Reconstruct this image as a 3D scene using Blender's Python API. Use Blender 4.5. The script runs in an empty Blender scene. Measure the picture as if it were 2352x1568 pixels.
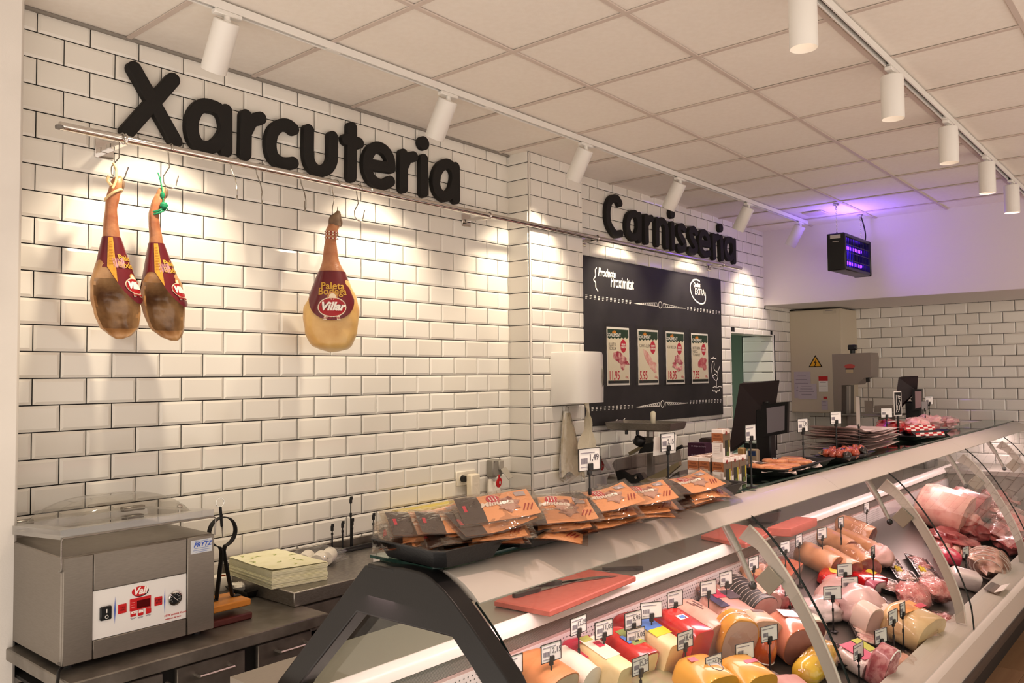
import bpy, bmesh, math, random
from mathutils import Vector, Matrix, Euler
from mathutils import noise as mnoise
SC = bpy.context.scene
COL = SC.collection
R = math.radians
PI = math.pi
rnd = random.Random(7)


def lin(h, a=1.0):
    h = h.lstrip('#')
    o = []
    for i in (0, 2, 4):
        v = int(h[i:i + 2], 16) / 255
        o.append(v / 12.92 if v <= .04045 else ((v + .055) / 1.055) ** 2.4)
    return (o[0], o[1], o[2], a)


# ---------------------------------------------------------------- camera
cam_d = bpy.data.cameras.new('camera')
cam = bpy.data.objects.new('camera', cam_d)
COL.objects.link(cam)
CR = Vector((0.649968,-0.759899,-0.009752))
CU = Vector((-0.024932,-0.034148,0.999106))
CD = Vector((0.759552,0.649144,0.041141))
m = Matrix((CR, CU, -CD)).transposed().to_4x4()
m.translation = Vector((-1.215095,-3.463426,1.765344))
cam.matrix_world = m
cam_d.sensor_width = 36
cam_d.lens = 29.0569
cam_d.clip_start = .05
cam_d.clip_end = 60
SC.camera = cam
# ---------------------------------------------------------------- world and exposure
w = bpy.data.worlds.new('world')
SC.world = w
w.use_nodes = True
w.node_tree.nodes['Background'].inputs[0].default_value = (1, .86, .74, 1)
w.node_tree.nodes['Background'].inputs[1].default_value = 1.62
SC.view_settings.view_transform = 'Standard'
SC.view_settings.look = 'None'
SC.view_settings.exposure = 0.0
SC.view_settings.gamma = 1
SC.view_settings.use_curve_mapping = False
SC.cycles.max_bounces = 7
SC.cycles.diffuse_bounces = 4
SC.cycles.glossy_bounces = 3
SC.cycles.transmission_bounces = 4
SC.cycles.transparent_max_bounces = 14
SC.cycles.caustics_reflective = False
SC.cycles.caustics_refractive = False
SC.cycles.sample_clamp_indirect = 4


def light(kind, name, loc, power, col, aim=None, **kw):
    d = bpy.data.lights.new(name, kind)
    d.energy = power
    d.color = col
    for k, v in kw.items():
        setattr(d, k, v)
    o = bpy.data.objects.new(name, d)
    o.location = loc
    if aim is not None:
        o.rotation_euler = (Vector(aim) - Vector(loc)).to_track_quat('-Z', 'Y').to_euler()
    COL.objects.link(o)
    return o


WARM = (1, .84, .63)
WALL_SPOTS = [(.45, 56), (1.645, 56), (2.81, 56), (3.95, 62), (5.07, 62), (6.15, 50)]
CASE_SPOTS = [.60, 1.69, 2.76, 3.79, 4.78, 5.62]
for x, p in WALL_SPOTS:
    light('SPOT', 'wall_spot_beam', (x, -.515, 2.945), p, WARM, aim=(x, -.02, 2.08), spot_size=R(82), spot_blend=.75, shadow_soft_size=.035)
for x in CASE_SPOTS:
    light('SPOT', 'case_spot_beam', (x, -2.37, 2.925), 62, (1, .69, .58), aim=(x, -2.37, 0), spot_size=R(84), spot_blend=.8, shadow_soft_size=.04)
for x in (1.0, 3.0, 5.0, 6.9):
    light('AREA', 'case_lamp', (x, -1.86, 1.215), 11, (1, .69, .67), aim=(x, -1.86, 0), shape='RECTANGLE', size=1.9, size_y=.10)
light('AREA', 'insect_lamp_glow', (6.06, -1.155, 2.77), 2.2, (.28, .10, 1), aim=(6.06, -3, 2.77), shape='RECTANGLE', size=.55, size_y=.2)
light('AREA', 'insect_lamp_top_glow', (6.06, -1.07, 2.93), 5, (.25, .12, 1), aim=(6.06, -1.07, 4), shape='RECTANGLE', size=.5, size_y=.06)
light('AREA', 'insect_lamp_back_glow', (6.06, -.985, 2.77), .8, (.28, .12, 1), aim=(6.06, 0, 2.77), shape='RECTANGLE', size=.55, size_y=.2)
light('AREA', 'back_room_lamp', (6.3, 1.0, 2.5), 9, (.95, 1, .9), aim=(6.3, 1.0, 0), shape='SQUARE', size=.5)

# ---------------------------------------------------------------- materials
MATS = {}


def mat(name, col, rough=.5, metal=0., noise=None, bump=None, coat=0., emit=None, alpha=1., trans=0., spec=.5, sub=0., ior=1.45):
    if name in MATS:
        return MATS[name]
    m = bpy.data.materials.new(name)
    m.use_nodes = True
    nt = m.node_tree
    b = nt.nodes['Principled BSDF']
    c = lin(col) if isinstance(col, str) else tuple(col)
    b.inputs['Base Color'].default_value = c
    b.inputs['Roughness'].default_value = rough
    b.inputs['Metallic'].default_value = metal
    b.inputs['IOR'].default_value = ior
    b.inputs['Specular IOR Level'].default_value = spec
    b.inputs['Coat Weight'].default_value = coat
    b.inputs['Coat Roughness'].default_value = .06
    b.inputs['Alpha'].default_value = alpha
    b.inputs['Transmission Weight'].default_value = trans
    if emit:
        b.inputs['Emission Color'].default_value = lin(emit[0])
        b.inputs['Emission Strength'].default_value = emit[1]
    if noise or bump:
        tc = nt.nodes.new('ShaderNodeTexCoord')
        mp = nt.nodes.new('ShaderNodeMapping')
        nt.links.new(tc.outputs['Object'], mp.inputs[0])
    if noise:     # (colour2, scale, low, high[, stretch])
        n = nt.nodes.new('ShaderNodeTexNoise')
        n.inputs['Scale'].default_value = noise[1]
        n.inputs['Detail'].default_value = 5
        if len(noise) > 4:
            mp.inputs['Scale'].default_value = noise[4]
        r = nt.nodes.new('ShaderNodeValToRGB')
        r.color_ramp.elements[0].position = noise[2]
        r.color_ramp.elements[1].position = noise[3]
        r.color_ramp.elements[0].color = c
        r.color_ramp.elements[1].color = lin(noise[0])
        nt.links.new(mp.outputs[0], n.inputs['Vector'])
        nt.links.new(n.outputs['Fac'], r.inputs[0])
        nt.links.new(r.outputs[0], b.inputs['Base Color'])
    if bump:      # (scale, strength)
        n2 = nt.nodes.new('ShaderNodeTexNoise')
        n2.inputs['Scale'].default_value = bump[0]
        n2.inputs['Detail'].default_value = 4
        bp = nt.nodes.new('ShaderNodeBump')
        bp.inputs['Strength'].default_value = bump[1]
        bp.inputs['Distance'].default_value = .01
        nt.links.new(mp.outputs[0], n2.inputs['Vector'])
        nt.links.new(n2.outputs['Fac'], bp.inputs['Height'])
        nt.links.new(bp.outputs[0], b.inputs['Normal'])
    MATS[name] = m
    return m


def film(name, tint='#ffffff', amount=.12, rough=.08, fres=.8, bump=None):
    """Thin clear sheet: mostly see-through, reflecting more at grazing angles."""
    if name in MATS:
        return MATS[name]
    m = bpy.data.materials.new(name)
    m.use_nodes = True
    nt = m.node_tree
    nt.nodes.remove(nt.nodes['Principled BSDF'])
    out = nt.nodes['Material Output']
    t = nt.nodes.new('ShaderNodeBsdfTransparent')
    t.inputs[0].default_value = lin(tint)
    g = nt.nodes.new('ShaderNodeBsdfGlossy')
    g.inputs['Roughness'].default_value = rough
    g.inputs[0].default_value = (.95, .95, .95, 1)
    fr = nt.nodes.new('ShaderNodeLayerWeight')
    fr.inputs[0].default_value = .5
    pw = nt.nodes.new('ShaderNodeMath')
    pw.operation = 'POWER'
    pw.inputs[1].default_value = 5
    ad = nt.nodes.new('ShaderNodeMath')
    ad.operation = 'MULTIPLY_ADD'
    ad.use_clamp = True
    ad.inputs[1].default_value = fres
    ad.inputs[2].default_value = amount
    nt.links.new(fr.outputs['Facing'], pw.inputs[0])
    nt.links.new(pw.outputs[0], ad.inputs[0])
    mx = nt.nodes.new('ShaderNodeMixShader')
    nt.links.new(ad.outputs[0], mx.inputs[0])
    nt.links.new(t.outputs[0], mx.inputs[1])
    nt.links.new(g.outputs[0], mx.inputs[2])
    nt.links.new(mx.outputs[0], out.inputs[0])
    if bump:
        tc = nt.nodes.new('ShaderNodeTexCoord')
        n2 = nt.nodes.new('ShaderNodeTexNoise')
        n2.inputs['Scale'].default_value = bump[0]
        bp = nt.nodes.new('ShaderNodeBump')
        bp.inputs['Strength'].default_value = bump[1]
        bp.inputs['Distance'].default_value = .01
        nt.links.new(tc.outputs['Object'], n2.inputs['Vector'])
        nt.links.new(n2.outputs['Fac'], bp.inputs['Height'])
        nt.links.new(bp.outputs[0], g.inputs['Normal'])
        nt.links.new(bp.outputs[0], fr.inputs['Normal'])
    MATS[name] = m
    return m


# ---------------------------------------------------------------- mesh helpers
def frame(p, x=None, z=None):
    """Matrix at p whose X axis points along x (or Z along z)."""
    if x is not None:
        q = Vector(x).to_track_quat('X', 'Z')
    else:
        q = Vector(z).to_track_quat('Z', 'Y')
    return Matrix.Translation(p) @ q.to_matrix().to_4x4()


def TR(loc=(0, 0, 0), rx=0, ry=0, rz=0, s=1):
    return Matrix.LocRotScale(Vector(loc), Euler((R(rx), R(ry), R(rz))), Vector((s, s, s)) if not isinstance(s, tuple) else Vector(s))


class MB:
    def __init__(self):
        self.v = []
        self.f = []
        self.m = []
        self.M = None

    def add(self, vs, fs, mi=0, M=None):
        o = len(self.v)
        for p in vs:
            p = Vector(p)
            if M is not None:
                p = M @ p
            if self.M is not None:
                p = self.M @ p
            self.v.append(p)
        for f in fs:
            self.f.append([i + o for i in f])
            self.m.append(mi)
        return self

    def box(self, c, s, b=0., mi=0, M=None):
        hx, hy, hz = s[0] / 2, s[1] / 2, s[2] / 2
        b = min(b, hx * .99, hy * .99, hz * .99)
        T = Matrix.Translation(c)
        if M is not None:
            T = M @ T
        if b <= 0:
            vs = [(x, y, z) for x in (-hx, hx) for y in (-hy, hy) for z in (-hz, hz)]
            fs = [(0, 1, 3, 2), (4, 6, 7, 5), (0, 4, 5, 1), (2, 3, 7, 6), (0, 2, 6, 4), (1, 5, 7, 3)]
            return self.add(vs, fs, mi, T)
        vs = []
        idx = {}
        for sx in (-1, 1):
            for sy in (-1, 1):
                for sz in (-1, 1):
                    for a in range(3):
                        p = [sx * hx, sy * hy, sz * hz]
                        for k in range(3):
                            if k != a:
                                p[k] -= (sx, sy, sz)[k] * b
                        idx[(sx, sy, sz, a)] = len(vs)
                        vs.append(p)
        fs = []
        for a in range(3):
            o1, o2 = [k for k in range(3) if k != a]
            for s_ in (-1, 1):
                q = []
                for (p1, p2) in ((-1, -1), (1, -1), (1, 1), (-1, 1)):
                    k = [0, 0, 0]
                    k[a] = s_
                    k[o1] = p1
                    k[o2] = p2
                    q.append(idx[(*k, a)])
                fs.append(q)
        for a in range(3):           # edges along axis a
            o1, o2 = [k for k in range(3) if k != a]
            for p1 in (-1, 1):
                for p2 in (-1, 1):
                    q = []
                    for (s_, w_) in ((-1, o1), (1, o1), (1, o2), (-1, o2)):
                        k = [0, 0, 0]
                        k[a] = s_
                        k[o1] = p1
                        k[o2] = p2
                        q.append(idx[(*k, w_)])
                    fs.append(q)
        for sx in (-1, 1):
            for sy in (-1, 1):
                for sz in (-1, 1):
                    fs.append([idx[(sx, sy, sz, a)] for a in range(3)])
        return self.add(vs, fs, mi, T)

    def rings(self, rings, mi=0, cap=True, closed=False, M=None, endmi=None):
        n = len(rings[0])
        vs = [p for r in rings for p in r]
        fs = []
        k = len(rings)
        for i in range(k if closed else k - 1):
            a, b = i * n, ((i + 1) % k) * n
            for j in range(n):
                j2 = (j + 1) % n
                fs.append((a + j, a + j2, b + j2, b + j))
        self.add(vs, fs, mi, M)
        if cap and not closed:
            self.add(list(rings[0]), [list(range(n))[::-1]], mi if endmi is None else endmi[0], M)
            self.add(list(rings[-1]), [list(range(n))], mi if endmi is None else endmi[1], M)
        return self

    def tube(self, path, r, n=8, mi=0, cap=True, closed=False, M=None):
        P = [Vector(p) for p in path]
        rs = r if isinstance(r, (list, tuple)) else [r] * len(P)
        t0 = (P[1] - P[0]).normalized()
        up = Vector((0, 0, 1)) if abs(t0.z) < .9 else Vector((1, 0, 0))
        side = t0.cross(up).normalized()
        rings = []
        for i, p in enumerate(P):
            if closed:
                t = (P[(i + 1) % len(P)] - P[i - 1]).normalized()
            else:
                t = (P[min(i + 1, len(P) - 1)] - P[max(i - 1, 0)]).normalized()
            side = (side - t * side.dot(t))
            if side.length < 1e-6:
                side = t.orthogonal()
            side.normalize()
            nn = side.cross(t)
            rings.append([p + (side * math.cos(2 * PI * k / n) + nn * math.sin(2 * PI * k / n)) * rs[i] for k in range(n)])
        return self.rings(rings, mi, cap, closed, M)

    def cyl(self, p0, p1, r0, r1=None, n=24, mi=0, cap=True, M=None):
        return self.tube([p0, p1], [r0, r0 if r1 is None else r1], n, mi, cap, False, M)

    def lathe(self, prof, n=32, mi=0, M=None, cap=True):
        rings = [[(r * math.cos(2 * PI * k / n), r * math.sin(2 * PI * k / n), z) for k in range(n)] for r, z in prof]
        return self.rings(rings, mi, cap, False, M)

    def prism(self, poly, d0, d1, M=None, mi=0, mside=None):
        """poly in local XY, extruded along Z from d0 to d1."""
        n = len(poly)
        vs = [(x, y, d0) for x, y in poly] + [(x, y, d1) for x, y in poly]
        self.add(vs, [list(range(n))[::-1], list(range(n, 2 * n))], mi, M)
        self.add(vs, [(i, (i + 1) % n, (i + 1) % n + n, i + n) for i in range(n)], mi if mside is None else mside, M)
        return self

    def grid(self, fn, nu, nv, mi=0, M=None, closeu=False):
        vs = [fn(i / nu if closeu else i / (nu), j / nv) for j in range(nv + 1) for i in range(nu + (0 if closeu else 1))]
        w_ = nu + (0 if closeu else 1)
        fs = []
        for j in range(nv):
            for i in range(nu):
                i2 = (i + 1) % w_ if closeu else i + 1
                fs.append((j * w_ + i, j * w_ + i2, (j + 1) * w_ + i2, (j + 1) * w_ + i))
        return self.add(vs, fs, mi, M)

    def ball(self, c, r, n=16, m=10, mi=0, M=None, jit=0, seed=0):
        rx, ry, rz = r if isinstance(r, (tuple, list)) else (r, r, r)
        rings = []
        for j in range(1, m):
            t = PI * j / m
            ring = []
            for i in range(n):
                a = 2 * PI * i / n
                d = Vector((math.sin(t) * math.cos(a), math.sin(t) * math.sin(a), -math.cos(t)))
                k = 1 + (jit * mnoise.noise(d * 2.2 + Vector((seed * 3.1, seed, 0))) if jit else 0)
                ring.append((c[0] + rx * d.x * k, c[1] + ry * d.y * k, c[2] + rz * d.z * k))
            rings.append(ring)
        self.rings(rings, mi, False, False, M)
        self.add([(c[0], c[1], c[2] - rz)] + rings[0], [(0, (i + 1) % n + 1, i + 1) for i in range(n)], mi, M)
        self.add([(c[0], c[1], c[2] + rz)] + rings[-1], [(0, i + 1, (i + 1) % n + 1) for i in range(n)], mi, M)
        return self

    def build(self, name, mats, parent=None, world=True, smooth=40, solid=None):
        me = bpy.data.meshes.new(name)
        off = wloc(parent) if (world and parent is not None) else Vector((0, 0, 0))
        me.from_pydata([p - off for p in self.v], [], self.f)
        if not isinstance(mats, (list, tuple)):
            mats = [mats]
        for q in mats:
            me.materials.append(q)
        me.polygons.foreach_set('material_index', self.m)
        me.validate()
        bm = bmesh.new()
        bm.from_mesh(me)
        bmesh.ops.remove_doubles(bm, verts=bm.verts, dist=1e-5)
        bmesh.ops.recalc_face_normals(bm, faces=bm.faces)
        bm.to_mesh(me)
        bm.free()
        if smooth:
            for p in me.polygons:
                p.use_smooth = True
            me.set_sharp_from_angle(angle=R(smooth))
        return link(name, me, parent)


def link(name, data, parent=None):
    o = bpy.data.objects.new(name, data)
    COL.objects.link(o)
    if parent is not None:
        o.parent = parent
    return o


def wloc(o):
    v = Vector((0, 0, 0))
    while o is not None:
        v += o.location
        o = o.parent
    return v


def tag(o, label=None, cat=None, group=None, kind=None):
    for k, v in (('label', label), ('category', cat), ('group', group), ('kind', kind)):
        if v:
            o[k] = v
    return o


def thing(name, label, cat, loc=(0, 0, 0), group=None, rz=0):
    o = bpy.data.objects.new(name, None)
    COL.objects.link(o)
    o.location = loc
    o.rotation_euler = (0, 0, R(rz))
    o.empty_display_size = .05
    return tag(o, label, cat, group)


KIDS = {}


def kids(o):
    return [c for c in COL.objects if c.parent == o]


def dup(o, parent=None):
    c = o.copy()
    COL.objects.link(c)
    if parent is not None:
        c.parent = parent
    for ch in o.children:
        dup(ch, c)
    return c


def place(o, loc, rot=(0, 0, 0), label=None, group=None, scale=None):
    o.location = loc
    o.rotation_euler = tuple(R(a) for a in rot)
    if scale:
        o.scale = (scale,) * 3 if not isinstance(scale, tuple) else scale
    if label:
        o['label'] = label
    if group:
        o['group'] = group
    return o


def text(body, size, M, m, parent=None, name='lettering', ext=.0004, align='CENTER', shear=0., sx=1., bold=0., valign='CENTER', world=True):
    cu = bpy.data.curves.new(name, 'FONT')
    cu.body = body
    cu.size = size
    cu.extrude = ext
    cu.align_x = align
    cu.align_y = valign
    cu.shear = shear
    cu.offset = bold
    cu.resolution_u = 3
    tmp = bpy.data.objects.new(name, cu)
    me = bpy.data.meshes.new_from_object(tmp)
    bpy.data.objects.remove(tmp)
    bpy.data.curves.remove(cu)
    me.materials.clear()
    me.materials.append(m)
    o = link(name, me, parent)
    M = M @ Matrix.Diagonal((sx, 1, 1, 1))
    if world and parent is not None:
        M = Matrix.Translation(-wloc(parent)) @ M
    o.matrix_local = M
    return o


def FY(p, roll=0):
    """Frame on a plane that faces -Y (the long tiled wall): X right, Y up."""
    return Matrix.Translation(p) @ Euler((R(90), 0, 0)).to_matrix().to_4x4() @ Matrix.Rotation(R(roll), 4, 'Z')


def FX(p, roll=0):
    """Frame on a plane that faces -X (the end wall): X towards -Y, Y up."""
    return Matrix.Translation(p) @ Euler((R(90), 0, R(-90))).to_matrix().to_4x4() @ Matrix.Rotation(R(roll), 4, 'Z')


def FZ(p, rz=0):
    return Matrix.Translation(p) @ Matrix.Rotation(R(rz), 4, 'Z')


def stroke(mb, pts, r, d0, d1, M, mi=0, n=8, closed=False):
    """A flat round-ended brush stroke of half-width r along pts (local XY), extruded from d0 to d1."""
    P = [Vector((a, b)) for a, b in pts]
    if closed:
        k = len(P)
        inner, outer = [], []
        for i in range(k):
            t = (P[(i + 1) % k] - P[i - 1]).normalized()
            nn = Vector((-t.y, t.x))
            inner.append(P[i] + nn * r)
            outer.append(P[i] - nn * r)
        vs = [(*p, z) for z in (d0, d1) for ring in (inner, outer) for p in ring]
        fs = []
        for i in range(k):
            j = (i + 1) % k
            fs += [(2 * k + i, 2 * k + j, 3 * k + j, 3 * k + i), (i, k + i, k + j, j), (i, j, 2 * k + j, 2 * k + i), (k + i, 3 * k + i, 3 * k + j, k + j)]
        return mb.add(vs, fs, mi, M)
    L, Rr = [], []
    for i in range(len(P)):
        a = P[max(i - 1, 0)]
        b = P[min(i + 1, len(P) - 1)]
        t = (b - a).normalized()
        nn = Vector((-t.y, t.x))
        L.append(P[i] + nn * r)
        Rr.append(P[i] - nn * r)
    t0 = (P[1] - P[0]).normalized()
    t1 = (P[-1] - P[-2]).normalized()
    a1 = math.atan2(t1.y, t1.x)
    a0 = math.atan2(t0.y, t0.x)
    cap1 = [P[-1] + Vector((math.cos(a1 + PI / 2 - PI * k / n), math.sin(a1 + PI / 2 - PI * k / n))) * r for k in range(1, n)]
    cap0 = [P[0] + Vector((math.cos(a0 - PI / 2 - PI * k / n), math.sin(a0 - PI / 2 - PI * k / n))) * r for k in range(1, n)]
    poly = L + cap1 + Rr[::-1] + cap0
    # quads along the body, fans at the ends
    nL = len(L)
    vs = [(*p, z) for z in (d0, d1) for p in poly]
    N = len(poly)
    fs = []
    for z in (0, N):
        for i in range(nL - 1):
            fs.append([z + i, z + i + 1, z + nL + (n - 1) + (nL - 2 - i), z + nL + (n - 1) + (nL - 1 - i)])
        e = [nL - 1] + list(range(nL, nL + n - 1)) + [nL + n - 1]
        fs.append([z + q for q in e])
        s_ = [N - (n - 1) - 1] + list(range(N - (n - 1), N)) + [0]
        fs.append([z + q for q in s_])
    fs += [(i, (i + 1) % N, (i + 1) % N + N, i + N) for i in range(N)]
    return mb.add(vs, fs, mi, M)


def arc(cx, cy, rx, ry, a0, a1, n=12):
    return [(cx + rx * math.cos(R(a0 + (a1 - a0) * i / n)), cy + ry * math.sin(R(a0 + (a1 - a0) * i / n))) for i in range(n + 1)]


def spline(pts, n=6):
    """Catmull-Rom through points (any dimension)."""
    P = [Vector(p) for p in pts]
    out = []
    for i in range(len(P) - 1):
        a, b, c, d = P[max(i - 1, 0)], P[i], P[i + 1], P[min(i + 2, len(P) - 1)]
        for k in range(n):
            t = k / n
            out.append(.5 * ((2 * b) + (c - a) * t + (2 * a - 5 * b + 4 * c - d) * t * t + (3 * b - 3 * c + d - a) * t ** 3))
    out.append(P[-1])
    return out


# shared materials
M_TILE = mat('glazed_white_tile', '#e9e5dc', .12, coat=.3)
M_TILE2 = mat('glazed_white_tile_b', '#e4dfd5', .14, coat=.3)
M_GROUT = mat('black_grout', '#0d0b0b', .9, noise=('#191615', 30, .3, .7))
M_PAINT = mat('white_paint', '#dcd7d0', .7, noise=('#e2ddd6', 6, .3, .7), bump=(180, .05))
M_CEIL = mat('mineral_fibre_panel', '#efe9e0', .9, noise=('#ebe4da', 40, .3, .7), bump=(260, .08))
M_TEE = mat('white_ceiling_bar', '#cdbfb5', .6)
M_STEEL = mat('brushed_steel', '#a09a92', .34, .85, noise=('#7f7a74', 60, .3, .7, (1, 1, 12)))
M_STEEL_D = mat('worn_steel', '#8b857c', .40, .75, noise=('#5f5850', 9, .35, .75), bump=(30, .05))
M_CHROME = mat('chrome', '#d8d4d0', .08, 1.)
M_ALU = mat('satin_aluminium', '#b9b4ae', .3, 1.)
M_BLACK = mat('black_plastic', '#0d0d0e', .35)
M_BLACKM = mat('matt_black', '#0b0a0a', .6)
M_WHITE = mat('white_plastic', '#e8e5df', .3)
M_LAMPW = mat('white_lacquer', '#e6e3dd', .35)
M_DARK = mat('dark_recess', '#15130f', .8)
M_RED = mat('red_plastic', '#c0191c', .35)
M_GLASS = film('clear_glass', '#f4faf7', .045, .02, .8)
M_CLING = film('cling_film', '#fbfbfb', .08, .12, .6, bump=(45, .6))
# ---------------------------------------------------------------- room shell
ZT = 3.12            # height of the first full grout line under the ceiling


def struct(name, mb, mats, parent=None, **k):
    o = mb.build(name, mats, parent, **k)
    if parent is None:
        o['kind'] = 'structure'
    return o


TILE_CACHE = {}


def tile_mesh(wd, hg, bl, br, bb, bt, mi):
    key = (round(wd, 3), round(hg, 3), bl, br, bb, bt, mi)
    if key not in TILE_CACHE:
        a, b = wd / 2, hg / 2
        e = .011
        d0, d1 = .0035, .0075
        x0, x1 = -a + (e if bl else .0015), a - (e if br else .0015)
        y0, y1 = -b + (e if bb else .0015), b - (e if bt else .0015)
        vs = []
        for (p0, p1, q0, q1, z) in ((-a, a, -b, b, 0), (-a, a, -b, b, d0), (x0, x1, y0, y1, d1)):
            vs += [(p0, q0, z), (p1, q0, z), (p1, q1, z), (p0, q1, z)]
        fs = [(8, 9, 10, 11)]
        for k in (0, 4):
            fs += [(k + i, k + (i + 1) % 4, k + 4 + (i + 1) % 4, k + 4 + i) for i in range(4)]
        me = bpy.data.meshes.new('tile')
        me.from_pydata(vs, [], fs)
        me.materials.append((M_TILE, M_TILE2)[mi])
        TILE_CACHE[key] = (me, vs, fs)
    return TILE_CACHE[key]


def cut(r, holes):
    """Trim rectangle r=(u0,u1,v0,v1) by the holes; None when nothing is left."""
    u0, u1, v0, v1 = r
    for a0, a1, b0, b1 in holes:
        if u0 < a1 and u1 > a0 and v0 < b1 and v1 > b0:
            opts = [(u0, min(u1, a0), v0, v1), (max(u0, a1), u1, v0, v1), (u0, u1, v0, min(v1, b0)), (u0, u1, max(v0, b1), v1)]
            u0, u1, v0, v1 = max(opts, key=lambda q: max(0, q[1] - q[0]) * max(0, q[3] - q[2]))
            if u1 - u0 < .006 or v1 - v0 < .006:
                return None
    return (u0, u1, v0, v1)


def tiles(parent, org, ux, nv, pitch, vp, rows, joint, bounds, holes=(), limit=300):
    """Bevelled tiles in running bond. joint(row) gives the u of one vertical joint in that row; v runs down from org."""
    ux, nv, org = Vector(ux), Vector(nv), Vector(org)
    up = Vector((0, 0, 1))
    base = Matrix((ux, up, nv)).transposed().to_4x4()
    g = .0023
    L = []
    for k in rows:
        j = joint(k)
        i0 = math.floor((bounds[0] - j) / pitch) - 1
        i1 = math.ceil((bounds[1] - j) / pitch) + 1
        for i in range(i0, i1):
            r0 = (j + i * pitch + g, j + (i + 1) * pitch - g, k * vp + g, (k + 1) * vp - g)
            r = (max(r0[0], bounds[0]), min(r0[1], bounds[1]), max(r0[2], bounds[2]), min(r0[3], bounds[3]))
            if r[1] - r[0] < .006 or r[3] - r[2] < .006:
                continue
            r = cut(r, holes)
            if r is None:
                continue
            L.append((r, (abs(r[0] - r0[0]) < 1e-6, abs(r[1] - r0[1]) < 1e-6, abs(r[3] - r0[3]) < 1e-6, abs(r[2] - r0[2]) < 1e-6)))
    rest = MB()
    off = wloc(parent)
    for q, (r, fl) in enumerate(L):
        me, vs, fs = tile_mesh(r[1] - r[0], r[3] - r[2], *fl, 0 if rnd.random() < .7 else 1)
        M = base.copy()
        M.translation = org + ux * ((r[0] + r[1]) / 2) - up * ((r[2] + r[3]) / 2)
        M = M @ Euler((rnd.gauss(0, .0035), rnd.gauss(0, .0035), 0)).to_matrix().to_4x4()
        if q < limit:
            o = link('tile', me, parent)
            o.matrix_local = Matrix.Translation(-off) @ M
        else:
            rest.add(vs, fs, 0, M)
    if rest.v:
        o = rest.build('tile_remainder', M_TILE, parent, smooth=0)
        o['kind'] = 'stuff'


# floor, with vinyl planks
fl = struct('floor', MB().box((4.5, -2.2, -.05), (9.4, 5.4, .1)), mat('vinyl_subfloor', '#a08468', .6))
PLANK = [mat('vinyl_plank_%s' % 'abc'[i], c, .42, noise=(d, 3.2, .3, .75, (.5, 6, 1)), bump=(40, .04)) for i, (c, d) in enumerate((('#a98465', '#967056'), ('#b18a69', '#9d785b'), ('#a37f5e', '#957052')))]
PM = {}
for i in range(8):
    for j in range(14):
        x0 = 2.6 + i * .62 + (.31 if j % 2 else 0)
        y0 = -2.30 - j * .16
        k = (i * 7 + j * 5) % 3
        if k not in PM:
            PM[k] = MB().box((0, 0, 0), (.618, .158, .004), .0008).build('plank', PLANK[k], fl)
            o = PM[k]
        else:
            o = PM[k].copy()
            COL.objects.link(o)
        o.location = (x0, y0, .002)

# main tiled wall
wb = struct('wall_back', MB().box((1.45, .05, 1.6), (3.1, .1, 3.4)), M_GROUT)
tiles(wb, (0, 0, ZT), (1, 0, 0), (0, -1, 0), .2, .1037, range(-1, 24), lambda k: .1 if k % 2 == 0 else 0., (-.30, 2.812, -.085, 2.5))
# chase behind the chalkboard, to the right of the pillar
wr = struct('wall_rear', MB().box((4.619, 0, 1.6), (2.478, .12, 3.4)).box((7.36, 0, 1.6), (1.12, .12, 3.4)).box((6.329, 0, 2.72), (.942, .12, 1.16)).box((6.329, 0, .45), (.942, .12, 1.09)), M_GROUT)
WIN = (5.858, 6.80, 1.0, 2.137)
tiles(wr, (3.6347, -.06, ZT - .0018 * -1), (1, 0, 0), (0, -1, 0), .2006, .1035, range(-1, 24), lambda k: 0. if k % 2 == 0 else .1003,
      (-.25, 4.1, -.06, 2.4), holes=[(WIN[0] - 3.6347, WIN[1] - 3.6347, ZT - WIN[3], ZT - WIN[2]), (-.1, 1.99, .53, 1.70), (2.97, 4.3, -.1, .69), (3.66, 4.3, .7, 1.74)])
# pillar
wp = struct('wall_pillar', MB().box((3.10, -.055, 1.6), (.574, .23, 3.4)), M_GROUT)
tiles(wp, (2.813, 0, ZT), (0, -1, 0), (-1, 0, 0), .4, .1037, range(-1, 24), lambda k: -.02, (.001, .166, -.07, 2.5))
PJ = (3.009,-0.17,3.148)[0], (2.944,-0.17,3.008)[0]
tiles(wp, (0, -.17, ZT), (1, 0, 0), (0, -1, 0), .2, .1037, range(-1, 24), lambda k: PJ[0] if k % 2 == 0 else PJ[1], (2.828, 3.384, -.065, 2.5))
MB().box((2.818, -.1735, 1.65), (.012, .012, 3.07), .003).build('corner_trim', mat('white_trim', '#ded8cf', .4), wp)
# end wall
we = struct('wall_end', MB().box((7.77, -4, 1.6), (.1, 8.2, 3.4)), M_GROUT)
tiles(we, (7.7188, -.6291, ZT - .6946), (0, -1, 0), (-1, 0, 0), .1998, .1031, range(-1, 18), lambda k: 0. if k % 2 == 0 else .0999, (-.57, 2.65, -.03, 1.85))
# bulkhead
wk = struct('wall_bulkhead', MB().box((7.165, -4.05, 2.83), (1.13, 8.0, .80), .004), mat('bulkhead_paint', '#dcd5d0', .7, bump=(150, .04)))
# white wall left of the tiles
wl = struct('wall_left', MB().box((-2.6, -.08, 1.65), (4.98, .25, 3.3), .012), M_PAINT)

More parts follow.
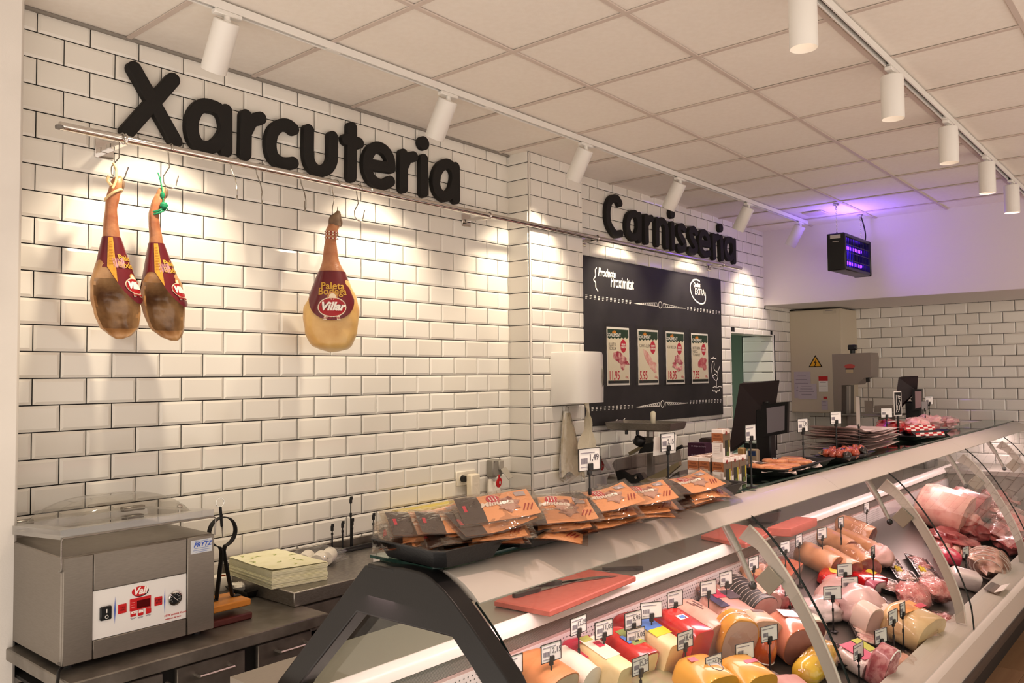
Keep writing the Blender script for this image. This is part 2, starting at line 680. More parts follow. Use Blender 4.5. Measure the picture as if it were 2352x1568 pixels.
# ceiling: 60 cm panels in a bar grid
ce = MB().box((2.3, -4.0, .06), (9.4, 8.6, .08)).build('ceiling', M_DARK, None)
ce.location = (0, 0, ZT + .083)
ce.rotation_euler = (0, .0065, 0)
ce['kind'] = 'structure'
CX, CY, DX, DY = .9375, -1.1415, .59, .5852
pm = MB().box((0, 0, .013), (DX - .008, DY - .008, .014), .002).build('ceiling_panel', M_CEIL, ce, world=False)
pm.location = (CX + DX / 2, CY + DY / 2, -.0018)
for i in range(-6, 10):
    for j in range(-10, 2):
        if (i, j) == (0, 0):
            continue
        x, y = CX + (i + .5) * DX, CY + (j + .5) * DY
        if j == 1:
            continue
        o = pm.copy()
        COL.objects.link(o)
        o.location = (x, y, -.0018 + rnd.uniform(-.0006, .0006))
        o.rotation_euler = (rnd.gauss(0, .0008), rnd.gauss(0, .0008), 0)
# cut panels along the tiled wall
o = None
for i in range(-6, 10):
    if o is None:
        o = MB().box((0, 0, .013), (DX - .008, .554, .014), .002).build('ceiling_panel', M_CEIL, ce, world=False)
    else:
        o = o.copy()
        COL.objects.link(o)
    o.location = (CX + (i + .5) * DX, CY + DY + .006 + .277, -.0018)
o = None
for j in range(-10, 2):
    if o is None:
        o = MB().box((0, 0, -.0005), (9.4, .024, .007), .0015).build('grid_bar', M_TEE, ce, world=False)
    else:
        o = o.copy()
        COL.objects.link(o)
    o.location = (2.3, CY + j * DY, 0)
o = None
for i in range(-6, 11):
    if o is None:
        o = MB().box((0, 0, -.001), (.024, 7.4, .006), .0015).build('grid_bar', M_TEE, ce, world=False)
    else:
        o = o.copy()
        COL.objects.link(o)
    o.location = (CX + i * DX, -3.7, 0)
MB().box((3.0, -.012, -.002), (7.4, .024, .012), .002).build('edge_trim', mat('grey_edge_trim', '#8b857d', .6), ce, world=False)
# flush speaker plate in the ceiling
t = tag(MB().box((0, 0, 0), (.17, .17, .012), .003).build('ceiling_plate', M_TEE), 'small square white plate set in the ceiling beside the violet glow', 'plate')
t.location = (5.984,-0.818,3.158)

# pass-through opening with tiled reveal and the pale green room behind it
wn = struct('window_1', MB().box((WIN[0] - .006, .02, 1.57), (.012, .17, 1.15)).box((6.33, .02, WIN[3] + .006), (.97, .17, .012)).box((6.33, .02, .995), (.97, .17, .012)), mat('reveal_paint', '#dcd8cd', .4))
jamb = MB().box((WIN[1] + .02, .10, 1.57), (.03, .34, 1.15)).build('reveal_backing', M_GROUT, wn)
me, vs, fs = tile_mesh(.318, .1005, True, True, True, True, 0)
for k in range(9, 21):
    z = ZT - .1035 * (k + .5)
    if z > WIN[3] - .02 or z < 1.04:
        continue
    o = link('tile', me, wn)
    o.matrix_local = Matrix.Translation((WIN[1] + .004, .10, z)) @ Euler((R(90), 0, R(-90))).to_matrix().to_4x4()
o = link('tile', tile_mesh(.318, .05, True, True, True, False, 0)[0], wn)
o.matrix_local = Matrix.Translation((WIN[1] + .004, .10, 2.1085)) @ Euler((R(90), 0, R(-90))).to_matrix().to_4x4()
MB().box((WIN[1] - .002, -.066, 1.57), (.014, .012, 1.15), .003).build('reveal_trim', M_WHITE, wn)
GREEN = mat('pale_green_tile', '#b9cdb8', .25)
wg = struct('wall_back_room', MB().box((7.0, 1.75, 1.5), (3.4, .06, 3.0)).box((8.4, .9, 1.5), (.06, 1.7, 3.0)).box((5.4, .9, 1.5), (.06, 1.7, 3.0)).box((7, .9, 2.9), (3.4, 1.8, .06)).box((7, .9, .5), (3.4, 1.8, .06)), mat('green_grout', '#a9b8a8', .8))
gm = None
for i in range(9):
    for j in range(8):
        if gm is None:
            gm = MB().box((0, 0, 0), (.296, .01, .296), .003).build('wall_tile', GREEN, wg)
            o = gm
        else:
            o = gm.copy()
            COL.objects.link(o)
        o.location = (5.75 + i * .3, 1.716, .72 + j * .3)
# ---------------------------------------------------------------- track lights
def ceil_z(x):
    return ZT + .083 - .0065 * x


def track(x0, x1, y, label):
    t = thing('lighting_track', label, 'lighting track', (x0, y, ceil_z(x0)), 'white lighting tracks under the ceiling')
    t.rotation_euler = (0, .0065, 0)
    L = x1 - x0
    MB().box((L / 2, -.013, -.019), (L, .008, .032), .001).box((L / 2, .013, -.019), (L, .008, .032), .001).box((L / 2, 0, -.007), (L, .03, .008)).build('track_body', M_LAMPW, t, world=False)
    MB().box((L / 2, 0, -.0125), (L - .02, .016, .004)).build('track_slot', M_DARK, t, world=False)
    o = None
    for k in range(int(L / 1.0)):
        if o is None:
            o = MB().box((0, 0, -.028), (.07, .019, .014), .001).build('slot_cover', M_LAMPW, t, world=False)
        else:
            o = o.copy()
            COL.objects.link(o)
        o.location = (.35 + k * 1.0, 0, -.001)
    MB().box((.004, 0, -.019), (.012, .036, .036), .002).build('end_cap', M_LAMPW, t, world=False)
    MB().box((L - .004, 0, -.019), (.012, .036, .036), .002).build('end_cap', M_LAMPW, t, world=False)
    return t


track(-1.4, 6.30, -.62, 'long white lighting track along the tiled wall, carrying tilted spotlights')
track(-.6, 6.35, -2.37, 'white lighting track above the display case, carrying upright spotlights')
M_LENS = mat('lit_lamp_lens', '#fff2dc', .3, emit=('#ffe0c8', 2.5))


def spot_proto(name, label, tilt, group):
    t = thing(name, label, 'spotlight', group=group)
    MB().box((0, 0, -.008), (.115, .032, .018), .003).box((.0, 0, -.001), (.075, .026, .012)).build('adapter', M_LAMPW, t, world=False)
    MB().cyl((0, 0, -.015), (0, 0, -.034), .012).box((0, 0, -.036), (.03, .018, .02), .004).build('joint', M_LAMPW, t, world=False)
    T = TR((0, 0, -.032), rx=tilt)
    MB().lathe([(.0, 0), (.046, 0), (.0495, -.003), (.0495, -.195), (.0475, -.198), (.0465, -.192), (.045, -.11), (0, -.11)], 36, M=T).build('lamp_body', M_LAMPW, t, world=False)
    MB().lathe([(0, -.112), (.0440, -.1125), (.0440, -.1165), (0, -.117)], 28, M=T).build('lens', M_LENS, t, world=False)
    return t


sp = spot_proto('wall_spotlight', '', 30, 'tilted spotlights on the track along the tiled wall')
WL = ['tilted white spotlight nearest the white wall, above the letter X', 'tilted white spotlight above the final letters of Xarcuteria', 'tilted white spotlight in front of the tiled pillar', 'tilted white spotlight above the middle of the word Carnisseria',
      'tilted white spotlight above the end of the word Carnisseria', 'tilted white spotlight tinted violet at the far end of its track']
for i, (x, p) in enumerate(WALL_SPOTS):
    o = sp if i == 0 else dup(sp)
    place(o, (x, -.62, ceil_z(x) - .036), (0, 0, 0), WL[i])
sp = spot_proto('downlight', '', 0, 'upright spotlights on the track above the display case')
DL = ['upright white spotlight nearest the camera end of the case track', 'large upright white spotlight cut by the top of the picture, lens glowing', 'upright white spotlight second along the visible case track', 'upright white spotlight midway along the visible case track',
      'upright white spotlight with glowing lens near the bulkhead', 'last upright white spotlight, against the white bulkhead']
for i, x in enumerate(CASE_SPOTS):
    o = sp if i == 0 else dup(sp)
    place(o, (x, -2.37, ceil_z(x) - .036), (0, 0, 0), DL[i])

# ---------------------------------------------------------------- insect lamp
il = thing('insect_lamp', 'black hanging insect killer lamp glowing violet below the ceiling', 'insect lamp', (6.06, -1.08, 2.62))
bx = MB()
bx.box((6.06, -1.08, 2.905), (.66, .14, .035), .008).box((6.06, -1.08, 2.63), (.66, .14, .035), .008)
bx.box((6.385, -1.08, 2.765), (.03, .15, .31), .008).box((5.735, -1.08, 2.765), (.03, .15, .31), .008)
bx.build('housing', M_BLACK, il)
MB().box((5.715, -1.08, 2.89), (.004, .085, .03), .001).build('label_plate', mat('grey_label', '#b8b2a8', .5), il)
MB().box((5.7185, -1.08, 2.85), (.003, .05, .006)).build('maker_strip', M_ALU, il)
MB().box((6.06, -1.02, 2.765), (.62, .004, .24)).build('back_mesh', mat('violet_backing', '#1a0f52', .5, emit=('#2a12c8', .5)), il)
tb = MB()
for z in (2.70, 2.83):
    tb.cyl((5.76, -1.075, z), (6.36, -1.075, z), .013, n=10)
tb.build('tube', mat('uv_tube', '#5a30ff', .4, emit=('#5a22ff', 9)), il)
for k in range(15):
    MB().cyl((5.78 + k * .040, -1.145, 2.645), (5.78 + k * .040, -1.145, 2.89), .0035, n=6).build('guard_bar', M_BLACK, il)
for z in (2.70, 2.765, 2.83):
    MB().cyl((5.75, -1.147, z), (6.37, -1.147, z), .003, n=6).build('guard_bar', M_BLACK, il)
for x in (5.756, 6.366):
    zc = ceil_z(x)
    c = MB()
    n = int((zc - .06 - 2.93) / .016)
    for k in range(n):
        T = Matrix.Translation((x, -1.08, 2.93 + k * (zc - .06 - 2.93) / n)) @ Matrix.Rotation(PI / 2 * (k % 2), 4, 'Z')
        c.tube([(.005 * math.cos(a), 0, .008 + .0105 * math.sin(a)) for a in [2 * PI * q / 8 for q in range(8)]], .0016, 5, closed=True, M=T)
    c.build('chain', M_CHROME, il)
    MB().cyl((x, -1.08, zc), (x, -1.08, zc - .008), .025).tube([(x + .014 * math.cos(a), -1.08, zc - .035 + .014 * math.sin(a)) for a in [2 * PI * q / 14 for q in range(14)]], .003, 6, closed=True).cyl((x, -1.08, zc), (x, -1.08, zc - .024), .006).build('ceiling_hook', M_CHROME, il)
    MB().tube([(x + .009 * math.cos(a), -1.08, 2.925 + .009 * math.sin(a)) for a in [2 * PI * q / 12 for q in range(12)]], .003, 6, closed=True).build('eyelet', M_BLACK, il)
MB().tube(spline([(6.37, -1.08, ceil_z(6.37)), (6.40, -1.09, 3.10), (6.43, -1.10, 3.0), (6.415, -1.10, 2.92)], 6), .006, 6).build('cable', M_BLACKM, il)

# ---------------------------------------------------------------- hanging rail and hooks
RY, RZ = -.20, 2.715
rl = thing('hanging_rail', 'long polished steel hanging rail on brackets across the tiled wall', 'rail', (2.9, RY, RZ))
MB().cyl((.012, RY, RZ), (5.80, RY, RZ), .0165, n=20).build('rail_tube', M_CHROME, rl)
MB().lathe([(0, 0), (.0165, 0), (.0175, .004), (.0165, .012), (0, .014)], 20, M=frame((.014, RY, RZ), x=(0, 0, 1)) @ TR(ry=-90)).build('end_plug', mat('grey_plug', '#6d6761', .4), rl)
for x, y0 in ((.257, -.006), (2.407, -.006), (3.53, -.066), (5.438, -.066)):
    b = MB().box((x, y0 - .004, RZ - .005), (.075, .008, .075), .002)
    b.box((x, (y0 + RY) / 2, RZ - .008), (.03, abs(RY - y0) - .02, .022), .003)
    b.build('bracket', M_CHROME, rl)
    MB().tube([(x + .02 * s_, RY + .0185 * math.cos(a), RZ + .0185 * math.sin(a)) for s_ in (0,) for a in [2 * PI * q / 18 for q in range(18)]], .004, 6, closed=True).build('collar', M_CHROME, rl)
for x in (3.05, 1.5):
    MB().cyl((x - .004, RY, RZ), (x + .004, RY, RZ), .0172, n=20).build('joint_ring', M_ALU, rl)

M_HOOK = mat('dull_steel_hook', '#a8a39c', .2, 1.)


def hook_mesh(h, tilt):
    p = [(.0, -.026, -.012)] + [(0, -.0 + .0215 * math.cos(R(a)), .0215 * math.sin(R(a))) for a in range(180, -1, -20)]
    p += [(0, .019, -.03), (-.006, .004, -h * .45), (-.036, 0, -h + .05)]
    b = [(-.036 + .028 - .028 * math.cos(R(a)), 0, -h + .028 - .028 * math.sin(R(a))) for a in range(0, 181, 20)]
    b = [(q[0], 0, q[2] + .004) for q in b]
    b.append((.030, 0, -h + .062))
    M = Matrix.Rotation(R(tilt), 4, 'Z')
    return MB().tube([M @ Vector(q) for q in p + b], .0026, 6)


hm = hook_mesh(.17, 0).build('meat_hook', M_HOOK)
HK = [(.243, 0, 'steel S hook at the rail start carrying the ham with pale string'), (.443, 0, 'steel S hook carrying the ham with green string'), (.740, 60, 'empty steel S hook just right of the two hams'), (.867, 60, 'empty steel S hook, second of the bare hooks on the rail'),
      (1.105, 60, 'empty steel S hook left of the single right ham'), (1.285, 30, 'steel S hook carrying the single ham at right'), (1.428, 0, 'empty steel S hook right of the single ham')]
for i, (x, rz, lb) in enumerate(HK):
    o = hm if i == 0 else dup(hm)
    tag(o, lb, 'hook', 'steel S hooks on the rail')
    place(o, (x, RY, RZ), (rnd.uniform(-3, 3), rnd.uniform(-3, 3), rz))

# ---------------------------------------------------------------- wall lettering
def letters(root, items, y0, y1, r, mats, fp):
    for body, sts in items:
        b = MB()
        for k, (pts, closed) in enumerate(sts):
            P2 = [(p[0], p[2]) for p in pts]
            if len(P2) == 1:
                b.prism([(P2[0][0] + .040 * math.cos(2 * PI * q / 24), P2[0][1] + .040 * math.sin(2 * PI * q / 24)) for q in range(24)], -y0, -y1 - .0002 * k, M=FY((0, 0, 0)), mi=0)
                continue
            if len(P2) > 2:
                if closed:
                    P2 = [tuple(q) for q in spline([P2[-1]] + P2 + [P2[0], P2[1]], 5)]
                    P2 = P2[5:-6]
                else:
                    P2 = [tuple(q) for q in spline(P2, 5)]
            stroke(b, P2, r, -y0, -y1 - .0002 * k, FY((0, 0, 0)), closed=closed, n=10)
        o = b.build('letter', mats, root, smooth=50)
        bv = o.modifiers.new('soft_edge', 'BEVEL')
        bv.width = .0035
        bv.segments = 2
        bv.limit_method = 'ANGLE'
        bv.angle_limit = R(55)


M_LET = mat('black_foam_letter', '#15110d', .75, bump=(250, .05))
sx = thing('wall_sign', 'large raised black letters spelling Xarcuteria on the white tiles', 'sign', (1.6, -.01, 2.75))
O, F = 0, 1
letters(sx, [
    ('X', [([(0.365,-0.045,3.071),(0.547,-0.045,2.801)], 0), ([(0.535,-0.045,3.069),(0.338,-0.045,2.797)], 0)]),
    ('a', [([(0.684,-0.045,2.993),(0.642,-0.045,2.958),(0.622,-0.045,2.896),(0.632,-0.045,2.832),(0.671,-0.045,2.8),(0.726,-0.045,2.815),(0.772,-0.045,2.866),(0.787,-0.045,2.92),(0.76,-0.045,2.986)], 1), ([(0.788,-0.045,2.993),(0.789,-0.045,2.808)], 0)]),
    ('r', [([(0.89,-0.045,2.993),(0.887,-0.045,2.81)], 0), ([(0.897,-0.045,2.928),(0.922,-0.045,2.975),(0.968,-0.045,3)], 0)]),
    ('c', [([(1.152,-0.045,2.989),(1.12,-0.045,3.001),(1.078,-0.045,2.99),(1.039,-0.045,2.952),(1.023,-0.045,2.894),(1.033,-0.045,2.839),(1.066,-0.045,2.811),(1.107,-0.045,2.808),(1.15,-0.045,2.82)], 0)]),
    ('u', [([(1.241,-0.045,3.003),(1.241,-0.045,2.877),(1.256,-0.045,2.831),(1.294,-0.045,2.808),(1.328,-0.045,2.813),(1.365,-0.045,2.837),(1.386,-0.045,2.875),(1.39,-0.045,2.914),(1.39,-0.045,3.001)], 0)]),
    ('t', [([(1.514,-0.045,3.077),(1.51,-0.045,2.815)], 0), ([(1.477,-0.045,3.006),(1.56,-0.045,3.004)], 0)]),
    ('e', [([(1.634,-0.045,2.903),(1.783,-0.045,2.913)], 0), ([(1.783,-0.045,2.915),(1.774,-0.045,2.967),(1.738,-0.045,3.002),(1.686,-0.045,3.008),(1.642,-0.045,2.979),(1.617,-0.045,2.928),(1.618,-0.045,2.872),(1.644,-0.045,2.829),(1.691,-0.045,2.809),(1.735,-0.045,2.814),(1.778,-0.045,2.838)], 0)]),
    ('r', [([(1.875,-0.045,3.008),(1.873,-0.045,2.817)], 0), ([(1.883,-0.045,2.95),(1.909,-0.045,2.991),(1.952,-0.045,3.009)], 0)]),
    ('i', [([(2.031,-0.045,3.01),(2.03,-0.045,2.818)], 0), ([(2.03,-0.045,3.102)], 0)]),
    ('a', [([(2.208,-0.045,3.016),(2.153,-0.045,2.975),(2.126,-0.045,2.909),(2.14,-0.045,2.847),(2.194,-0.045,2.818),(2.25,-0.045,2.852),(2.279,-0.045,2.91),(2.286,-0.045,2.969),(2.258,-0.045,3.01)], 1), ([(2.291,-0.045,3.012),(2.291,-0.045,2.82)], 0)]),
], -.010, -.045, .0305, M_LET, None)
sc = thing('wall_sign', 'smaller raised black letters spelling Carnisseria above the chalkboard', 'sign', (4.7, -.07, 2.8))
letters(sc, [
    ('C', [([(3.981,-0.105,3.045),(3.947,-0.105,3.071),(3.897,-0.105,3.069),(3.848,-0.105,3.037),(3.819,-0.105,2.965),(3.829,-0.105,2.878),(3.876,-0.105,2.828),(3.923,-0.105,2.805),(3.987,-0.105,2.817)], 0)]),
    ('a', [([(4.158,-0.105,2.99),(4.104,-0.105,2.958),(4.083,-0.105,2.898),(4.096,-0.105,2.84),(4.153,-0.105,2.808),(4.207,-0.105,2.827),(4.246,-0.105,2.89),(4.239,-0.105,2.958),(4.203,-0.105,2.992)], 1), ([(4.251,-0.105,2.991),(4.245,-0.105,2.802)], 0)]),
    ('r', [([(4.35,-0.105,2.991),(4.352,-0.105,2.803)], 0), ([(4.363,-0.105,2.945),(4.395,-0.105,2.982),(4.431,-0.105,2.993)], 0)]),
    ('n', [([(4.517,-0.105,2.989),(4.513,-0.105,2.802)], 0), ([(4.525,-0.105,2.952),(4.571,-0.105,2.991),(4.62,-0.105,2.991),(4.654,-0.105,2.959),(4.665,-0.105,2.899),(4.664,-0.105,2.801)], 0)]),
    ('i', [([(4.757,-0.105,2.988),(4.761,-0.105,2.799)], 0), ([(4.757,-0.105,3.077)], 0)]),
    ('s', [([(4.955,-0.105,2.972),(4.919,-0.105,2.992),(4.871,-0.105,2.977),(4.866,-0.105,2.939),(4.91,-0.105,2.897),(4.954,-0.105,2.855),(4.942,-0.105,2.814),(4.89,-0.105,2.796),(4.851,-0.105,2.814)], 0)]),
    ('s', [([(5.158,-0.105,2.972),(5.117,-0.105,2.994),(5.067,-0.105,2.978),(5.061,-0.105,2.942),(5.105,-0.105,2.897),(5.151,-0.105,2.856),(5.139,-0.105,2.814),(5.087,-0.105,2.796),(5.043,-0.105,2.812)], 0)]),
    ('e', [([(5.269,-0.105,2.896),(5.396,-0.105,2.895)], 0), ([(5.393,-0.105,2.898),(5.375,-0.105,2.954),(5.33,-0.105,2.988),(5.274,-0.105,2.984),(5.234,-0.105,2.942),(5.229,-0.105,2.871),(5.265,-0.105,2.821),(5.322,-0.105,2.8),(5.399,-0.105,2.818)], 0)]),
    ('r', [([(5.483,-0.105,2.983),(5.487,-0.105,2.796)], 0), ([(5.5,-0.105,2.944),(5.531,-0.105,2.975),(5.568,-0.105,2.986)], 0)]),
    ('i', [([(5.63,-0.105,2.985),(5.639,-0.105,2.798)], 0), ([(5.627,-0.105,3.073)], 0)]),
    ('a', [([(5.783,-0.105,2.987),(5.726,-0.105,2.956),(5.709,-0.105,2.891),(5.742,-0.105,2.834),(5.809,-0.105,2.818),(5.865,-0.105,2.862),(5.881,-0.105,2.933),(5.851,-0.105,2.979)], 1), ([(5.897,-0.105,2.985),(5.894,-0.105,2.798)], 0)]),
], -.070, -.105, .0285, M_LET, None)
# ---------------------------------------------------------------- chalkboard
BY = -.082
M_CHALK = mat('chalk_white', '#e6e2dc', .9)
cb = thing('chalkboard', 'large black chalkboard with white drawings on the tiled wall', 'chalkboard', (4.575, -.07, 1.40))
MB().box((4.575, -.072, 2.005), (2.13, .02, 1.21), .003).build('board_panel', mat('blackboard', '#1d1b1c', .55, noise=('#2a2728', 5, .35, .75)), cb)


def chalk(name, items, r=.0035):
    b = MB()
    for pts, closed in items:
        P2 = [(p[0], p[2]) for p in pts]
        if closed == 2:
            stroke(b, P2, r, -BY, -BY + .0012, FY((0, 0, 0)), n=4)
            continue
        if closed:
            P2 = [tuple(q) for q in spline([P2[-1]] + P2 + [P2[0], P2[1]], 4)][4:-5]
        elif len(P2) > 2:
            P2 = [tuple(q) for q in spline(P2, 4)]
        stroke(b, P2, r, -BY, -BY + .0012, FY((0, 0, 0)), closed=bool(closed), n=4)
    return b.build(name, M_CHALK, cb, smooth=0)


chalk('chalk_brace', [([(3.685,-0.082,2.534),(3.668,-0.082,2.515),(3.67,-0.082,2.475),(3.646,-0.082,2.445),(3.669,-0.082,2.427),(3.672,-0.082,2.391),(3.697,-0.082,2.368)], 0)], .005)
chalk('chalk_oval', [([(5.14,-0.082,2.563),(5.081,-0.082,2.529),(5.075,-0.082,2.472),(5.125,-0.082,2.409),(5.232,-0.082,2.37),(5.323,-0.082,2.382),(5.342,-0.082,2.433),(5.331,-0.082,2.476)], 0), ([(5.121,-0.082,2.563),(5.19,-0.082,2.571),(5.24,-0.082,2.561)], 0)], .006)
chalk('chalk_rooster', [([(5.435,-0.082,1.838),(5.447,-0.082,1.865),(5.472,-0.082,1.873),(5.484,-0.082,1.848),(5.474,-0.082,1.814),(5.496,-0.082,1.79),(5.538,-0.082,1.775),(5.547,-0.082,1.74),(5.524,-0.082,1.706),(5.493,-0.082,1.707),(5.452,-0.082,1.736),(5.431,-0.082,1.785),(5.437,-0.082,1.838)], 0),
                        ([(5.502,-0.082,1.79),(5.549,-0.082,1.79),(5.583,-0.082,1.829)], 0), ([(5.516,-0.082,1.704),(5.518,-0.082,1.647)], 2), ([(5.448,-0.082,1.643),(5.49,-0.082,1.65),(5.521,-0.082,1.639),(5.569,-0.082,1.651),(5.618,-0.082,1.644)], 0),
                        ([(5.452,-0.082,1.746),(5.495,-0.082,1.76),(5.526,-0.082,1.745)], 0)], .0028)
chalk('chalk_brace', [([(5.416,-0.082,1.89),(5.427,-0.082,1.9),(5.457,-0.082,1.899),(5.465,-0.082,1.91),(5.475,-0.082,1.899),(5.507,-0.082,1.9),(5.517,-0.082,1.891)], 0)], .0035)
chalk('chalk_brace', [([(5.436,-0.082,1.624),(5.451,-0.082,1.612),(5.488,-0.082,1.611),(5.509,-0.082,1.595),(5.527,-0.082,1.61),(5.563,-0.082,1.612),(5.576,-0.082,1.625)], 0)], .004)
chalk('chalk_arc', [([(3.648,-0.082,1.791),(3.688,-0.082,1.773),(3.701,-0.082,1.745),(3.686,-0.082,1.706),(3.627,-0.082,1.666)], 0)], .006)
for nm, w1, cc, w2 in (('a', [(4.184,-0.082,2.307),(4.515,-0.082,2.332),(4.531,-0.082,2.304)], [(4.57,-0.082,2.318)], [(4.617,-0.082,2.332),(4.98,-0.082,2.312),(4.607,-0.082,2.303)]),
                       ('b', [(4.189,-0.082,1.514),(4.53,-0.082,1.54),(4.534,-0.082,1.513)], [(4.578,-0.082,1.528)], [(4.627,-0.082,1.54),(4.989,-0.082,1.523),(4.626,-0.082,1.512)])):
    it = []
    for wq in (w1, w2):
        it.append((wq + [wq[0]], 2))
        it.append((wq[1:2] + wq[2:3], 2))
        tip = wq[0] if nm + str(wq is w2) in ('aFalse', 'bFalse') else wq[1]
        base = [q for q in wq if q is not tip]
        for k in range(1, 9):
            f = k / 12
            a = Vector(base[0]).lerp(Vector(tip), f)
            c = Vector(base[1]).lerp(Vector(tip), f + .05)
            it.append(([tuple(a), tuple(c)], 2))
    q = cc[0]
    it.append(([(q[0] + .026 * math.cos(2 * PI * k / 14), 0, q[2] + .026 * math.sin(2 * PI * k / 14)) for k in range(14)], 1))
    chalk('chalk_ornament', it, .0028)
for (a, b, n) in (([(3.554,-0.082,2.317)][0], [(4.126,-0.082,2.312)][0], 12), ([(5.024,-0.082,2.314)][0], [(5.598,-0.082,2.308)][0], 11),
                  ([(3.558,-0.082,1.523)][0], [(4.134,-0.082,1.521)][0], 12), ([(5.038,-0.082,1.527)][0], [(5.591,-0.082,1.523)][0], 11)):
    for k in range(n):
        it = []
        p = Vector(a).lerp(Vector(b), k / (n - 1))
        for d in (-.011, 0, .011):
            it.append(([(p.x - .010, 0, p.z + d), (p.x + .010 - .006 * (d < 0), 0, p.z + d + .001)], 2))
        chalk('chalk_dash', it, .0024)
p = [(3.817,-0.082,2.505)][0]
text('Producte', .085, FY(p), M_CHALK, cb, 'chalk_lettering', shear=.22, sx=.72, bold=.0022)
p = [(3.766,-0.081,2.409)][0]
text('de', .10, FY(p), M_CHALK, cb, 'chalk_lettering', shear=.25, sx=.72, bold=.003)
p = [(4.02,-0.082,2.448)][0]
text('Proximitat', .12, FY(p), M_CHALK, cb, 'chalk_lettering', shear=.12, sx=.62, bold=.002)
p = [(5.189,-0.082,2.526)][0]
text('Qualitat', .05, FY(p), M_CHALK, cb, 'chalk_lettering', shear=.1, sx=.72, bold=.002)
p = [(5.237,-0.082,2.467)][0]
text('EXTRA', .078, FY(p), M_CHALK, cb, 'chalk_lettering', shear=.1, sx=.72, bold=.001)
p = [(3.65,-0.082,1.722)][0]
text('or', .11, FY(p), M_CHALK, cb, 'chalk_lettering', shear=.2, sx=.7, bold=.002)
chalk('chalk_scribble', [([(3.905,-0.082,1.422),(3.927,-0.082,1.433),(3.942,-0.082,1.42),(3.964,-0.082,1.427),(3.986,-0.082,1.418),(4.009,-0.082,1.427),(4.028,-0.082,1.437)], 0)], .003)

# ---------------------------------------------------------------- price posters on the chalkboard
M_PAPER = mat('poster_paper', '#eadfc4', .55)
M_PWHITE = mat('poster_white', '#efebe2', .5)
M_PGREEN = mat('poster_green', '#1f3a26', .5)
M_PRED = mat('poster_red', '#c4203a', .5)
M_PBLK = mat('poster_black', '#1f2320', .5)
M_PORG = mat('poster_orange', '#e8912a', .5)
M_PGREY = mat('poster_grey', '#6e675e', .6)
M_SLEEVE = film('plastic_sleeve', '#f6f6f6', .012, .15, .3)
PY = -.0835
POST = [([(3.797,-0.083,2.115),(4.098,-0.083,2.114),(4.098,-0.083,1.684),(3.798,-0.083,1.686)], ('RULETÓ', 'VEDELLA'), '11,95', ('#a83048', '#e8b8b0'), 'chop', 'a red beef chop at 11,95, leftmost'),
        ([(4.22,-0.083,2.113),(4.521,-0.083,2.112),(4.524,-0.083,1.683),(4.22,-0.083,1.684)], ('CANYA LLOM',), '5,95', ('#e09a92', '#f0c8ba'), 'loin', 'a pale pork loin at 5,95, second on the board'),
        ([(4.644,-0.083,2.111),(4.944,-0.083,2.109),(4.943,-0.083,1.682),(4.641,-0.083,1.683)], ('XAI MESCLA',), '18,95', ('#b04a5c', '#e6b0aa'), 'pile', 'a pile of lamb pieces at 18,95, third on the board'),
        ([(5.062,-0.083,2.111),(5.363,-0.083,2.109),(5.365,-0.083,1.682),(5.067,-0.083,1.684)], ('BOTIFARRA', 'FRESCA', '"BONOVIÀ"'), '7,95', ('#bc4a58', '#d88a88'), 'coil', 'a coiled fresh sausage at 7,95, rightmost')]
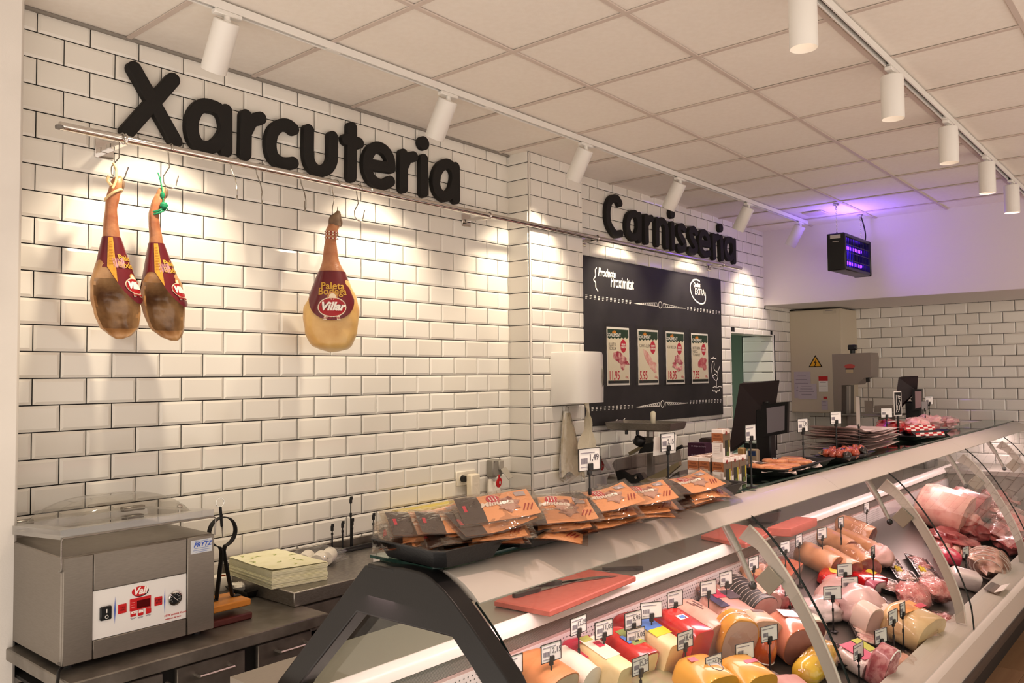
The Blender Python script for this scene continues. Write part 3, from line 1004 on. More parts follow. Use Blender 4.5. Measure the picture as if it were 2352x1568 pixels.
for cs, nm, price, cols, kind, lb in POST:
    x0, x1 = (cs[0][0] + cs[3][0]) / 2, (cs[1][0] + cs[2][0]) / 2
    z1, z0 = (cs[0][2] + cs[1][2]) / 2, (cs[2][2] + cs[3][2]) / 2
    W_, H_ = x1 - x0, z1 - z0
    t = thing('price_poster', 'paper price poster showing ' + lb, 'poster', (x0, PY, z0), 'price posters on the chalkboard')

    def pt(u, v, d):
        return (x0 + u * W_, PY - d, z0 + v * H_)
    nn = 10
    g = MB()
    g.grid(lambda u, v: pt(u, v, .0008 + .0016 * math.sin(v * 17 + u * 2) ** 2), 2, 14)
    sh = g.build('sheet', M_PWHITE, t)
    MB().prism([(x0 + W_ * .035, z0 + H_ * .07), (x0 + W_ * .965, z0 + H_ * .07), (x0 + W_ * .965, z0 + H_ * .965), (x0 + W_ * .035, z0 + H_ * .965)], -PY + .0028, -PY + .0032, M=FY((0, 0, 0))).build('printed_ground', M_PAPER, t, smooth=0)
    zg = [(x0 + W_ * (.035 + .93 * k / 12), z0 + H_ * ((.79 if k % 2 else .815) + .02 * k / 12)) for k in range(13)]
    MB().prism(zg + [(x0 + W_ * .965, z0 + H_ * .965), (x0 + W_ * .035, z0 + H_ * .965)], -PY + .0034, -PY + .0037, M=FY((0, 0, 0))).build('header', M_PGREEN, t, smooth=0)
    fl_ = []
    for k, (dx, hh) in enumerate(((-.07, .035), (-.02, .05), (.025, .065), (.065, .045))):
        fl_.append((dx, hh))
    b = MB()
    for dx, hh in fl_:
        b.prism([(x0 + W_ * (.32 + dx - .022), z0 + H_ * .892), (x0 + W_ * (.32 + dx + .022), z0 + H_ * .892), (x0 + W_ * (.32 + dx + .012), z0 + H_ * (.892 + hh)), (x0 + W_ * (.32 + dx - .012), z0 + H_ * (.892 + hh * .9))], -PY + .0039, -PY + .0042, M=FY((0, 0, 0)))
    b.build('flame_logo', M_PORG, t, smooth=0)
    text('COALIMENT', .034 * W_ / .3, FY(pt(.30, .862, .0042)), M_PWHITE, t, bold=.0006)
    for k, s_ in enumerate(nm):
        text(s_, .034 * W_ / .3, FY(pt(.07, .70 - .068 * k, .0036)), M_PGREY, t, align='LEFT', sx=.75)
    b = MB()
    b.prism([(x0 + W_ * (.72 + .13 * math.cos(2 * PI * k / 28)), z0 + H_ * .68 + W_ * .165 * math.sin(2 * PI * k / 28)) for k in range(28)], -PY + .0036, -PY + .0039, M=FY((0, 0, 0)))
    b.build('offer_badge', M_PRED, t, smooth=0)
    text('GRAN\nOFERTA', .021 * W_ / .3, FY(pt(.72, .68, .0041)), M_PWHITE, t, bold=.0006, sx=.9)
    mm = mat('printed_meat_' + kind, cols[0], .5, noise=(cols[1], 26, .42, .62))
    b = MB()
    cx_, cz_ = x0 + W_ * .58, z0 + H_ * .42

    def blob(px, pz, rx, rz, rot, sd, nn=26, jit=.18, lay=0):
        P = []
        for k in range(nn):
            a = 2 * PI * k / nn
            q = 1 + jit * mnoise.noise(Vector((math.cos(a) * 1.7 + sd * 3.7, math.sin(a) * 1.7, sd)))
            u, v = rx * q * math.cos(a), rz * q * math.sin(a)
            P.append((px + u * math.cos(rot) - v * math.sin(rot), pz + u * math.sin(rot) + v * math.cos(rot)))
        b.prism(P, -PY + .0036, -PY + .0039 + .0002 * lay, M=FY((0, 0, 0)))
    if kind == 'chop':
        blob(cx_, cz_ + .02, W_ * .34, H_ * .085, -.35, 1, jit=.5)
        blob(cx_ + W_ * .10, cz_ - H_ * .075, W_ * .10, H_ * .09, .3, 2, lay=1)
    elif kind == 'loin':
        blob(cx_ - W_ * .02, cz_ + H_ * .01, W_ * .42, H_ * .075, -.75, 3, jit=.3)
        blob(cx_ + W_ * .15, cz_ - H_ * .08, W_ * .17, H_ * .07, .2, 4, lay=1)
    elif kind == 'pile':
        for k in range(9):
            blob(cx_ + W_ * rnd.uniform(-.16, .18), cz_ + H_ * (.10 - .028 * k), W_ * .15, H_ * .035, rnd.uniform(-.6, .6), k, jit=.4, lay=k)
    else:
        blob(cx_ + W_ * .03, cz_, W_ * .26, H_ * .10, .2, 7, jit=.25)
        blob(cx_ + W_ * .18, cz_ - H_ * .10, W_ * .12, H_ * .06, .2, 8, lay=1)
    b.build('meat_picture', mm, t, smooth=0)
    text(price, .092 * W_ / .3, FY(pt(.06, .165, .0036)), M_PRED, t, align='LEFT', sx=.72, bold=.001)
    text('€/Kg', .028 * W_ / .3, FY(pt(.93, .135, .0036)), M_PRED, t, align='RIGHT', sx=.7)
    MB().prism([(x0 + W_ * .035, z0 + H_ * .035), (x0 + W_ * .965, z0 + H_ * .035), (x0 + W_ * .965, z0 + H_ * .085), (x0 + W_ * .035, z0 + H_ * .085)], -PY + .0034, -PY + .0037, M=FY((0, 0, 0))).build('footer', M_PBLK, t, smooth=0)
    MB().box((x0 + W_ * .46, PY - .0055, z0 + H_ * .53), (W_ * 1.2, .0008, H_ * 1.10)).build('plastic_sleeve', M_SLEEVE, t)

# ---------------------------------------------------------------- paper dispenser on the pillar
a0 = (3.017,-0.17,1.741)
dz1, dz0 = (3.02,-0.17,1.904)[2], (3.023,-0.17,1.569)[2]
dp = thing('paper_dispenser', 'white rounded paper towel dispenser on the tiled pillar', 'dispenser', (a0[0] + .16, -.17, dz0))
dw, dd = .315, .235
rings = []
prof = [(0.0, .965), (.012, .985), (.05, 1.0), (.5, 1.012), (.93, 1.0), (.985, .975), (1.0, .93)]
for v, s_ in prof:
    ring = []
    for (u, w_) in [(0, 0), (.0, .25), (.01, .55), (.04, .80), (.12, .94), (.3, 1.0), (.5, 1.02), (.7, 1.0), (.88, .94), (.96, .80), (.99, .55), (1, .25), (1, 0)]:
        z = dz0 + (dz1 - dz0 + .012) * v + (.018 * (w_) if v < .02 else 0)
        ring.append((a0[0] + dw * (.5 + (u - .5) * s_), -.17 - .002 - dd * w_ * s_, z))
    rings.append(ring)
MB().rings(rings).build('cover', M_WHITE, dp)
sidex = a0[0] + dw + .0015
zc = (dz0 + dz1) / 2
b = MB()
P = [(.020 * math.cos(t_) * (1 if math.sin(t_) > 0 else .75), .055 * math.sin(t_)) for t_ in [2 * PI * k / 20 for k in range(20)]]
Tn = frame((a0[0] + dw * .83, -.17 - dd * .985, zc + .015), z=(.45, -1, 0))
b.prism([(y_ * 0 + p0, p1) for (p0, p1) in P for y_ in (0,)], -.004, .004, M=Matrix.Translation(Tn.translation) @ Euler((R(90), 0, R(24))).to_matrix().to_4x4())
b.build('sight_window', mat('dark_window', '#23211f', .15), dp)
b = MB()
P = [(p0 * 1.35, p1 * 1.18) for p0, p1 in P]
b.prism(P, -.004, .0015, M=Matrix.Translation(Tn.translation) @ Euler((R(90), 0, R(24))).to_matrix().to_4x4())
b.build('window_rim', mat('grey_rim', '#9c988f', .3), dp)
# twisted strip of paper hanging out
pp = MB()
px_, py_ = a0[0] + .225, -.30


def strip(u, v):
    z = dz0 + .02 - v * .36
    wd = .028 + .030 * abs(math.sin(v * 5.2 + .5))
    an = v * 2.6 + .2
    return (px_ + .012 * math.sin(v * 5) + (u - .5) * 2 * wd * math.cos(an), py_ + (u - .5) * 2 * wd * math.sin(an) + .012 * math.sin(u * 9), z)


pp.grid(strip, 6, 22)
M_TISSUE = mat('cream_tissue', '#e9dfc8', .8, bump=(60, .3))
o = pp.build('paper_strip', M_TISSUE, dp)
# bundle of clear bags hanging on the pillar
bg = thing('bag_bundle', 'bundle of clear plastic bags hanging on the pillar below the white dispenser', 'bags', (a0[0] + .10, -.19, 1.0))
top = (3.127,-0.21,1.498)
bot = (3.119,-0.21,1.089)


def bag(seed, x, wtop, wbot, zt, zb, yb):
    def fn(u, v):
        a = 2 * PI * u
        w_ = wtop + (wbot - wtop) * min(1, v * 1.35) ** .8
        k = 1 + .22 * mnoise.noise(Vector((math.cos(a) * 2 + seed * 5, math.sin(a) * 2, v * 1.5 + seed)))
        return (x + w_ * math.cos(a) * k + .02 * (v), yb - .004 - (.014 + .020 * v) * (1 + math.sin(a) * k), zt + (zb - zt) * v + .02 * math.sin(a * 3 + seed) * v)
    return MB().grid(fn, 22, 10, closeu=True)


M_BAG = film('milky_bag', '#efe9dc', .14, .3, .6, bump=(24, .8))
M_BAGW = mat('white_bag_film', '#e6e0d2', .45, bump=(30, .5))
bag(1, top[0] + .02, .02, .085, top[2] + .03, bot[2] + .03, -.176).build('bag_stack', M_BAGW, bg)
bag(4, top[0] + .03, .03, .125, top[2] + .02, bot[2], -.18).build('outer_bag', M_BAG, bg)
MB().tube([(top[0] + .05, -.175, top[2] + .06), (top[0] + .045, -.20, top[2] + .055), (top[0] + .03, -.215, top[2] + .01), (top[0] + .035, -.20, top[2] - .02)], .0022, 6).build('wire_hook', M_STEEL, bg)

# ---------------------------------------------------------------- sockets at the foot of the tiled wall
M_SOCK = mat('ivory_plastic', '#e6dfd0', .35)
s0, s1 = (2.301,0,1.1), (2.468,0,1.213)
sk = thing('wall_socket', 'ivory double wall socket with a black plug pushed in', 'socket', ((s0[0] + s1[0]) / 2, -.008, s0[2]))
cx_, cz_ = (s0[0] + s1[0]) / 2, (s0[2] + s1[2]) / 2
sw, sh_ = s1[0] - s0[0], .085
MB().box((cx_, -.013, cz_), (sw, .012, sh_), .004).build('plate', M_SOCK, sk)
for dx in (-.25, .25):
    MB().lathe([(0, 0), (.022, 0), (.024, .004), (.024, .007), (0, .007)], 20, M=frame((cx_ + dx * sw, -.019, cz_), z=(0, -1, 0))).build('socket_well', M_SOCK, sk)
MB().cyl((cx_ - .25 * sw, -.02, cz_), (cx_ - .25 * sw, -.05, cz_), .021, .018).build('plug', M_BLACK, sk)
pl = thing('power_plug', 'black plug and lead hanging from the ivory socket', 'plug', (cx_ + .25 * sw, -.02, cz_))
MB().cyl((cx_ + .25 * sw, -.026, cz_), (cx_ + .25 * sw, -.055, cz_), .021, .017).box((cx_ + .25 * sw + .012, -.05, cz_ - .02), (.016, .016, .05), .005).build('plug_body', M_BLACK, pl)
MB().tube(spline([(cx_ + .25 * sw + .012, -.05, cz_ - .04), (cx_ + .25 * sw + .02, -.05, cz_ - .08), (cx_ + .25 * sw + .04, -.04, cz_ - .14), (cx_ + .25 * sw + .04, -.03, cz_ - .22)]), .0035, 6).build('lead', M_BLACKM, pl)
ad = thing('plug_adapter', 'tall ivory box plugged in front of the socket, wrapped in creased film', 'adapter', (cx_ - .02, -.06, cz_ - .1))
MB().box((cx_ - .0, -.074, cz_ - .068), (.078, .046, .19), .006).build('adapter_body', mat('cream_box', '#e8ddc8', .5, bump=(30, .3)), ad)
g0, g1 = (2.55,-0.01,1.132), (2.664,-0.01,1.256)
gb = thing('socket_box', 'grey weatherproof socket box with its flap lid hanging open', 'socket box', (g0[0], -.006, g0[2]))
gx, gz = (g0[0] + g1[0]) / 2 + .01, (g0[2] + g1[2]) / 2
M_GREY = mat('grey_plastic', '#8f8a80', .4)
MB().box((gx, -.034, gz), (.086, .055, .105), .006).build('box_body', M_GREY, gb)
MB().box((gx + .028, -.066, gz + .02), (.05, .012, .055), .005).build('hinge_cover', mat('pale_grey_plastic', '#a8a296', .35), gb)
MB().box((0, 0, -.04), (.05, .005, .08), .002, M=TR((gx + .036, -.075, gz + .0), rx=-38, ry=-14)).build('flap_lid', mat('pale_grey_plastic', '#a8a296', .35), gb)
for dz in (-.042, .042):
    MB().cyl((gx - .03, -.061, gz + dz), (gx - .03, -.064, gz + dz), .004, n=8).build('screw', M_STEEL, gb)


def red_tag(px_, py_, pz_, lb):
    t = thing('red_tag', lb, 'tag', (px_, py_, pz_), 'red round tags by the socket boxes')
    MB().prism([(.021 * math.cos(2 * PI * k / 24), .030 * math.sin(2 * PI * k / 24)) for k in range(24)], -.004, .004, M=FY((px_, py_, pz_), -18)).build('disc', M_RED, t)
    MB().box((px_ + .002, py_, pz_ + .038), (.011, .008, .02), .002).build('grip', M_RED, t)
    MB().box((px_ + .004, py_ - .0052, pz_ - .0), (.014, .0012, .016)).build('sticker', mat('grey_label', '#b8b2a8', .5), t)
    MB().tube([(px_ + .016 * math.cos(a), py_ + .003, pz_ + .024 + .014 * math.sin(a)) for a in [R(20 + 14 * k) for k in range(11)]], .0022, 6).build('wire_loop', M_WHITE, t)


q = (2.568,-0.115,1.117)
red_tag(q[0], q[1], q[2], 'red round tag hanging at the grey socket box, over white bags')
q = (3.695,-0.1,1.115)
red_tag(q[0], q[1], q[2], 'red round tag on the far side of the pillar, below the chalkboard')
q = (3.665,-0.08,1.141)
t = thing('socket_box', 'small grey socket flap partly hidden beyond the tiled pillar', 'socket box', q)
MB().box((q[0] - .03, -.085, q[2] + .0), (.09, .05, .10), .006).build('box_body', M_GREY, t)
MB().box((0, 0, -.04), (.05, .005, .085), .002, M=TR((q[0] + .03, -.115, q[2] + .02), rx=-35)).build('flap_lid', mat('pale_grey_plastic', '#a8a296', .35), t)
# clump of cream bags under the grey box
t0 = (2.572,-0.09,1.122)
t = thing('bag_bundle', 'cream crumpled bags hung under the grey socket box, behind the orange packs', 'bags', t0)
for sd, dx, wb in ((2, -.03, .055), (6, .05, .06), (9, .01, .05)):
    bag(sd, t0[0] + dx * .4, .012, wb, t0[2] + .02 - .004 * sd, t0[2] - .17, -.03).build('bag', M_BAGW if sd != 9 else M_BAG, t)

# ---------------------------------------------------------------- electrical cabinet on the end wall
ec = thing('electrical_cabinet', 'tall cream electrical cabinet with a yellow warning triangle', 'cabinet', (7.47, -.33, 1.355))
MB().box((7.475, -.325, 1.882), (.475, .528, 1.054), .004).build('cabinet_body', mat('cream_enamel', '#c9bda6', .45), ec)
MB().box((7.236, -.325, 1.882), (.006, .515, 1.040), .002).build('door', mat('cream_enamel', '#c9bda6', .45), ec)
CXP = 7.2325
tri = [([(7.233,-0.322,1.942)][0]), ([(7.233,-0.26,1.821)][0]), ([(7.233,-0.394,1.824)][0])]
cy_, cz_ = sum(q[1] for q in tri) / 3, sum(q[2] for q in tri) / 3
s_ = .083
for nm, k, d, m_ in (('triangle_border', 1.0, .0008, M_BLACKM), ('triangle_face', .76, .0016, mat('warning_yellow', '#e8a81c', .5))):
    MB().prism([(s_ * k * math.cos(R(a)), s_ * k * math.sin(R(a))) for a in (90, 210, 330)], 0, d, M=FX((CXP, cy_, cz_))).build(nm, m_, ec, smooth=0)
MB().prism([(.006, .042), (-.016, -.002), (-.001, .002), (-.010, -.030), (-.014, -.026), (-.005, -.044), (.004, -.028), (-.003, -.030), (.014, .010), (.001, .008)], .0016, .002, M=FX((CXP, cy_, cz_))).build('lightning_mark', M_BLACKM, ec, smooth=0)
M_SHEET = mat('lilac_sheet', '#bdb3bb', .7)


def sheet(cs, m_, d, nm, lines=0, head=None):
    ys = [q[1] for q in cs]
    zs = [q[2] for q in cs]
    y0, y1, z0, z1 = max(ys), min(ys), min(zs), max(zs)
    t = tag(MB().box((CXP - d - .001, (y0 + y1) / 2, (z0 + z1) / 2), (.001, y0 - y1, z1 - z0)).build('notice', m_), nm, 'notice', 'notices taped to the cabinet')
    b = MB()
    for k in range(lines):
        z = z1 - (z1 - z0) * (.16 + .7 * k / max(1, lines))
        b.box((CXP - d - .0018, y0 - (y0 - y1) * .45, z), (.0006, (y0 - y1) * (.55 + .25 * ((k * 7) % 3) / 2), .004))
    if lines:
        b.build('printed_lines', mat('ink_grey', '#6f6874', .7), t)
    if head:
        MB().box((CXP - d - .0019, (y0 + y1) / 2, z1 - (z1 - z0) * head / 2), (.0006, (y0 - y1), (z1 - z0) * head)).build('red_heading', M_RED, t)


sheet([(7.233,-0.099,1.776),(7.233,-0.272,1.503)], M_SHEET, .001, 'pale printed sheet taped to the cabinet, the upper left one', 5)
sheet([(7.233,-0.141,1.651),(7.233,-0.332,1.493)], mat('lilac_sheet_b', '#c4bac0', .7), .0025, 'pale printed sheet overlapping another low on the cabinet door', 4)
sheet([(7.233,-0.354,1.727),(7.233,-0.447,1.568)], M_PWHITE, .001, 'white notice with a red heading on the cabinet', 3, .3)
sheet([(7.233,-0.398,1.521),(7.233,-0.433,1.496)], M_RED, .001, 'tiny red label low on the cabinet')
sheet([(7.233,-0.377,1.483),(7.233,-0.44,1.388)], M_SHEET, .001, 'small grey slip at the foot of the cabinet door', 2)
sheet([(7.233,-0.415,2.396),(7.233,-0.547,2.36)], mat('cream_enamel_b', '#bfb39c', .5), .001, 'thin printed strip at the top of the cabinet', 1)
# ---------------------------------------------------------------- hanging hams
M_SKIN = mat('cured_rind', '#8f6038', .38, noise=('#cfa06a', 9, .3, .7), bump=(22, .35), coat=.25)
M_LEG = mat('cured_leg_skin', '#8a4c2e', .35, noise=('#b57f58', 14, .3, .72), bump=(40, .3), coat=.3)
M_FAT = mat('yellow_fat', '#c99a55', .35, noise=('#e2bf7c', 7, .35, .7), bump=(14, .3), coat=.3)
M_CUT = mat('dark_cured_meat', '#5e3f28', .4, noise=('#a98358', 9, .36, .64), bump=(16, .6), coat=.3)
M_HOOF = mat('brown_hoof', '#7a6048', .6, noise=('#5c4634', 20, .3, .7), bump=(30, .4))
M_SLV = mat('burgundy_sleeve', '#6a1420', .3, noise=('#4c0e18', 5, .3, .7), coat=.3)
M_GOLD = mat('gold_print', '#c99b3a', .4)
M_CREAMP = mat('cream_print', '#e8d9c0', .5)
M_VRED = mat('logo_red', '#a3161f', .4)


def ham(L, Rr, label, kind, a0, hoofend, string, yc=-.2):
    n = len(L)
    t = thing('cured_ham', label, 'ham', (L[0][0], yc, L[-1][2]), 'cured hams hanging from the rail')
    sl = []
    for i in range(n):
        cx, z = (L[i][0] + Rr[i][0]) / 2, (L[i][2] + Rr[i][2]) / 2
        rx = abs(Rr[i][0] - L[i][0]) / 2 * .95
        sl.append((z, cx, rx))

    def at(z):
        for i in range(n - 1):
            if sl[i][0] >= z >= sl[i + 1][0]:
                f = (sl[i][0] - z) / (sl[i][0] - sl[i + 1][0])
                f = f * f * (3 - 2 * f) * .5 + f * .5
                return sl[i][1] + (sl[i + 1][1] - sl[i][1]) * f, sl[i][2] + (sl[i + 1][2] - sl[i][2]) * f
        return (sl[0][1:] if z > sl[0][0] else sl[-1][1:])
    z1, z0 = sl[0][0], sl[-1][0]
    NV, NU = 44, 36
    PHI = -.38 if kind == 'cut' else -.55
    CPH, SPH = math.cos(PHI), math.sin(PHI)
    zcut = z0 + (z1 - z0) * .43
    rings = []
    for j in range(NV + 1):
        z = z1 + (z0 - z1) * j / NV
        cx, rx = at(z)
        ry = min(rx * .92, .085)
        conc = 0
        if kind == 'cut' and z < zcut:
            f = min(1, (zcut - z) / .08) * min(1, (z - z0 + .012) / .06)
            conc = 1.28 * f
        ring = []
        for k in range(NU):
            a = 2 * PI * k / NU
            c, s = math.cos(a), math.sin(a)
            q = 1 + .07 * mnoise.noise(Vector((c * 1.6 + label.__len__(), s * 1.6, z * 16)))
            y = ry * s * q
            if s < 0:
                y = ry * s * q * (1 - conc * max(0, 1 - abs(c * 1.18) ** 5))
                if conc:
                    y += .016 * mnoise.noise(Vector((c * 2.5, z * 22, 3.3 + len(label)))) * f
            xx = rx * c * q
            ring.append((cx + xx * CPH - y * SPH, yc + xx * SPH + y * CPH, z))
        rings.append(ring)
    body, cutm, legm = MB(), MB(), MB()
    for j in range(NV):
        zz = (rings[j][0][2] + rings[j + 1][0][2]) / 2
        for k in range(NU):
            k2 = (k + 1) % NU
            am = 2 * PI * (k + .5) / NU
            tgt = body
            if kind == 'cut' and zz < zcut - .02 and zz > z0 + .035 and math.sin(am) < -.12 and abs(math.cos(am)) < .84 + .08 * mnoise.noise(Vector((zz * 30, am, 1))):
                tgt = cutm
            elif zz > zcut + .10:
                tgt = legm
            tgt.add([rings[j][k], rings[j][k2], rings[j + 1][k2], rings[j + 1][k]], [(0, 1, 2, 3)])
    body.add(rings[-1], [list(range(NU))])
    legm.add(rings[0], [list(range(NU))[::-1]])
    bo = body.build('ham_body', M_SKIN if kind == 'cut' else M_FAT, t, smooth=75)
    legm.build('shank', M_LEG, t, smooth=75)
    if cutm.v:
        cutm.build('cut_face', M_CUT, t, smooth=75)
    # trotter
    c0, r0 = at(z1)
    hf = MB()
    hp = [Vector((c0, yc, z1 - .012))] + [Vector(h) for h in hoofend]
    rr = [r0 * 1.02, r0 * .95, r0 * .72, r0 * .25][:len(hp)]
    hf.tube(spline(hp, 4), [rr[min(int(i / 4), len(rr) - 1)] + (rr[min(int(i / 4) + 1, len(rr) - 1)] - rr[min(int(i / 4), len(rr) - 1)]) * ((i % 4) / 4) for i in range(4 * (len(hp) - 1) + 1)], 12)
    hf.build('trotter', M_HOOF if kind == 'skin' else M_LEG, t, smooth=75)
    dew = MB()
    dew.ball((c0 + r0 * .9, yc - .01, z1 + .01), (.009, .009, .022), 10, 7)
    dew.build('dewclaw', M_HOOF, t)
    # paper sleeve: a cone that ends in a long tongue
    zt = z0 + (z1 - z0) * (.66 if kind == 'cut' else .62)
    zb = z0 + (z1 - z0) * .25
    ct, rt = at(zt)
    cb_, rb = at(zb)
    rt, rb = rt * 1.10, rb * 1.10 + .004

    def S(a, v, lift=0.):
        """v in metres down the sleeve."""
        f = v / (zt - zb)
        cx = ct + (cb_ - ct) * f
        rx = rt + (rb - rt) * min(f, 1.0) + lift
        ry = min(rx * .95, .088 + .012 * f) + lift
        xx, yy = rx * math.cos(a - PHI), ry * math.sin(a - PHI)
        return Vector((cx + xx * CPH - yy * SPH, yc + xx * SPH + yy * CPH, zt - v))
    Lm = (zt - zb) * (1.06 if kind == 'cut' else 1.04)

    def length(a):
        d = abs((a - a0 + PI) % (2 * PI) - PI)
        return Lm * (.47 + .53 * max(0, math.cos(min(d * 1.15, PI / 2))) ** (1.3 if kind == 'cut' else 1.05)) if d < 1.8 else Lm * (.47 + .25 * min(1, (d - 1.8) / .8))
    sm = MB()
    sm.grid(lambda u, v: S(a0 - PI + 2 * PI * u, v * length(a0 - PI + 2 * PI * u)), 48, 14)
    slv = sm.build('paper_sleeve', M_SLV, t, smooth=80)

    def wrap(o, ac, vc):
        """Lay a flat mesh (metres; x right, y up) onto the sleeve around angle ac, vc metres down."""
        off = wloc(t)
        o.data.transform(o.matrix_local)
        o.matrix_local = Matrix.Identity(4)
        for p in o.data.vertices:
            vv = vc - p.co.y
            rr_ = rt + (rb - rt) * min(1, vv / (zt - zb))
            p.co = S(ac + p.co.x / rr_, vv, .0012 + max(0, p.co.z)) - off
        o.data.update()
        return o
    k = rb / .125

    def flat(b, nm, m_, ac, vc):
        return wrap(b.build(nm, m_, t, world=False, smooth=0), ac, vc)

    def tx(s_, size, m_, ac, vc, **kw):
        o = text(s_, size, Matrix.Identity(4), m_, t, world=False, **kw)
        return wrap(o, ac, vc)
    tx('Paleta', .040 * k, M_GOLD, a0, Lm * .32, sx=.86, bold=.0007)
    tx('Bodega', .040 * k, M_GOLD, a0, Lm * .43, sx=.86, bold=.0007)

    def disc(rx, ry, d, dx=0, dy=0):
        return MB().add([(dx, dy, d)] + [(dx + rx * math.cos(2 * PI * q / 32), dy + ry * math.sin(2 * PI * q / 32), d) for q in range(32)], [(0, q + 1, (q + 1) % 32 + 1) for q in range(32)])
    vl = Lm * .74
    flat(disc(.020 * k, .020 * k, .0004, 0, .042 * k), 'round_emblem', mat('tan_emblem', '#c9905a', .5), a0, vl)
    flat(disc(.013 * k, .013 * k, .0008, 0, .042 * k), 'emblem_figure', mat('emblem_cream', '#ecdcc0', .5), a0, vl)
    flat(disc(.058 * k, .040 * k, .0004), 'logo_border', M_CREAMP, a0, vl)
    flat(disc(.054 * k, .036 * k, .0009), 'logo_oval', M_VRED, a0, vl)
    tx('Villar', .046 * k, M_PWHITE, a0, vl - .002, shear=.3, sx=.85, bold=.0022, ext=.0016)
    rb_ = MB().add([(-.034 * k, -.052 * k, .001), (.034 * k, -.052 * k, .001), (.030 * k, -.036 * k, .001), (-.030 * k, -.036 * k, .001)], [(0, 1, 2, 3)])
    flat(rb_, 'ribbon', M_CREAMP, a0, vl)
    tx('DESDE 1940', .013 * k, M_VRED, a0, vl + .044 * k, ext=.0016)
    if kind == 'cut':
        ys = -PI / 2 - .52
        g = MB().grid(lambda u, v: S(ys - .23 + .46 * u, .004 + v * (length(ys - .23 + .46 * u) - .008), .0012), 6, 8)
        g.build('gold_stripe', mat('gold_stripe', '#d39a35', .4, noise=('#c48c2c', 60, .4, .6)), t)
        for q in range(9):
            v0 = .02 + q * .011
            g = MB().grid(lambda u, v: S(ys - .13 + .26 * u, v0 + v * .0025, .002), 4, 1)
            g.build('stripe_print', mat('stripe_print', '#9c6a1c', .5), t)
        bar = MB()
        for q in range(9):
            bar.add([(-.02 + q * .004, -.016, .0006), (-.0184 + q * .004, -.016, .0006), (-.0184 + q * .004, .016, .0006), (-.02 + q * .004, .016, .0006)], [(0, 1, 2, 3)])
        bar.add([(-.024, -.02, .0003), (.018, -.02, .0003), (.018, .02, .0003), (-.024, .02, .0003)], [(0, 1, 2, 3)])
        flat(bar, 'print_block', mat('pink_print', '#c9949a', .5), ys + .48, Lm * .40)
    # string
    cs, rs = at(z1 - .035 if kind == 'cut' else z1 - .055)
    zs = z1 - .035 if kind == 'cut' else z1 - .055
    if string == 'pale':
        ms = mat('cream_string', '#d9bd8c', .8, bump=(80, .4))
        b = MB()
        b.tube([(cs + (rs + .004) * math.cos(a), yc + (rs + .004) * math.sin(a), zs + .022 * math.cos(a + .6)) for a in [2 * PI * q / 24 for q in range(24)]], .0055, 8, closed=True)
        b.tube(spline([(cs - .015, yc - rs, zs + .02), (cs + .0, yc - rs * .9, zs + .06), (cs + .004, yc - .012, zs + .10), (cs - .002, yc, zs + .125)]), .005, 8)
        b.tube(spline([(cs - .02, yc - rs, zs + .03), (cs - .035, yc - rs, zs + .05), (cs - .03, yc - rs - .004, zs + .065)]), .006, 8)
        b.build('string', ms, t)
    elif string == 'green':
        ms = mat('green_string', '#0f7a50', .7, bump=(80, .4))
        b = MB()
        for dz in (-.004, .006):
            b.tube([(cs + (rs + .003) * math.cos(a), yc + (rs + .003) * math.sin(a), zs - .03 + dz + .018 * math.cos(a - .4)) for a in [2 * PI * q / 24 for q in range(24)]], .0042, 8, closed=True)
        b.ball((cs + .012, yc - rs - .004, zs - .012), (.017, .010, .014), 10, 8, jit=.4)
        b.ball((cs + .010, yc - rs * .8, zs + .030), (.010, .009, .015), 10, 8, jit=.4)
        b.tube(spline([(cs + .010, yc - rs, zs - .01), (cs + .011, yc - rs * .9, zs + .03), (cs + .006, yc - .01, zs + .09), (cs + .0, yc, zs + .125)]), .003, 8)
        b.tube([(cs + .012, yc - rs - .005, zs - .012), (cs + .028, yc - rs - .005, zs - .028)], .003, 6)
        b.build('string', ms, t)
    else:
        b = MB()
        for dz in (0, .012, -.018):
            for q in range(22):
                a = 2 * PI * q / 22
                b.ball((cs + (rs + .003) * math.cos(a), yc + (rs + .003) * math.sin(a), zs + dz + .005 * math.sin(a)), .0036, 6, 5, mi=q % 2)
        b.build('string', [mat('red_cord', '#8c2a22', .6), mat('white_cord', '#e5dccb', .6)], t)
        MB().ball((cs + rs + .004, yc - .005, zs + .008), .0055, 8, 6).build('green_seal', mat('green_seal', '#57b83c', .5), t)
    return t


ham([(0.197,-0.2,2.517),(0.185,-0.2,2.47),(0.182,-0.2,2.428),(0.177,-0.2,2.373),(0.174,-0.2,2.313),(0.163,-0.2,2.253),(0.144,-0.2,2.192),(0.131,-0.2,2.132),(0.134,-0.2,2.074),(0.144,-0.2,2.016),(0.168,-0.2,1.964),(0.201,-0.2,1.933),(0.227,-0.2,1.924)],
    [(0.246,-0.2,2.525),(0.237,-0.2,2.478),(0.226,-0.2,2.434),(0.231,-0.2,2.381),(0.24,-0.2,2.321),(0.256,-0.2,2.263),(0.278,-0.2,2.204),(0.308,-0.2,2.146),(0.317,-0.2,2.086),(0.32,-0.2,2.025),(0.315,-0.2,1.97),(0.292,-0.2,1.945),(0.254,-0.2,1.923)],
    'cured ham leg tied with pale string, dark cut side showing, leftmost on the rail', 'cut', -1.0, [(0.226,-0.2,2.537),(0.234,-0.2,2.552),(0.236,-0.2,2.563)], 'pale')
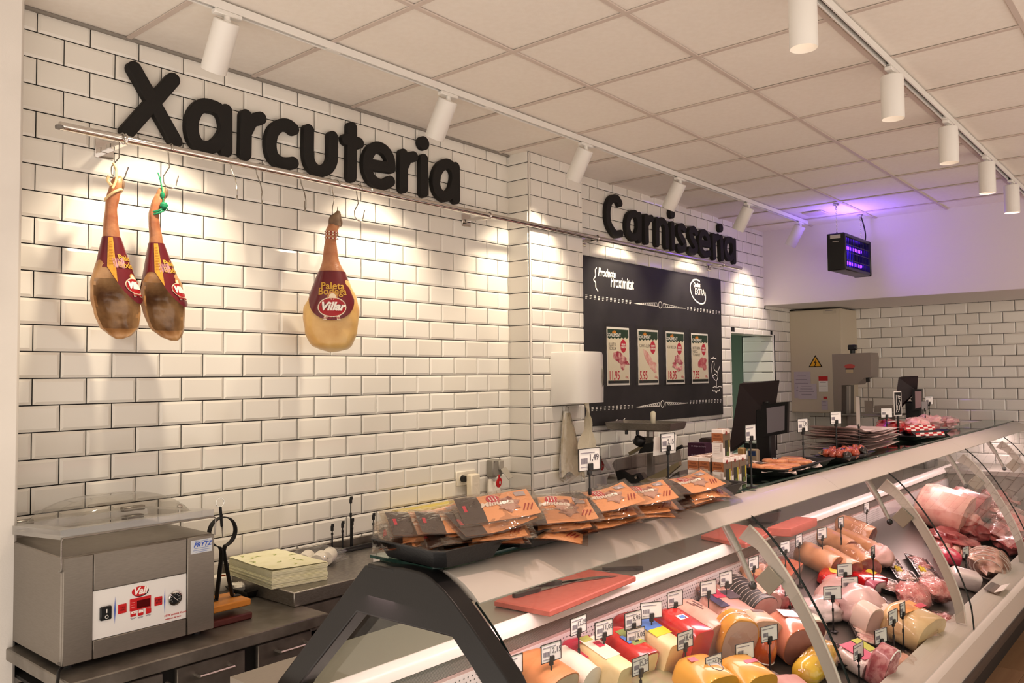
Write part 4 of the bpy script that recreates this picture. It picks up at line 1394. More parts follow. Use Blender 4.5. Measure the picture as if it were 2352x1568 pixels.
ham([(0.38,-0.2,2.513),(0.363,-0.2,2.473),(0.352,-0.2,2.428),(0.354,-0.2,2.385),(0.358,-0.2,2.336),(0.354,-0.2,2.273),(0.342,-0.2,2.21),(0.326,-0.2,2.147),(0.325,-0.2,2.086),(0.336,-0.2,2.026),(0.363,-0.2,1.972),(0.404,-0.2,1.939),(0.449,-0.2,1.922)],
    [(0.422,-0.2,2.52),(0.416,-0.2,2.481),(0.395,-0.2,2.434),(0.399,-0.2,2.391),(0.41,-0.2,2.342),(0.424,-0.2,2.281),(0.454,-0.2,2.221),(0.488,-0.2,2.16),(0.502,-0.2,2.098),(0.506,-0.2,2.034),(0.506,-0.2,1.977),(0.495,-0.2,1.942),(0.479,-0.2,1.923)],
    'cured ham leg tied with green string, dark cut side showing, second on the rail', 'cut', -1.0, [(0.407,-0.2,2.53),(0.412,-0.2,2.541),(0.415,-0.2,2.55)], 'green')
ham([(1.246,-0.2,2.51),(1.23,-0.2,2.478),(1.226,-0.2,2.426),(1.219,-0.2,2.395),(1.21,-0.2,2.328),(1.197,-0.2,2.267),(1.175,-0.2,2.207),(1.147,-0.2,2.146),(1.122,-0.2,2.087),(1.115,-0.2,2.029),(1.127,-0.2,1.971),(1.153,-0.2,1.921),(1.21,-0.2,1.893),(1.246,-0.2,1.888)],
    [(1.311,-0.2,2.519),(1.292,-0.2,2.486),(1.281,-0.2,2.432),(1.284,-0.2,2.403),(1.294,-0.2,2.336),(1.324,-0.2,2.279),(1.357,-0.2,2.221),(1.385,-0.2,2.162),(1.395,-0.2,2.102),(1.394,-0.2,2.041),(1.385,-0.2,1.98),(1.37,-0.2,1.926),(1.338,-0.2,1.895),(1.282,-0.2,1.887)],
    'single cured ham leg at right showing its yellow fat side and the sleeve text', 'skin', -2.16, [(1.278,-0.2,2.534),(1.292,-0.2,2.554),(1.3,-0.2,2.58)], 'cord')
# ---------------------------------------------------------------- steel table and wall counter
TZ = .83
tb = thing('work_table', 'low stainless worktable with drawers carrying the vacuum packer', 'table', (.35, -.37, 0))
MB().box((.345, -.372, TZ - .022), (.975, .74, .044), .004).build('table_top', M_STEEL_D, tb)
for x in (-.10, .79):
    for y in (-.69, -.05):
        MB().box((x, y, .40), (.04, .04, .80), .003).build('leg', M_STEEL_D, tb)
MB().box((.345, -.35, .72), (.90, .62, .012)).build('drawer_shelf', M_DARK, tb)
for (xa, xb) in (((0.065,-0.7,0.805)[0], (0.172,-0.7,0.776)[0]), ((0.221,-0.7,0.762)[0], (0.482,-0.7,0.691)[0]), ((0.536,-0.7,0.772)[0], (0.817,-0.7,0.753)[0])):
    d = MB().box(((xa + xb) / 2, -.70, .66), (xb - xa, .02, .22), .003).box(((xa + xb) / 2, -.40, .66), (xb - xa - .03, .58, .18)).build('drawer', M_STEEL_D, tb)
    xm = (xa + xb) / 2
    MB().tube([(xm - .065, -.71, .735), (xm - .065, -.745, .735), (xm + .065, -.745, .735), (xm + .065, -.71, .735)], .0065, 8).build('handle', M_STEEL, d)
MB().box((.345, -.665, .62), (.90, .01, .30)).build('drawer_carcass', M_DARK, tb)

CZ = .89
ct = thing('wall_counter', 'long stainless counter with upstand against the tiled wall', 'counter', (3.7, -.29, 0))
MB().box((3.79, -.285, CZ - .03), (6.0, .57, .06), .004).build('counter_top', M_STEEL, ct)
MB().box((1.80, -.018, CZ + .02), (2.02, .016, .045), .002).build('upstand', M_STEEL_D, ct)
MB().box((5.10, -.25, CZ + .02), (3.4, .016, .045), .002).build('upstand', M_STEEL_D, ct)
cm = MB().box((0, 0, .415), (1.10, .50, .80), .004).build('cabinet_body', M_STEEL_D, ct, world=False)
for k in range(5):
    if k:
        cm = cm.copy()
        COL.objects.link(cm)
    cm.location = (1.40 + k * 1.12 - 3.7, -.27 + .29 - .02, 0)

# ---------------------------------------------------------------- vacuum packing machine
VX0, VX1, VY0, VY1, VZ0, VZ1 = -.122, .404, -.625, -.095, .848, 1.195
vp = thing('vacuum_packer', 'grey steel vacuum packing machine with a clear domed lid and white control panel', 'vacuum packer', ((VX0 + VX1) / 2, -.36, TZ))
M_VST = mat('grey_steel_sheet', '#8d867d', .42, .85, noise=('#857e75', 40, .3, .7, (1, 1, 10)))
MB().box(((VX0 + VX1) / 2, (VY0 + VY1) / 2 + .004, (VZ0 + VZ1) / 2), (VX1 - VX0, VY1 - VY0 - .012, VZ1 - VZ0), .004).build('casing', M_VST, vp)
for x in (VX0 + .04, VX1 - .04):
    for y in (VY0 + .05, VY1 - .05):
        MB().cyl((x, y, TZ), (x, y, VZ0 + .004), .016, n=14).build('foot', M_BLACK, vp)
FR = -.625
q = [(-0.029,-0.625,1.073),(0.296,-0.625,1.065),(0.3,-0.625,0.906),(-0.025,-0.625,0.915)]
px0, px1 = (q[0][0] + q[3][0]) / 2, (q[1][0] + q[2][0]) / 2
pz0, pz1 = (q[2][2] + q[3][2]) / 2, (q[0][2] + q[1][2]) / 2
MB().box(((VX0 + px0) / 2, FR + .001, (VZ0 + VZ1) / 2), (px0 - VX0 - .002, .012, VZ1 - VZ0 - .004), .0025).build('front_column', M_VST, vp)
MB().box(((VX1 + px1) / 2, FR + .001, (VZ0 + VZ1) / 2), (VX1 - px1 - .002, .012, VZ1 - VZ0 - .004), .0025).build('front_column', M_VST, vp)
MB().box(((px0 + px1) / 2, FR + .003, (pz1 + VZ1) / 2), (px1 - px0 - .002, .012, VZ1 - pz1 - .004), .0025).build('front_panel', M_VST, vp)
MB().box(((px0 + px1) / 2, FR + .003, (pz0 + VZ0) / 2), (px1 - px0 - .002, .012, pz0 - VZ0 - .002), .0025).build('front_panel', M_VST, vp)
cp = MB().box(((px0 + px1) / 2, FR + .004, (pz0 + pz1) / 2), (px1 - px0, .006, pz1 - pz0), .001).build('control_panel', mat('panel_white', '#e3e1dd', .35), vp)
PF = FR + .001


def onp(p, d=0.):
    return (p[0], PF - d, p[2])


def oval(c, rx, rz, d0, d1, n=32, rot=0):
    return MB().prism([(rx * math.cos(2 * PI * k / n) * math.cos(rot) - rz * math.sin(2 * PI * k / n) * math.sin(rot), rx * math.cos(2 * PI * k / n) * math.sin(rot) + rz * math.sin(2 * PI * k / n) * math.cos(rot)) for k in range(n)], d0, d1, M=FY(c))


P_ = [(0.13,-0.625,1.04),(0.014,-0.625,0.991),(0.046,-0.625,0.993),(0.218,-0.625,0.988),(0.07,-0.625,0.993),(0.132,-0.625,0.998),(0.142,-0.625,0.996),(0.195,-0.625,0.992),(0.107,-0.625,0.968),(0.133,-0.625,0.966),(0.16,-0.625,0.967),(0.254,-0.625,0.99),(0.252,-0.625,0.931),(0.351,-0.625,1.158)]
kx = .00056      # metres per crop pixel across
kz = .00054
oval(onp((P_[0][0] + .003, 0, P_[0][2] - .003)), 50 * kx, 31 * kz, -.0005, .0004).build('logo_shadow', M_BLACKM, cp)
oval(onp(P_[0]), 50 * kx, 31 * kz, -.0005, .0008).build('logo_oval', M_RED, cp)
text('Vail', .033, FY(onp(P_[0], .001)), M_PWHITE, cp, shear=.25, bold=.0012)
sw_ = MB().box(onp(P_[1], .004), (66 * kx, .012, 82 * kz), .003)
sw = sw_.build('rocker_switch', M_BLACK, cp)
MB().box(onp((P_[1][0] + .001, 0, P_[1][2] + .008), .0105), (.003, .001, .012)).build('switch_mark', M_WHITE, cp)
MB().tube([(P_[1][0] + .001 + .005 * math.cos(a), PF - .0105, P_[1][2] - .011 + .0055 * math.sin(a)) for a in [2 * PI * k / 16 for k in range(16)]], .0009, 5, closed=True).build('switch_mark', M_WHITE, cp)
M_BLUE = mat('print_blue', '#2f55b8', .4)
for k in (2, 3):
    MB().prism([(0, -.045), (.0024, 0), (0, .045), (-.0024, 0)], -.0004, .0004, M=FY(onp(P_[k], .0))).build('blue_line', M_BLUE, cp, smooth=0)
for k, w_, h_ in ((4, 52, 58), (7, 50, 55), (8, 34, 36), (9, 34, 36), (10, 34, 36)):
    MB().box(onp(P_[k], .001), (w_ * kx, .004, h_ * kz), .0018).build('button', M_RED, cp)
    if k in (8, 9):
        MB().box((P_[k][0], PF - .0034, P_[k][2] + .005), (w_ * kx * .8, .0006, h_ * kz * .42)).build('button_cap', M_PWHITE, cp)
text('ON\nOFF', .0085, FY(onp(P_[4], .0034)), mat('print_dark', '#5c1010', .5), cp)
text('START\nSTOP', .0085, FY(onp(P_[7], .0034)), mat('print_dark', '#5c1010', .5), cp, bold=.0002)
text('+', .011, FY(onp((P_[8][0], 0, P_[8][2] + .004), .004)), M_RED, cp)
text('-', .011, FY(onp((P_[9][0], 0, P_[9][2] + .004), .004)), M_RED, cp)
MB().box(onp(P_[5], .0008), (132 * kx, .003, 76 * kz), .002).build('display_frame', M_RED, cp)
MB().box(onp(P_[6], .0026), (82 * kx, .001, 50 * kz)).build('display', mat('dark_red_display', '#4e0a0c', .15), cp)
for k in range(3):
    MB().box((P_[5][0] - .026, PF - .0026, P_[5][2] + .008 - k * .008), (.012, .0006, .0018)).build('display_caption', mat('pale_red_print', '#e08a86', .5), cp)
for k in (8, 9, 10):
    MB().box((P_[k][0], PF - .0004, P_[k][2] - .0145), (.018, .0006, .0016)).box((P_[k][0], PF - .0004, P_[k][2] - .0175), (.014, .0006, .0012)).build('button_caption', mat('ink_grey', '#6f6874', .7), cp)
G = FY(onp(P_[11]))
MB().lathe([(0, -.002), (.0235, -.002), (.0245, .002), (.0245, .006), (.020, .0075), (.019, .004), (0, .004)], 32, M=G).build('gauge_rim', M_CHROME, cp)
gd = oval(onp(P_[11]), .019, .019, .0035, .0045, 28).build('gauge_face', M_BLACK, cp)
b = MB()
for k in range(9):
    a = R(225 - 270 * k / 8)
    b.box((.0148 * math.cos(a), .0148 * math.sin(a), .0047), (.0035, .0009, .0004), M=G @ Matrix.Identity(4))
b.box((0, 0, .0049), (.024, .0012, .0004), M=G @ Matrix.Rotation(R(-42), 4, 'Z'))
b.build('gauge_needle', M_WHITE, cp)
text('NEW systems Vacuo', .0105, FY(onp((P_[12][0] + .005, 0, P_[12][2] + .004), .0006), 0), M_RED, cp, shear=.2, sx=.9)
text('máquinas de vacío', .008, FY(onp((P_[12][0] - .003, 0, P_[12][2] - .008), .0006), 0), M_RED, cp, shear=.2)
MB().box((P_[13][0], FR - .0055, P_[13][2]), (146 * kx, .001, 88 * kz)).build('sticker', mat('sticker_white', '#cfd3d8', .4), vp)
text('PRYTZ', .022, FY((P_[13][0] + .004, FR - .0064, P_[13][2] + .006)), M_BLUE, vp, shear=.3, bold=.0006, sx=1.05)
for k, (w_, dz) in enumerate(((.05, .019), (.055, -.006), (.066, -.013), (.045, -.019))):
    MB().box((P_[13][0], FR - .0064, P_[13][2] + dz), (w_, .0005, .0022)).build('sticker_print', mat('sticker_ink', '#8d9cc4', .6), vp)
for p in [(-0.127,-0.625,0.866)]:
    MB().cyl((p[0] - .005, FR - .004, p[2]), (p[0] - .005, FR - .008, p[2]), .005, n=10).build('screw', M_STEEL, vp)
p = (-0.122,-0.146,1.04)
MB().cyl((VX0 + .001, p[1], p[2]), (VX0 - .004, p[1], p[2]), .006, n=10).build('screw', M_BLACK, vp)
# lid, resting slightly open on a wire stay
lidm = film('lid_clear', '#f3f2ef', .05, .06, .7)
lidf = film('lid_frosted', '#d9d7d2', .30, .35, .5)
LT = TR((0, VY1 - .01, 1.215), rx=-4.2)
lw0, lw1 = VX0 - .006, VX1 + .0


def lp(x, y, z):
    return (x, y, z)


ld = MB()
LY = -.52
ld.M = LT
xm = (lw0 + lw1) / 2
W2 = (lw1 - lw0) / 2
outer = [(lw0, LY), (lw1, LY), (lw1, 0), (lw0, 0)]
inn = [(lw0 + .05, LY + .06), (lw1 - .05, LY + .06), (lw1 - .05, -.06), (lw0 + .05, -.06)]
for z0_, z1_ in ((.0, .030),):
    vs = [(*p, z0_) for p in outer] + [(*p, z1_) for p in outer] + [(*p, z0_) for p in inn] + [(*p, z1_) for p in inn]
    fs = []
    for k in range(4):
        j = (k + 1) % 4
        fs += [(k, j, 4 + j, 4 + k), (4 + k, 4 + j, 12 + j, 12 + k), (k, 8 + k, 8 + j, j)]
    ld.add(vs, fs)
ld.build('lid_rim', lidf, vp, smooth=0)


def dome(u, v):
    sx_ = 2 * u - 1
    sy_ = 2 * v - 1
    h = (max(0, 1 - abs(sx_) ** 3.2) ** .55) * (max(0, 1 - abs(sy_) ** 3.2) ** .55)
    p = LT @ Vector((xm + sx_ * (W2 - .05), LY / 2 + sy_ * (-LY / 2 - .06), .030 + .085 * h))
    return p


MB().grid(dome, 26, 22).build('lid_dome', lidm, vp, smooth=80)
for x in (VX0 + .05, VX1 - .06):
    MB().box((x, VY1 - .012, 1.205), (.07, .05, .03), .003).box((x, VY1 - .01, 1.245), (.09, .03, .018), .003).build('hinge', M_STEEL, vp)
MB().tube(spline([(VX0 - .004, VY0 + .015, VZ1 - .045), (VX0 - .006, VY0 - .008, VZ1 - .035), (VX0 - .006, VY0 - .006, VZ1 + .0), (VX0 - .006, VY0 - .006, VZ1 + .055)], 4) + [(VX0 - .001, VY0 - .006, VZ1 + .062), (VX1 - .004, VY0 - .006, VZ1 + .062), (VX1 + .003, VY0 - .006, VZ1 + .055), (VX1 + .003, VY0 - .0, VZ1 - .005)], .0028, 8).build('wire_stay', M_STEEL, vp)
MB().box((xm, VY0 + .10, VZ1 - .012), (.40, .14, .02), .004).build('chamber_recess', M_DARK, vp)
q = (0.514,-0.16,1.235)
MB().ball((q[0], -.16, q[2]), (.011, .011, .011), 14, 9).cyl((q[0], -.16, q[2]), (q[0] - .006, -.175, q[2] - .042), .0095, .0085, 14).cyl((q[0] - .004, -.17, q[2] - .04), (q[0] - .002, -.17, q[2] - .08), .0015, n=6).build('lid_latch', M_CHROME, vp)
q = (-0.122,-0.151,1.213)
MB().box((VX0 - .004, VY1 - .03, 1.205), (.012, .025, .03), .003).cyl((VX0 - .012, VY1 - .03, 1.19), (VX0 - .012, VY1 - .03, 1.225), .005, n=10).build('lid_bolt', M_BLACK, vp)
c = thing('power_cable', 'black cable trailing from under the vacuum packer over the table edge', 'cable', (-.16, -.6, .83))
MB().tube(spline([(-.08, -.56, .842), (-.13, -.63, .842), (-.16, -.70, .838), (-.185, -.745, .80), (-.19, -.75, .70), (-.19, -.75, .5)], 6), .005, 8).build('cable_run', M_BLACKM, c)

# ---------------------------------------------------------------- ham stand beside the machine
hs = thing('ham_stand', 'wooden ham stand with a black iron ring and steel skewer', 'ham stand', (.45, -.49, TZ))
M_ORW = mat('orange_wood', '#c9822f', .5, noise=('#b87224', 7, .3, .7, (1, 9, 9)))
M_RDW = mat('red_brown_wood', '#54201a', .35, noise=('#451612', 7, .3, .7, (1, 9, 9)))
MB().box((.40, -.49, TZ + .014), (.40, .165, .028), .006).build('base_board', M_RDW, hs)
MB().box((.40, -.49, TZ + .066), (.39, .155, .026), .004).build('top_board', M_ORW, hs)
for x in (.47, .25):
    MB().cyl((x, -.49, TZ + .026), (x, -.49, TZ + .055), .012, n=12).build('spacer', M_BLACK, hs)
C0 = (0.516,-0.49,1.168)
RR = .056
hsz = TZ + .079


def band(path, wd, nm):
    """Flat iron strap: path in XZ, width along Y."""
    b = MB()
    n = len(path)
    rr = []
    for i, (x, z) in enumerate(path):
        a = path[max(i - 1, 0)]
        c_ = path[min(i + 1, n - 1)]
        t_ = Vector((c_[0] - a[0], c_[1] - a[1])).normalized()
        nx, nz = -t_.y * .0018, t_.x * .0018
        rr.append([(x + nx, C0[1] - wd / 2, z + nz), (x + nx, C0[1] + wd / 2, z + nz), (x - nx, C0[1] + wd / 2, z - nz), (x - nx, C0[1] - wd / 2, z - nz)])
    b.rings(rr)
    return b.build(nm, M_BLACKM, hs, smooth=60)


nk = C0[2] - RR - .012
band([(C0[0] + RR * math.cos(R(a)), C0[2] + RR * math.sin(R(a)) * 1.02) for a in range(-78, 259, 8)], .026, 'iron_ring')
band([(C0[0] + .012, C0[2] - RR * .99), (C0[0] + .006, nk - .004), (C0[0] + .010, nk - .03), (C0[0] + .040, hsz + .02), (C0[0] + .043, hsz + .003), (C0[0] + .075, hsz + .0025)], .026, 'iron_leg')
band([(C0[0] - .012, C0[2] - RR * .99), (C0[0] - .004, nk - .004), (C0[0] - .004, nk - .03), (C0[0] - .022, hsz + .02), (C0[0] - .024, hsz + .003), (C0[0] - .05, hsz + .0025)], .026, 'iron_leg')
q0, q1, q2 = (0.507,-0.49,1.265), (0.513,-0.49,1.192), (0.517,-0.49,1.145)
MB().cyl(q0, q1, .0052, n=12).cyl(q1, (q1[0], q1[1], q1[2] - .006), .0052, .003, 12).build('skewer_handle', M_BLACKM, hs)
MB().cyl(q1, q2, .0016, n=8).build('skewer', M_STEEL, hs)
q = (0.505,-0.49,1.284)
MB().tube([(q[0] + .017 * math.cos(a), q[1], q[2] + .017 * math.sin(a)) for a in [2 * PI * k / 24 for k in range(24)]], .0018, 7, closed=True).build('skewer_ring', M_CHROME, hs)

q = (0.743,-0.124,0.83)
r_ = thing('paper_roll', 'small white roll with an orange core behind the ham stand', 'paper roll', (q[0] + .02, q[1] + .06, TZ))
MB().lathe([(.018, 0), (.042, 0), (.044, .004), (.044, .056), (.042, .06), (.018, .06)], 28, M=TR((q[0] + .02, q[1] + .06, TZ)), cap=False).build('paper', mat('roll_paper', '#e9e2d4', .7), r_)
MB().lathe([(.016, 0), (.0185, 0), (.0185, .06), (.016, .06)], 20, M=TR((q[0] + .02, q[1] + .06, TZ)), cap=False).build('core', mat('orange_core', '#c4622a', .6), r_)
q = (0.778,-0.192,0.83)
t = thing('plastic_bag', 'small crumpled white plastic bag behind the ham stand', 'bag', q)
MB().ball((q[0] + .03, q[1] + .03, TZ + .022), (.062, .05, .028), 18, 12, jit=.5, seed=4).build('bag_film', mat('white_bag_film', '#e6e0d2', .45), t, smooth=30)
q = (0.783,-0.311,0.83)
t = thing('foam_tray', 'black foam tray behind the ham stand, under the counter edge', 'tray', q)
b = MB()
b.rings([[(q[0] + .02 + sx_ * (.05 + k * .5), q[1] + .09 + sy_ * (.07 + k * .5), TZ + z) for sx_, sy_ in ((-1, -1), (1, -1), (1, 1), (-1, 1))] for k, z in ((0, .001), (.035, .03), (.03, .03), (-.01, .006))])
b.build('tray_shell', M_BLACK, t, smooth=0)

# ---------------------------------------------------------------- things on the wall counter
tp = [(0.793,-0.069,0.965), (0.761,-0.454,0.965), (1.009,-0.499,0.965), (1.037,-0.08,0.965)]
cxp = sum(p[0] for p in tp) / 4
cyp = sum(p[1] for p in tp) / 4
tp = [(p[0], min(p[1], -.035)) for p in tp]
ps = thing('paper_stack', 'thick stack of cream wrapping paper with a green leaf print on the counter', 'paper stack', (cxp, cyp, CZ))
M_WRAP = mat('wrapping_paper', '#e6e3c2', .75, noise=('#dcd9b0', 14, .45, .75))
b = MB()
NL = 14
for k in range(NL):
    s_ = 1 + rnd.uniform(-.008, .008)
    dx, dy = rnd.uniform(-.003, .003), rnd.uniform(-.003, .003)
    b.prism([(cxp + (x - cxp) * s_ + dx, cyp + (y - cyp) * s_ + dy) for x, y in tp], CZ + .001 + .074 * k / NL, CZ + .001 + .074 * (k + 1) / NL - .0008)
b.build('paper_block', M_WRAP, ps, smooth=0)
b = MB()
A_, B_, C_, D_ = [Vector((x, y, 0)) for x, y in tp]


def sheet_fn(u, v):
    p = A_.lerp(B_, u).lerp(D_.lerp(C_, u), v)
    d = 0
    lift = .0012 + .006 * max(0, u - .7) * (1 - v) * 3
    if v < .02:
        lift -= .0
    return Vector((p.x, p.y, CZ + .076 + lift + .001 * math.sin(u * 9 + v * 5)))


b.grid(sheet_fn, 10, 10)
b.build('top_sheet', M_WRAP, ps)
b = MB()
for k in range(11):
    u, v = rnd.uniform(.08, .9), rnd.uniform(.08, .92)
    p = sheet_fn(u, v) + Vector((0, 0, .0008))
    an = rnd.uniform(0, PI)
    for j in (-1, 1):
        b.prism([(.013 * math.cos(t_) + j * .007, .005 * math.sin(t_)) for t_ in [2 * PI * q / 8 for q in range(8)]], 0, .0003, M=Matrix.Translation(p) @ Matrix.Rotation(an + j * .5, 4, 'Z'))
b.build('leaf_print', mat('pale_leaf_green', '#c8cf8e', .7), ps, smooth=0)
# clear bag of small white rolls next to the stack
q = (1.127,-0.308,0.9)
wr_ = thing('roll_bag', 'clear plastic bag of small white label rolls beside the paper stack', 'bag', (q[0], q[1], CZ))
for k, (dx, dy, dz) in enumerate(((.0, .03, 0), (.07, .055, 0), (-.03, .09, 0))):
    c0 = Vector((q[0] + dx + .0, q[1] + dy, CZ + .036))
    MB().lathe([(.010, -.05), (.032, -.05), (.034, -.046), (.034, .046), (.032, .05), (.010, .05)], 22, M=Matrix.Translation(c0) @ Euler((R(90), 0, R(-50))).to_matrix().to_4x4(), cap=False).build('label_roll', mat('roll_paper', '#e9e2d4', .7), wr_)
MB().ball((q[0] + .01, q[1] + .06, CZ + .040), (.15, .11, .046), 22, 14, jit=.35, seed=9).build('bag_film', M_CLING, wr_, smooth=30)
# price-tag stems standing in a black rack
rk = thing('tag_rack', 'flat black rack on the counter holding empty tag stems', 'rack', (1.48, -.08, CZ))
MB().box((1.48, -.085, CZ + .006), (.40, .07, .012), .003).box((1.48, -.112, CZ + .016), (.40, .01, .014), .002).build('rack_base', M_BLACK, rk)
M_STEM = mat('black_stem_plastic', '#0e0d0d', .4)


def stem_mesh(h, base=True):
    b = MB().cyl((0, 0, .003 if base else 0), (0, 0, h * .62), .0048, .0042, 10).cyl((0, 0, h * .55), (0, 0, h - .03), .0030, n=8).cyl((0, 0, h * .60), (0, 0, h * .68), .0062, .0062, 10)
    b.box((0, 0, h - .022), (.014, .010, .026), .002).box((0, -.004, h - .008), (.017, .006, .018), .0015)
    return b


for k, (px_, py0, py1, lb) in enumerate(((763, 1275, 1204, 'first'), (787, 1272, 1197, 'second'), (806, 1268, 1140, 'tall third'), (809, 1262, 1192, 'fourth'), (858, 1250, 1178, 'last'))):
    pass
for p0, p1, lb in (((1.348,-0.085,0.882), (1.348,-0.085,1.037), 'empty black tag stem at the near end of the black rack'), ((1.412,-0.085,0.878), (1.413,-0.085,1.043), 'empty black tag stem second in the black rack'),
                   ((1.464,-0.085,0.874), (1.465,-0.085,1.159), 'tallest black tag stem in the black rack'), ((1.485,-0.07,0.886), (1.485,-0.07,1.045), 'short black tag stem beside the tallest one'),
                   ((1.612,-0.085,0.883), (1.613,-0.085,1.056), 'empty black tag stem at the far end of the black rack, by the yellow film')):
    z0 = CZ + .010
    t = thing('tag_holder', lb, 'tag stem', (p0[0], p0[1], z0), 'empty tag stems in the rack')
    stem_mesh(max(.1, p1[2] - z0), False).build('stem', M_STEM, t, world=False)
# roll of yellow cling film on its cutter box
q0, q1 = (1.749,-0.1,0.982), (2.202,-0.1,1.004)
cf = thing('film_roll', 'big roll of yellow cling film lying on the counter by the wall', 'film roll', ((q0[0] + q1[0]) / 2, -.1, CZ))
zc = (q0[2] + q1[2]) / 2
M_YF = mat('yellow_film', '#d3c05a', .15, noise=('#c9b44e', 5, .3, .7, (.3, 6, 6)), coat=.6)
x0, x1 = q0[0], q1[0] + .08
MB().lathe([(.041, 0), (.060, 0), (.063, .003), (.063, x1 - x0 - .003), (.060, x1 - x0), (.041, x1 - x0)], 36, M=TR((x0, -.10, zc), ry=90), cap=False).build('film', M_YF, cf)
MB().lathe([(.037, -.004), (.042, -.004), (.042, x1 - x0 + .004), (.037, x1 - x0 + .004)], 30, M=TR((x0, -.10, zc), ry=90), cap=False).build('cardboard_core', mat('cardboard', '#8a6f50', .8), cf)
MB().box(((x0 + x1) / 2, -.10, (CZ + zc - .063) / 2), (x1 - x0 + .02, .11, zc - .065 - CZ), .004).build('cutter_box', M_BLACK, cf)
# ---------------------------------------------------------------- refrigerated display case
DX0, DX1 = .20, 7.62
dc = thing('display_case', 'long refrigerated serve-over display case with curved front glass', 'display case', (3.9, -1.9, 0))
M_CASE = mat('case_grey_paint', '#c3bcb3', .35, coat=.2)
M_CASED = mat('case_dark_plinth', '#2b2724', .6)
M_CREAM = mat('case_worktop_steel', '#a39a8e', .32, .8, noise=('#9b9287', 30, .3, .7, (1, 14, 1)))
M_NOSE = mat('case_nose_white', '#e6dfdb', .3, coat=.2)
M_RIB = mat('case_ribbed_steel', '#a79f99', .35, .6)


def along(poly, x0, x1, nm, m_, smooth=35, parent=None):
    """Profile given as (y, z), swept along X."""
    b = MB()
    b.rings([[(x, y, z) for y, z in poly] for x in (x0, x1)])
    return b.build(nm, m_, parent or dc, smooth=smooth)


# rear worktop with its bright rounded nose
along([(-1.25, .86), (-1.25, .90), (-1.518, .90), (-1.518, .86)], .10, DX1, 'worktop', M_CREAM)
seg = [.10, 3.30, 5.25, DX1]
for a, b_ in zip(seg[:-1], seg[1:]):
    along([(-1.5185, .9015), (-1.525, .9025), (-1.540, .895), (-1.556, .868), (-1.558, .856), (-1.54, .852), (-1.5185, .855)], a + .001, b_ - .001, 'worktop_nose', M_NOSE)
rib = []
for k in range(14):
    z = .852 - k * .0036
    y = -1.536 - .0006 * k
    rib += [(y - .003, z), (y - .003, z - .0016), (y, z - .002), (y, z - .0034)]
along(rib + [(-1.52, .80), (-1.52, .852)], .12, DX1, 'ribbed_grille', M_RIB, smooth=0)
along([(-1.552, .800), (-1.552, .792), (-1.530, .792), (-1.530, .800)], .12, DX1, 'red_edge_strip', mat('dull_red_strip', '#b89a95', .5))
M_PERF = mat('white_back_plate', '#d8cfcf', .4)
along([(-1.553, .792), (-1.562, .60), (-1.55, .60), (-1.541, .792)], .12, DX1, 'back_plate', M_PERF)
hb = MB()
for i in range(230):
    for j in range(6):
        x = .5 + i * .020 + (.010 if j % 2 else 0)
        z = .778 - j * .014
        y = -1.5545 - (.792 - z) * .047
        hb.add([(x + .0028 * math.cos(R(a)), y, z + .0028 * math.sin(R(a))) for a in range(0, 360, 60)], [(0, 1, 2, 3, 4, 5)])
o = hb.build('vent_holes', M_DARK, dc, smooth=0)
o['kind'] = 'stuff'
# sloping deck, well and front ledge
DK = lambda y: .70 + (y + 1.56) * .32
along([(-1.555, DK(-1.555)), (-2.36, DK(-2.36)), (-2.36, DK(-2.36) - .02), (-1.555, DK(-1.555) - .02)], .22, DX1, 'deck', mat('deck_steel', '#6d6762', .35, .7))
along([(-2.36, .34), (-2.36, .47), (-2.372, .505), (-2.385, .515), (-2.392, .505), (-2.392, .34)], .18, DX1, 'inner_front', mat('dark_inner_front', '#3a3432', .5))
along([(-2.382, .515), (-2.388, .522), (-2.495, .500), (-2.515, .492), (-2.530, .474), (-2.542, .40), (-2.545, .36), (-2.53, .345), (-2.45, .34), (-2.40, .34), (-2.382, .36)], .16, DX1, 'front_ledge', M_CASE, smooth=30)
along([(-2.516, .372), (-2.549, .378), (-2.552, .366), (-2.55, .345), (-2.516, .338)], .16, DX1, 'bumper', mat('dark_bumper', '#35312e', .5))
along([(-2.46, .345), (-2.42, .12), (-1.30, .12), (-1.30, .60), (-1.40, .60), (-1.40, .345)], .20, DX1, 'lower_body', mat('case_dark_body', '#4a4440', .5))
along([(-2.40, .12), (-2.395, .0), (-1.34, .0), (-1.34, .12)], .24, DX1, 'plinth', M_CASED)
along([(-1.25, .86), (-1.25, .10), (-1.30, .10), (-1.30, .86)], .12, DX1, 'rear_panel', M_STEEL_D)
# side panel at the near end
MB().prism([(-1.26, .02), (-1.26, .858), (-1.53, .858), (-1.57, .60), (-2.38, .44), (-2.50, .46), (-2.53, .36), (-2.40, .10), (-2.38, .02)], .14, .20, M=Matrix(((0, 0, 1, 0), (1, 0, 0, 0), (0, 1, 0, 0), (0, 0, 0, 1)))).build('end_panel', mat('case_dark_body', '#4a4440', .5), dc, smooth=0)
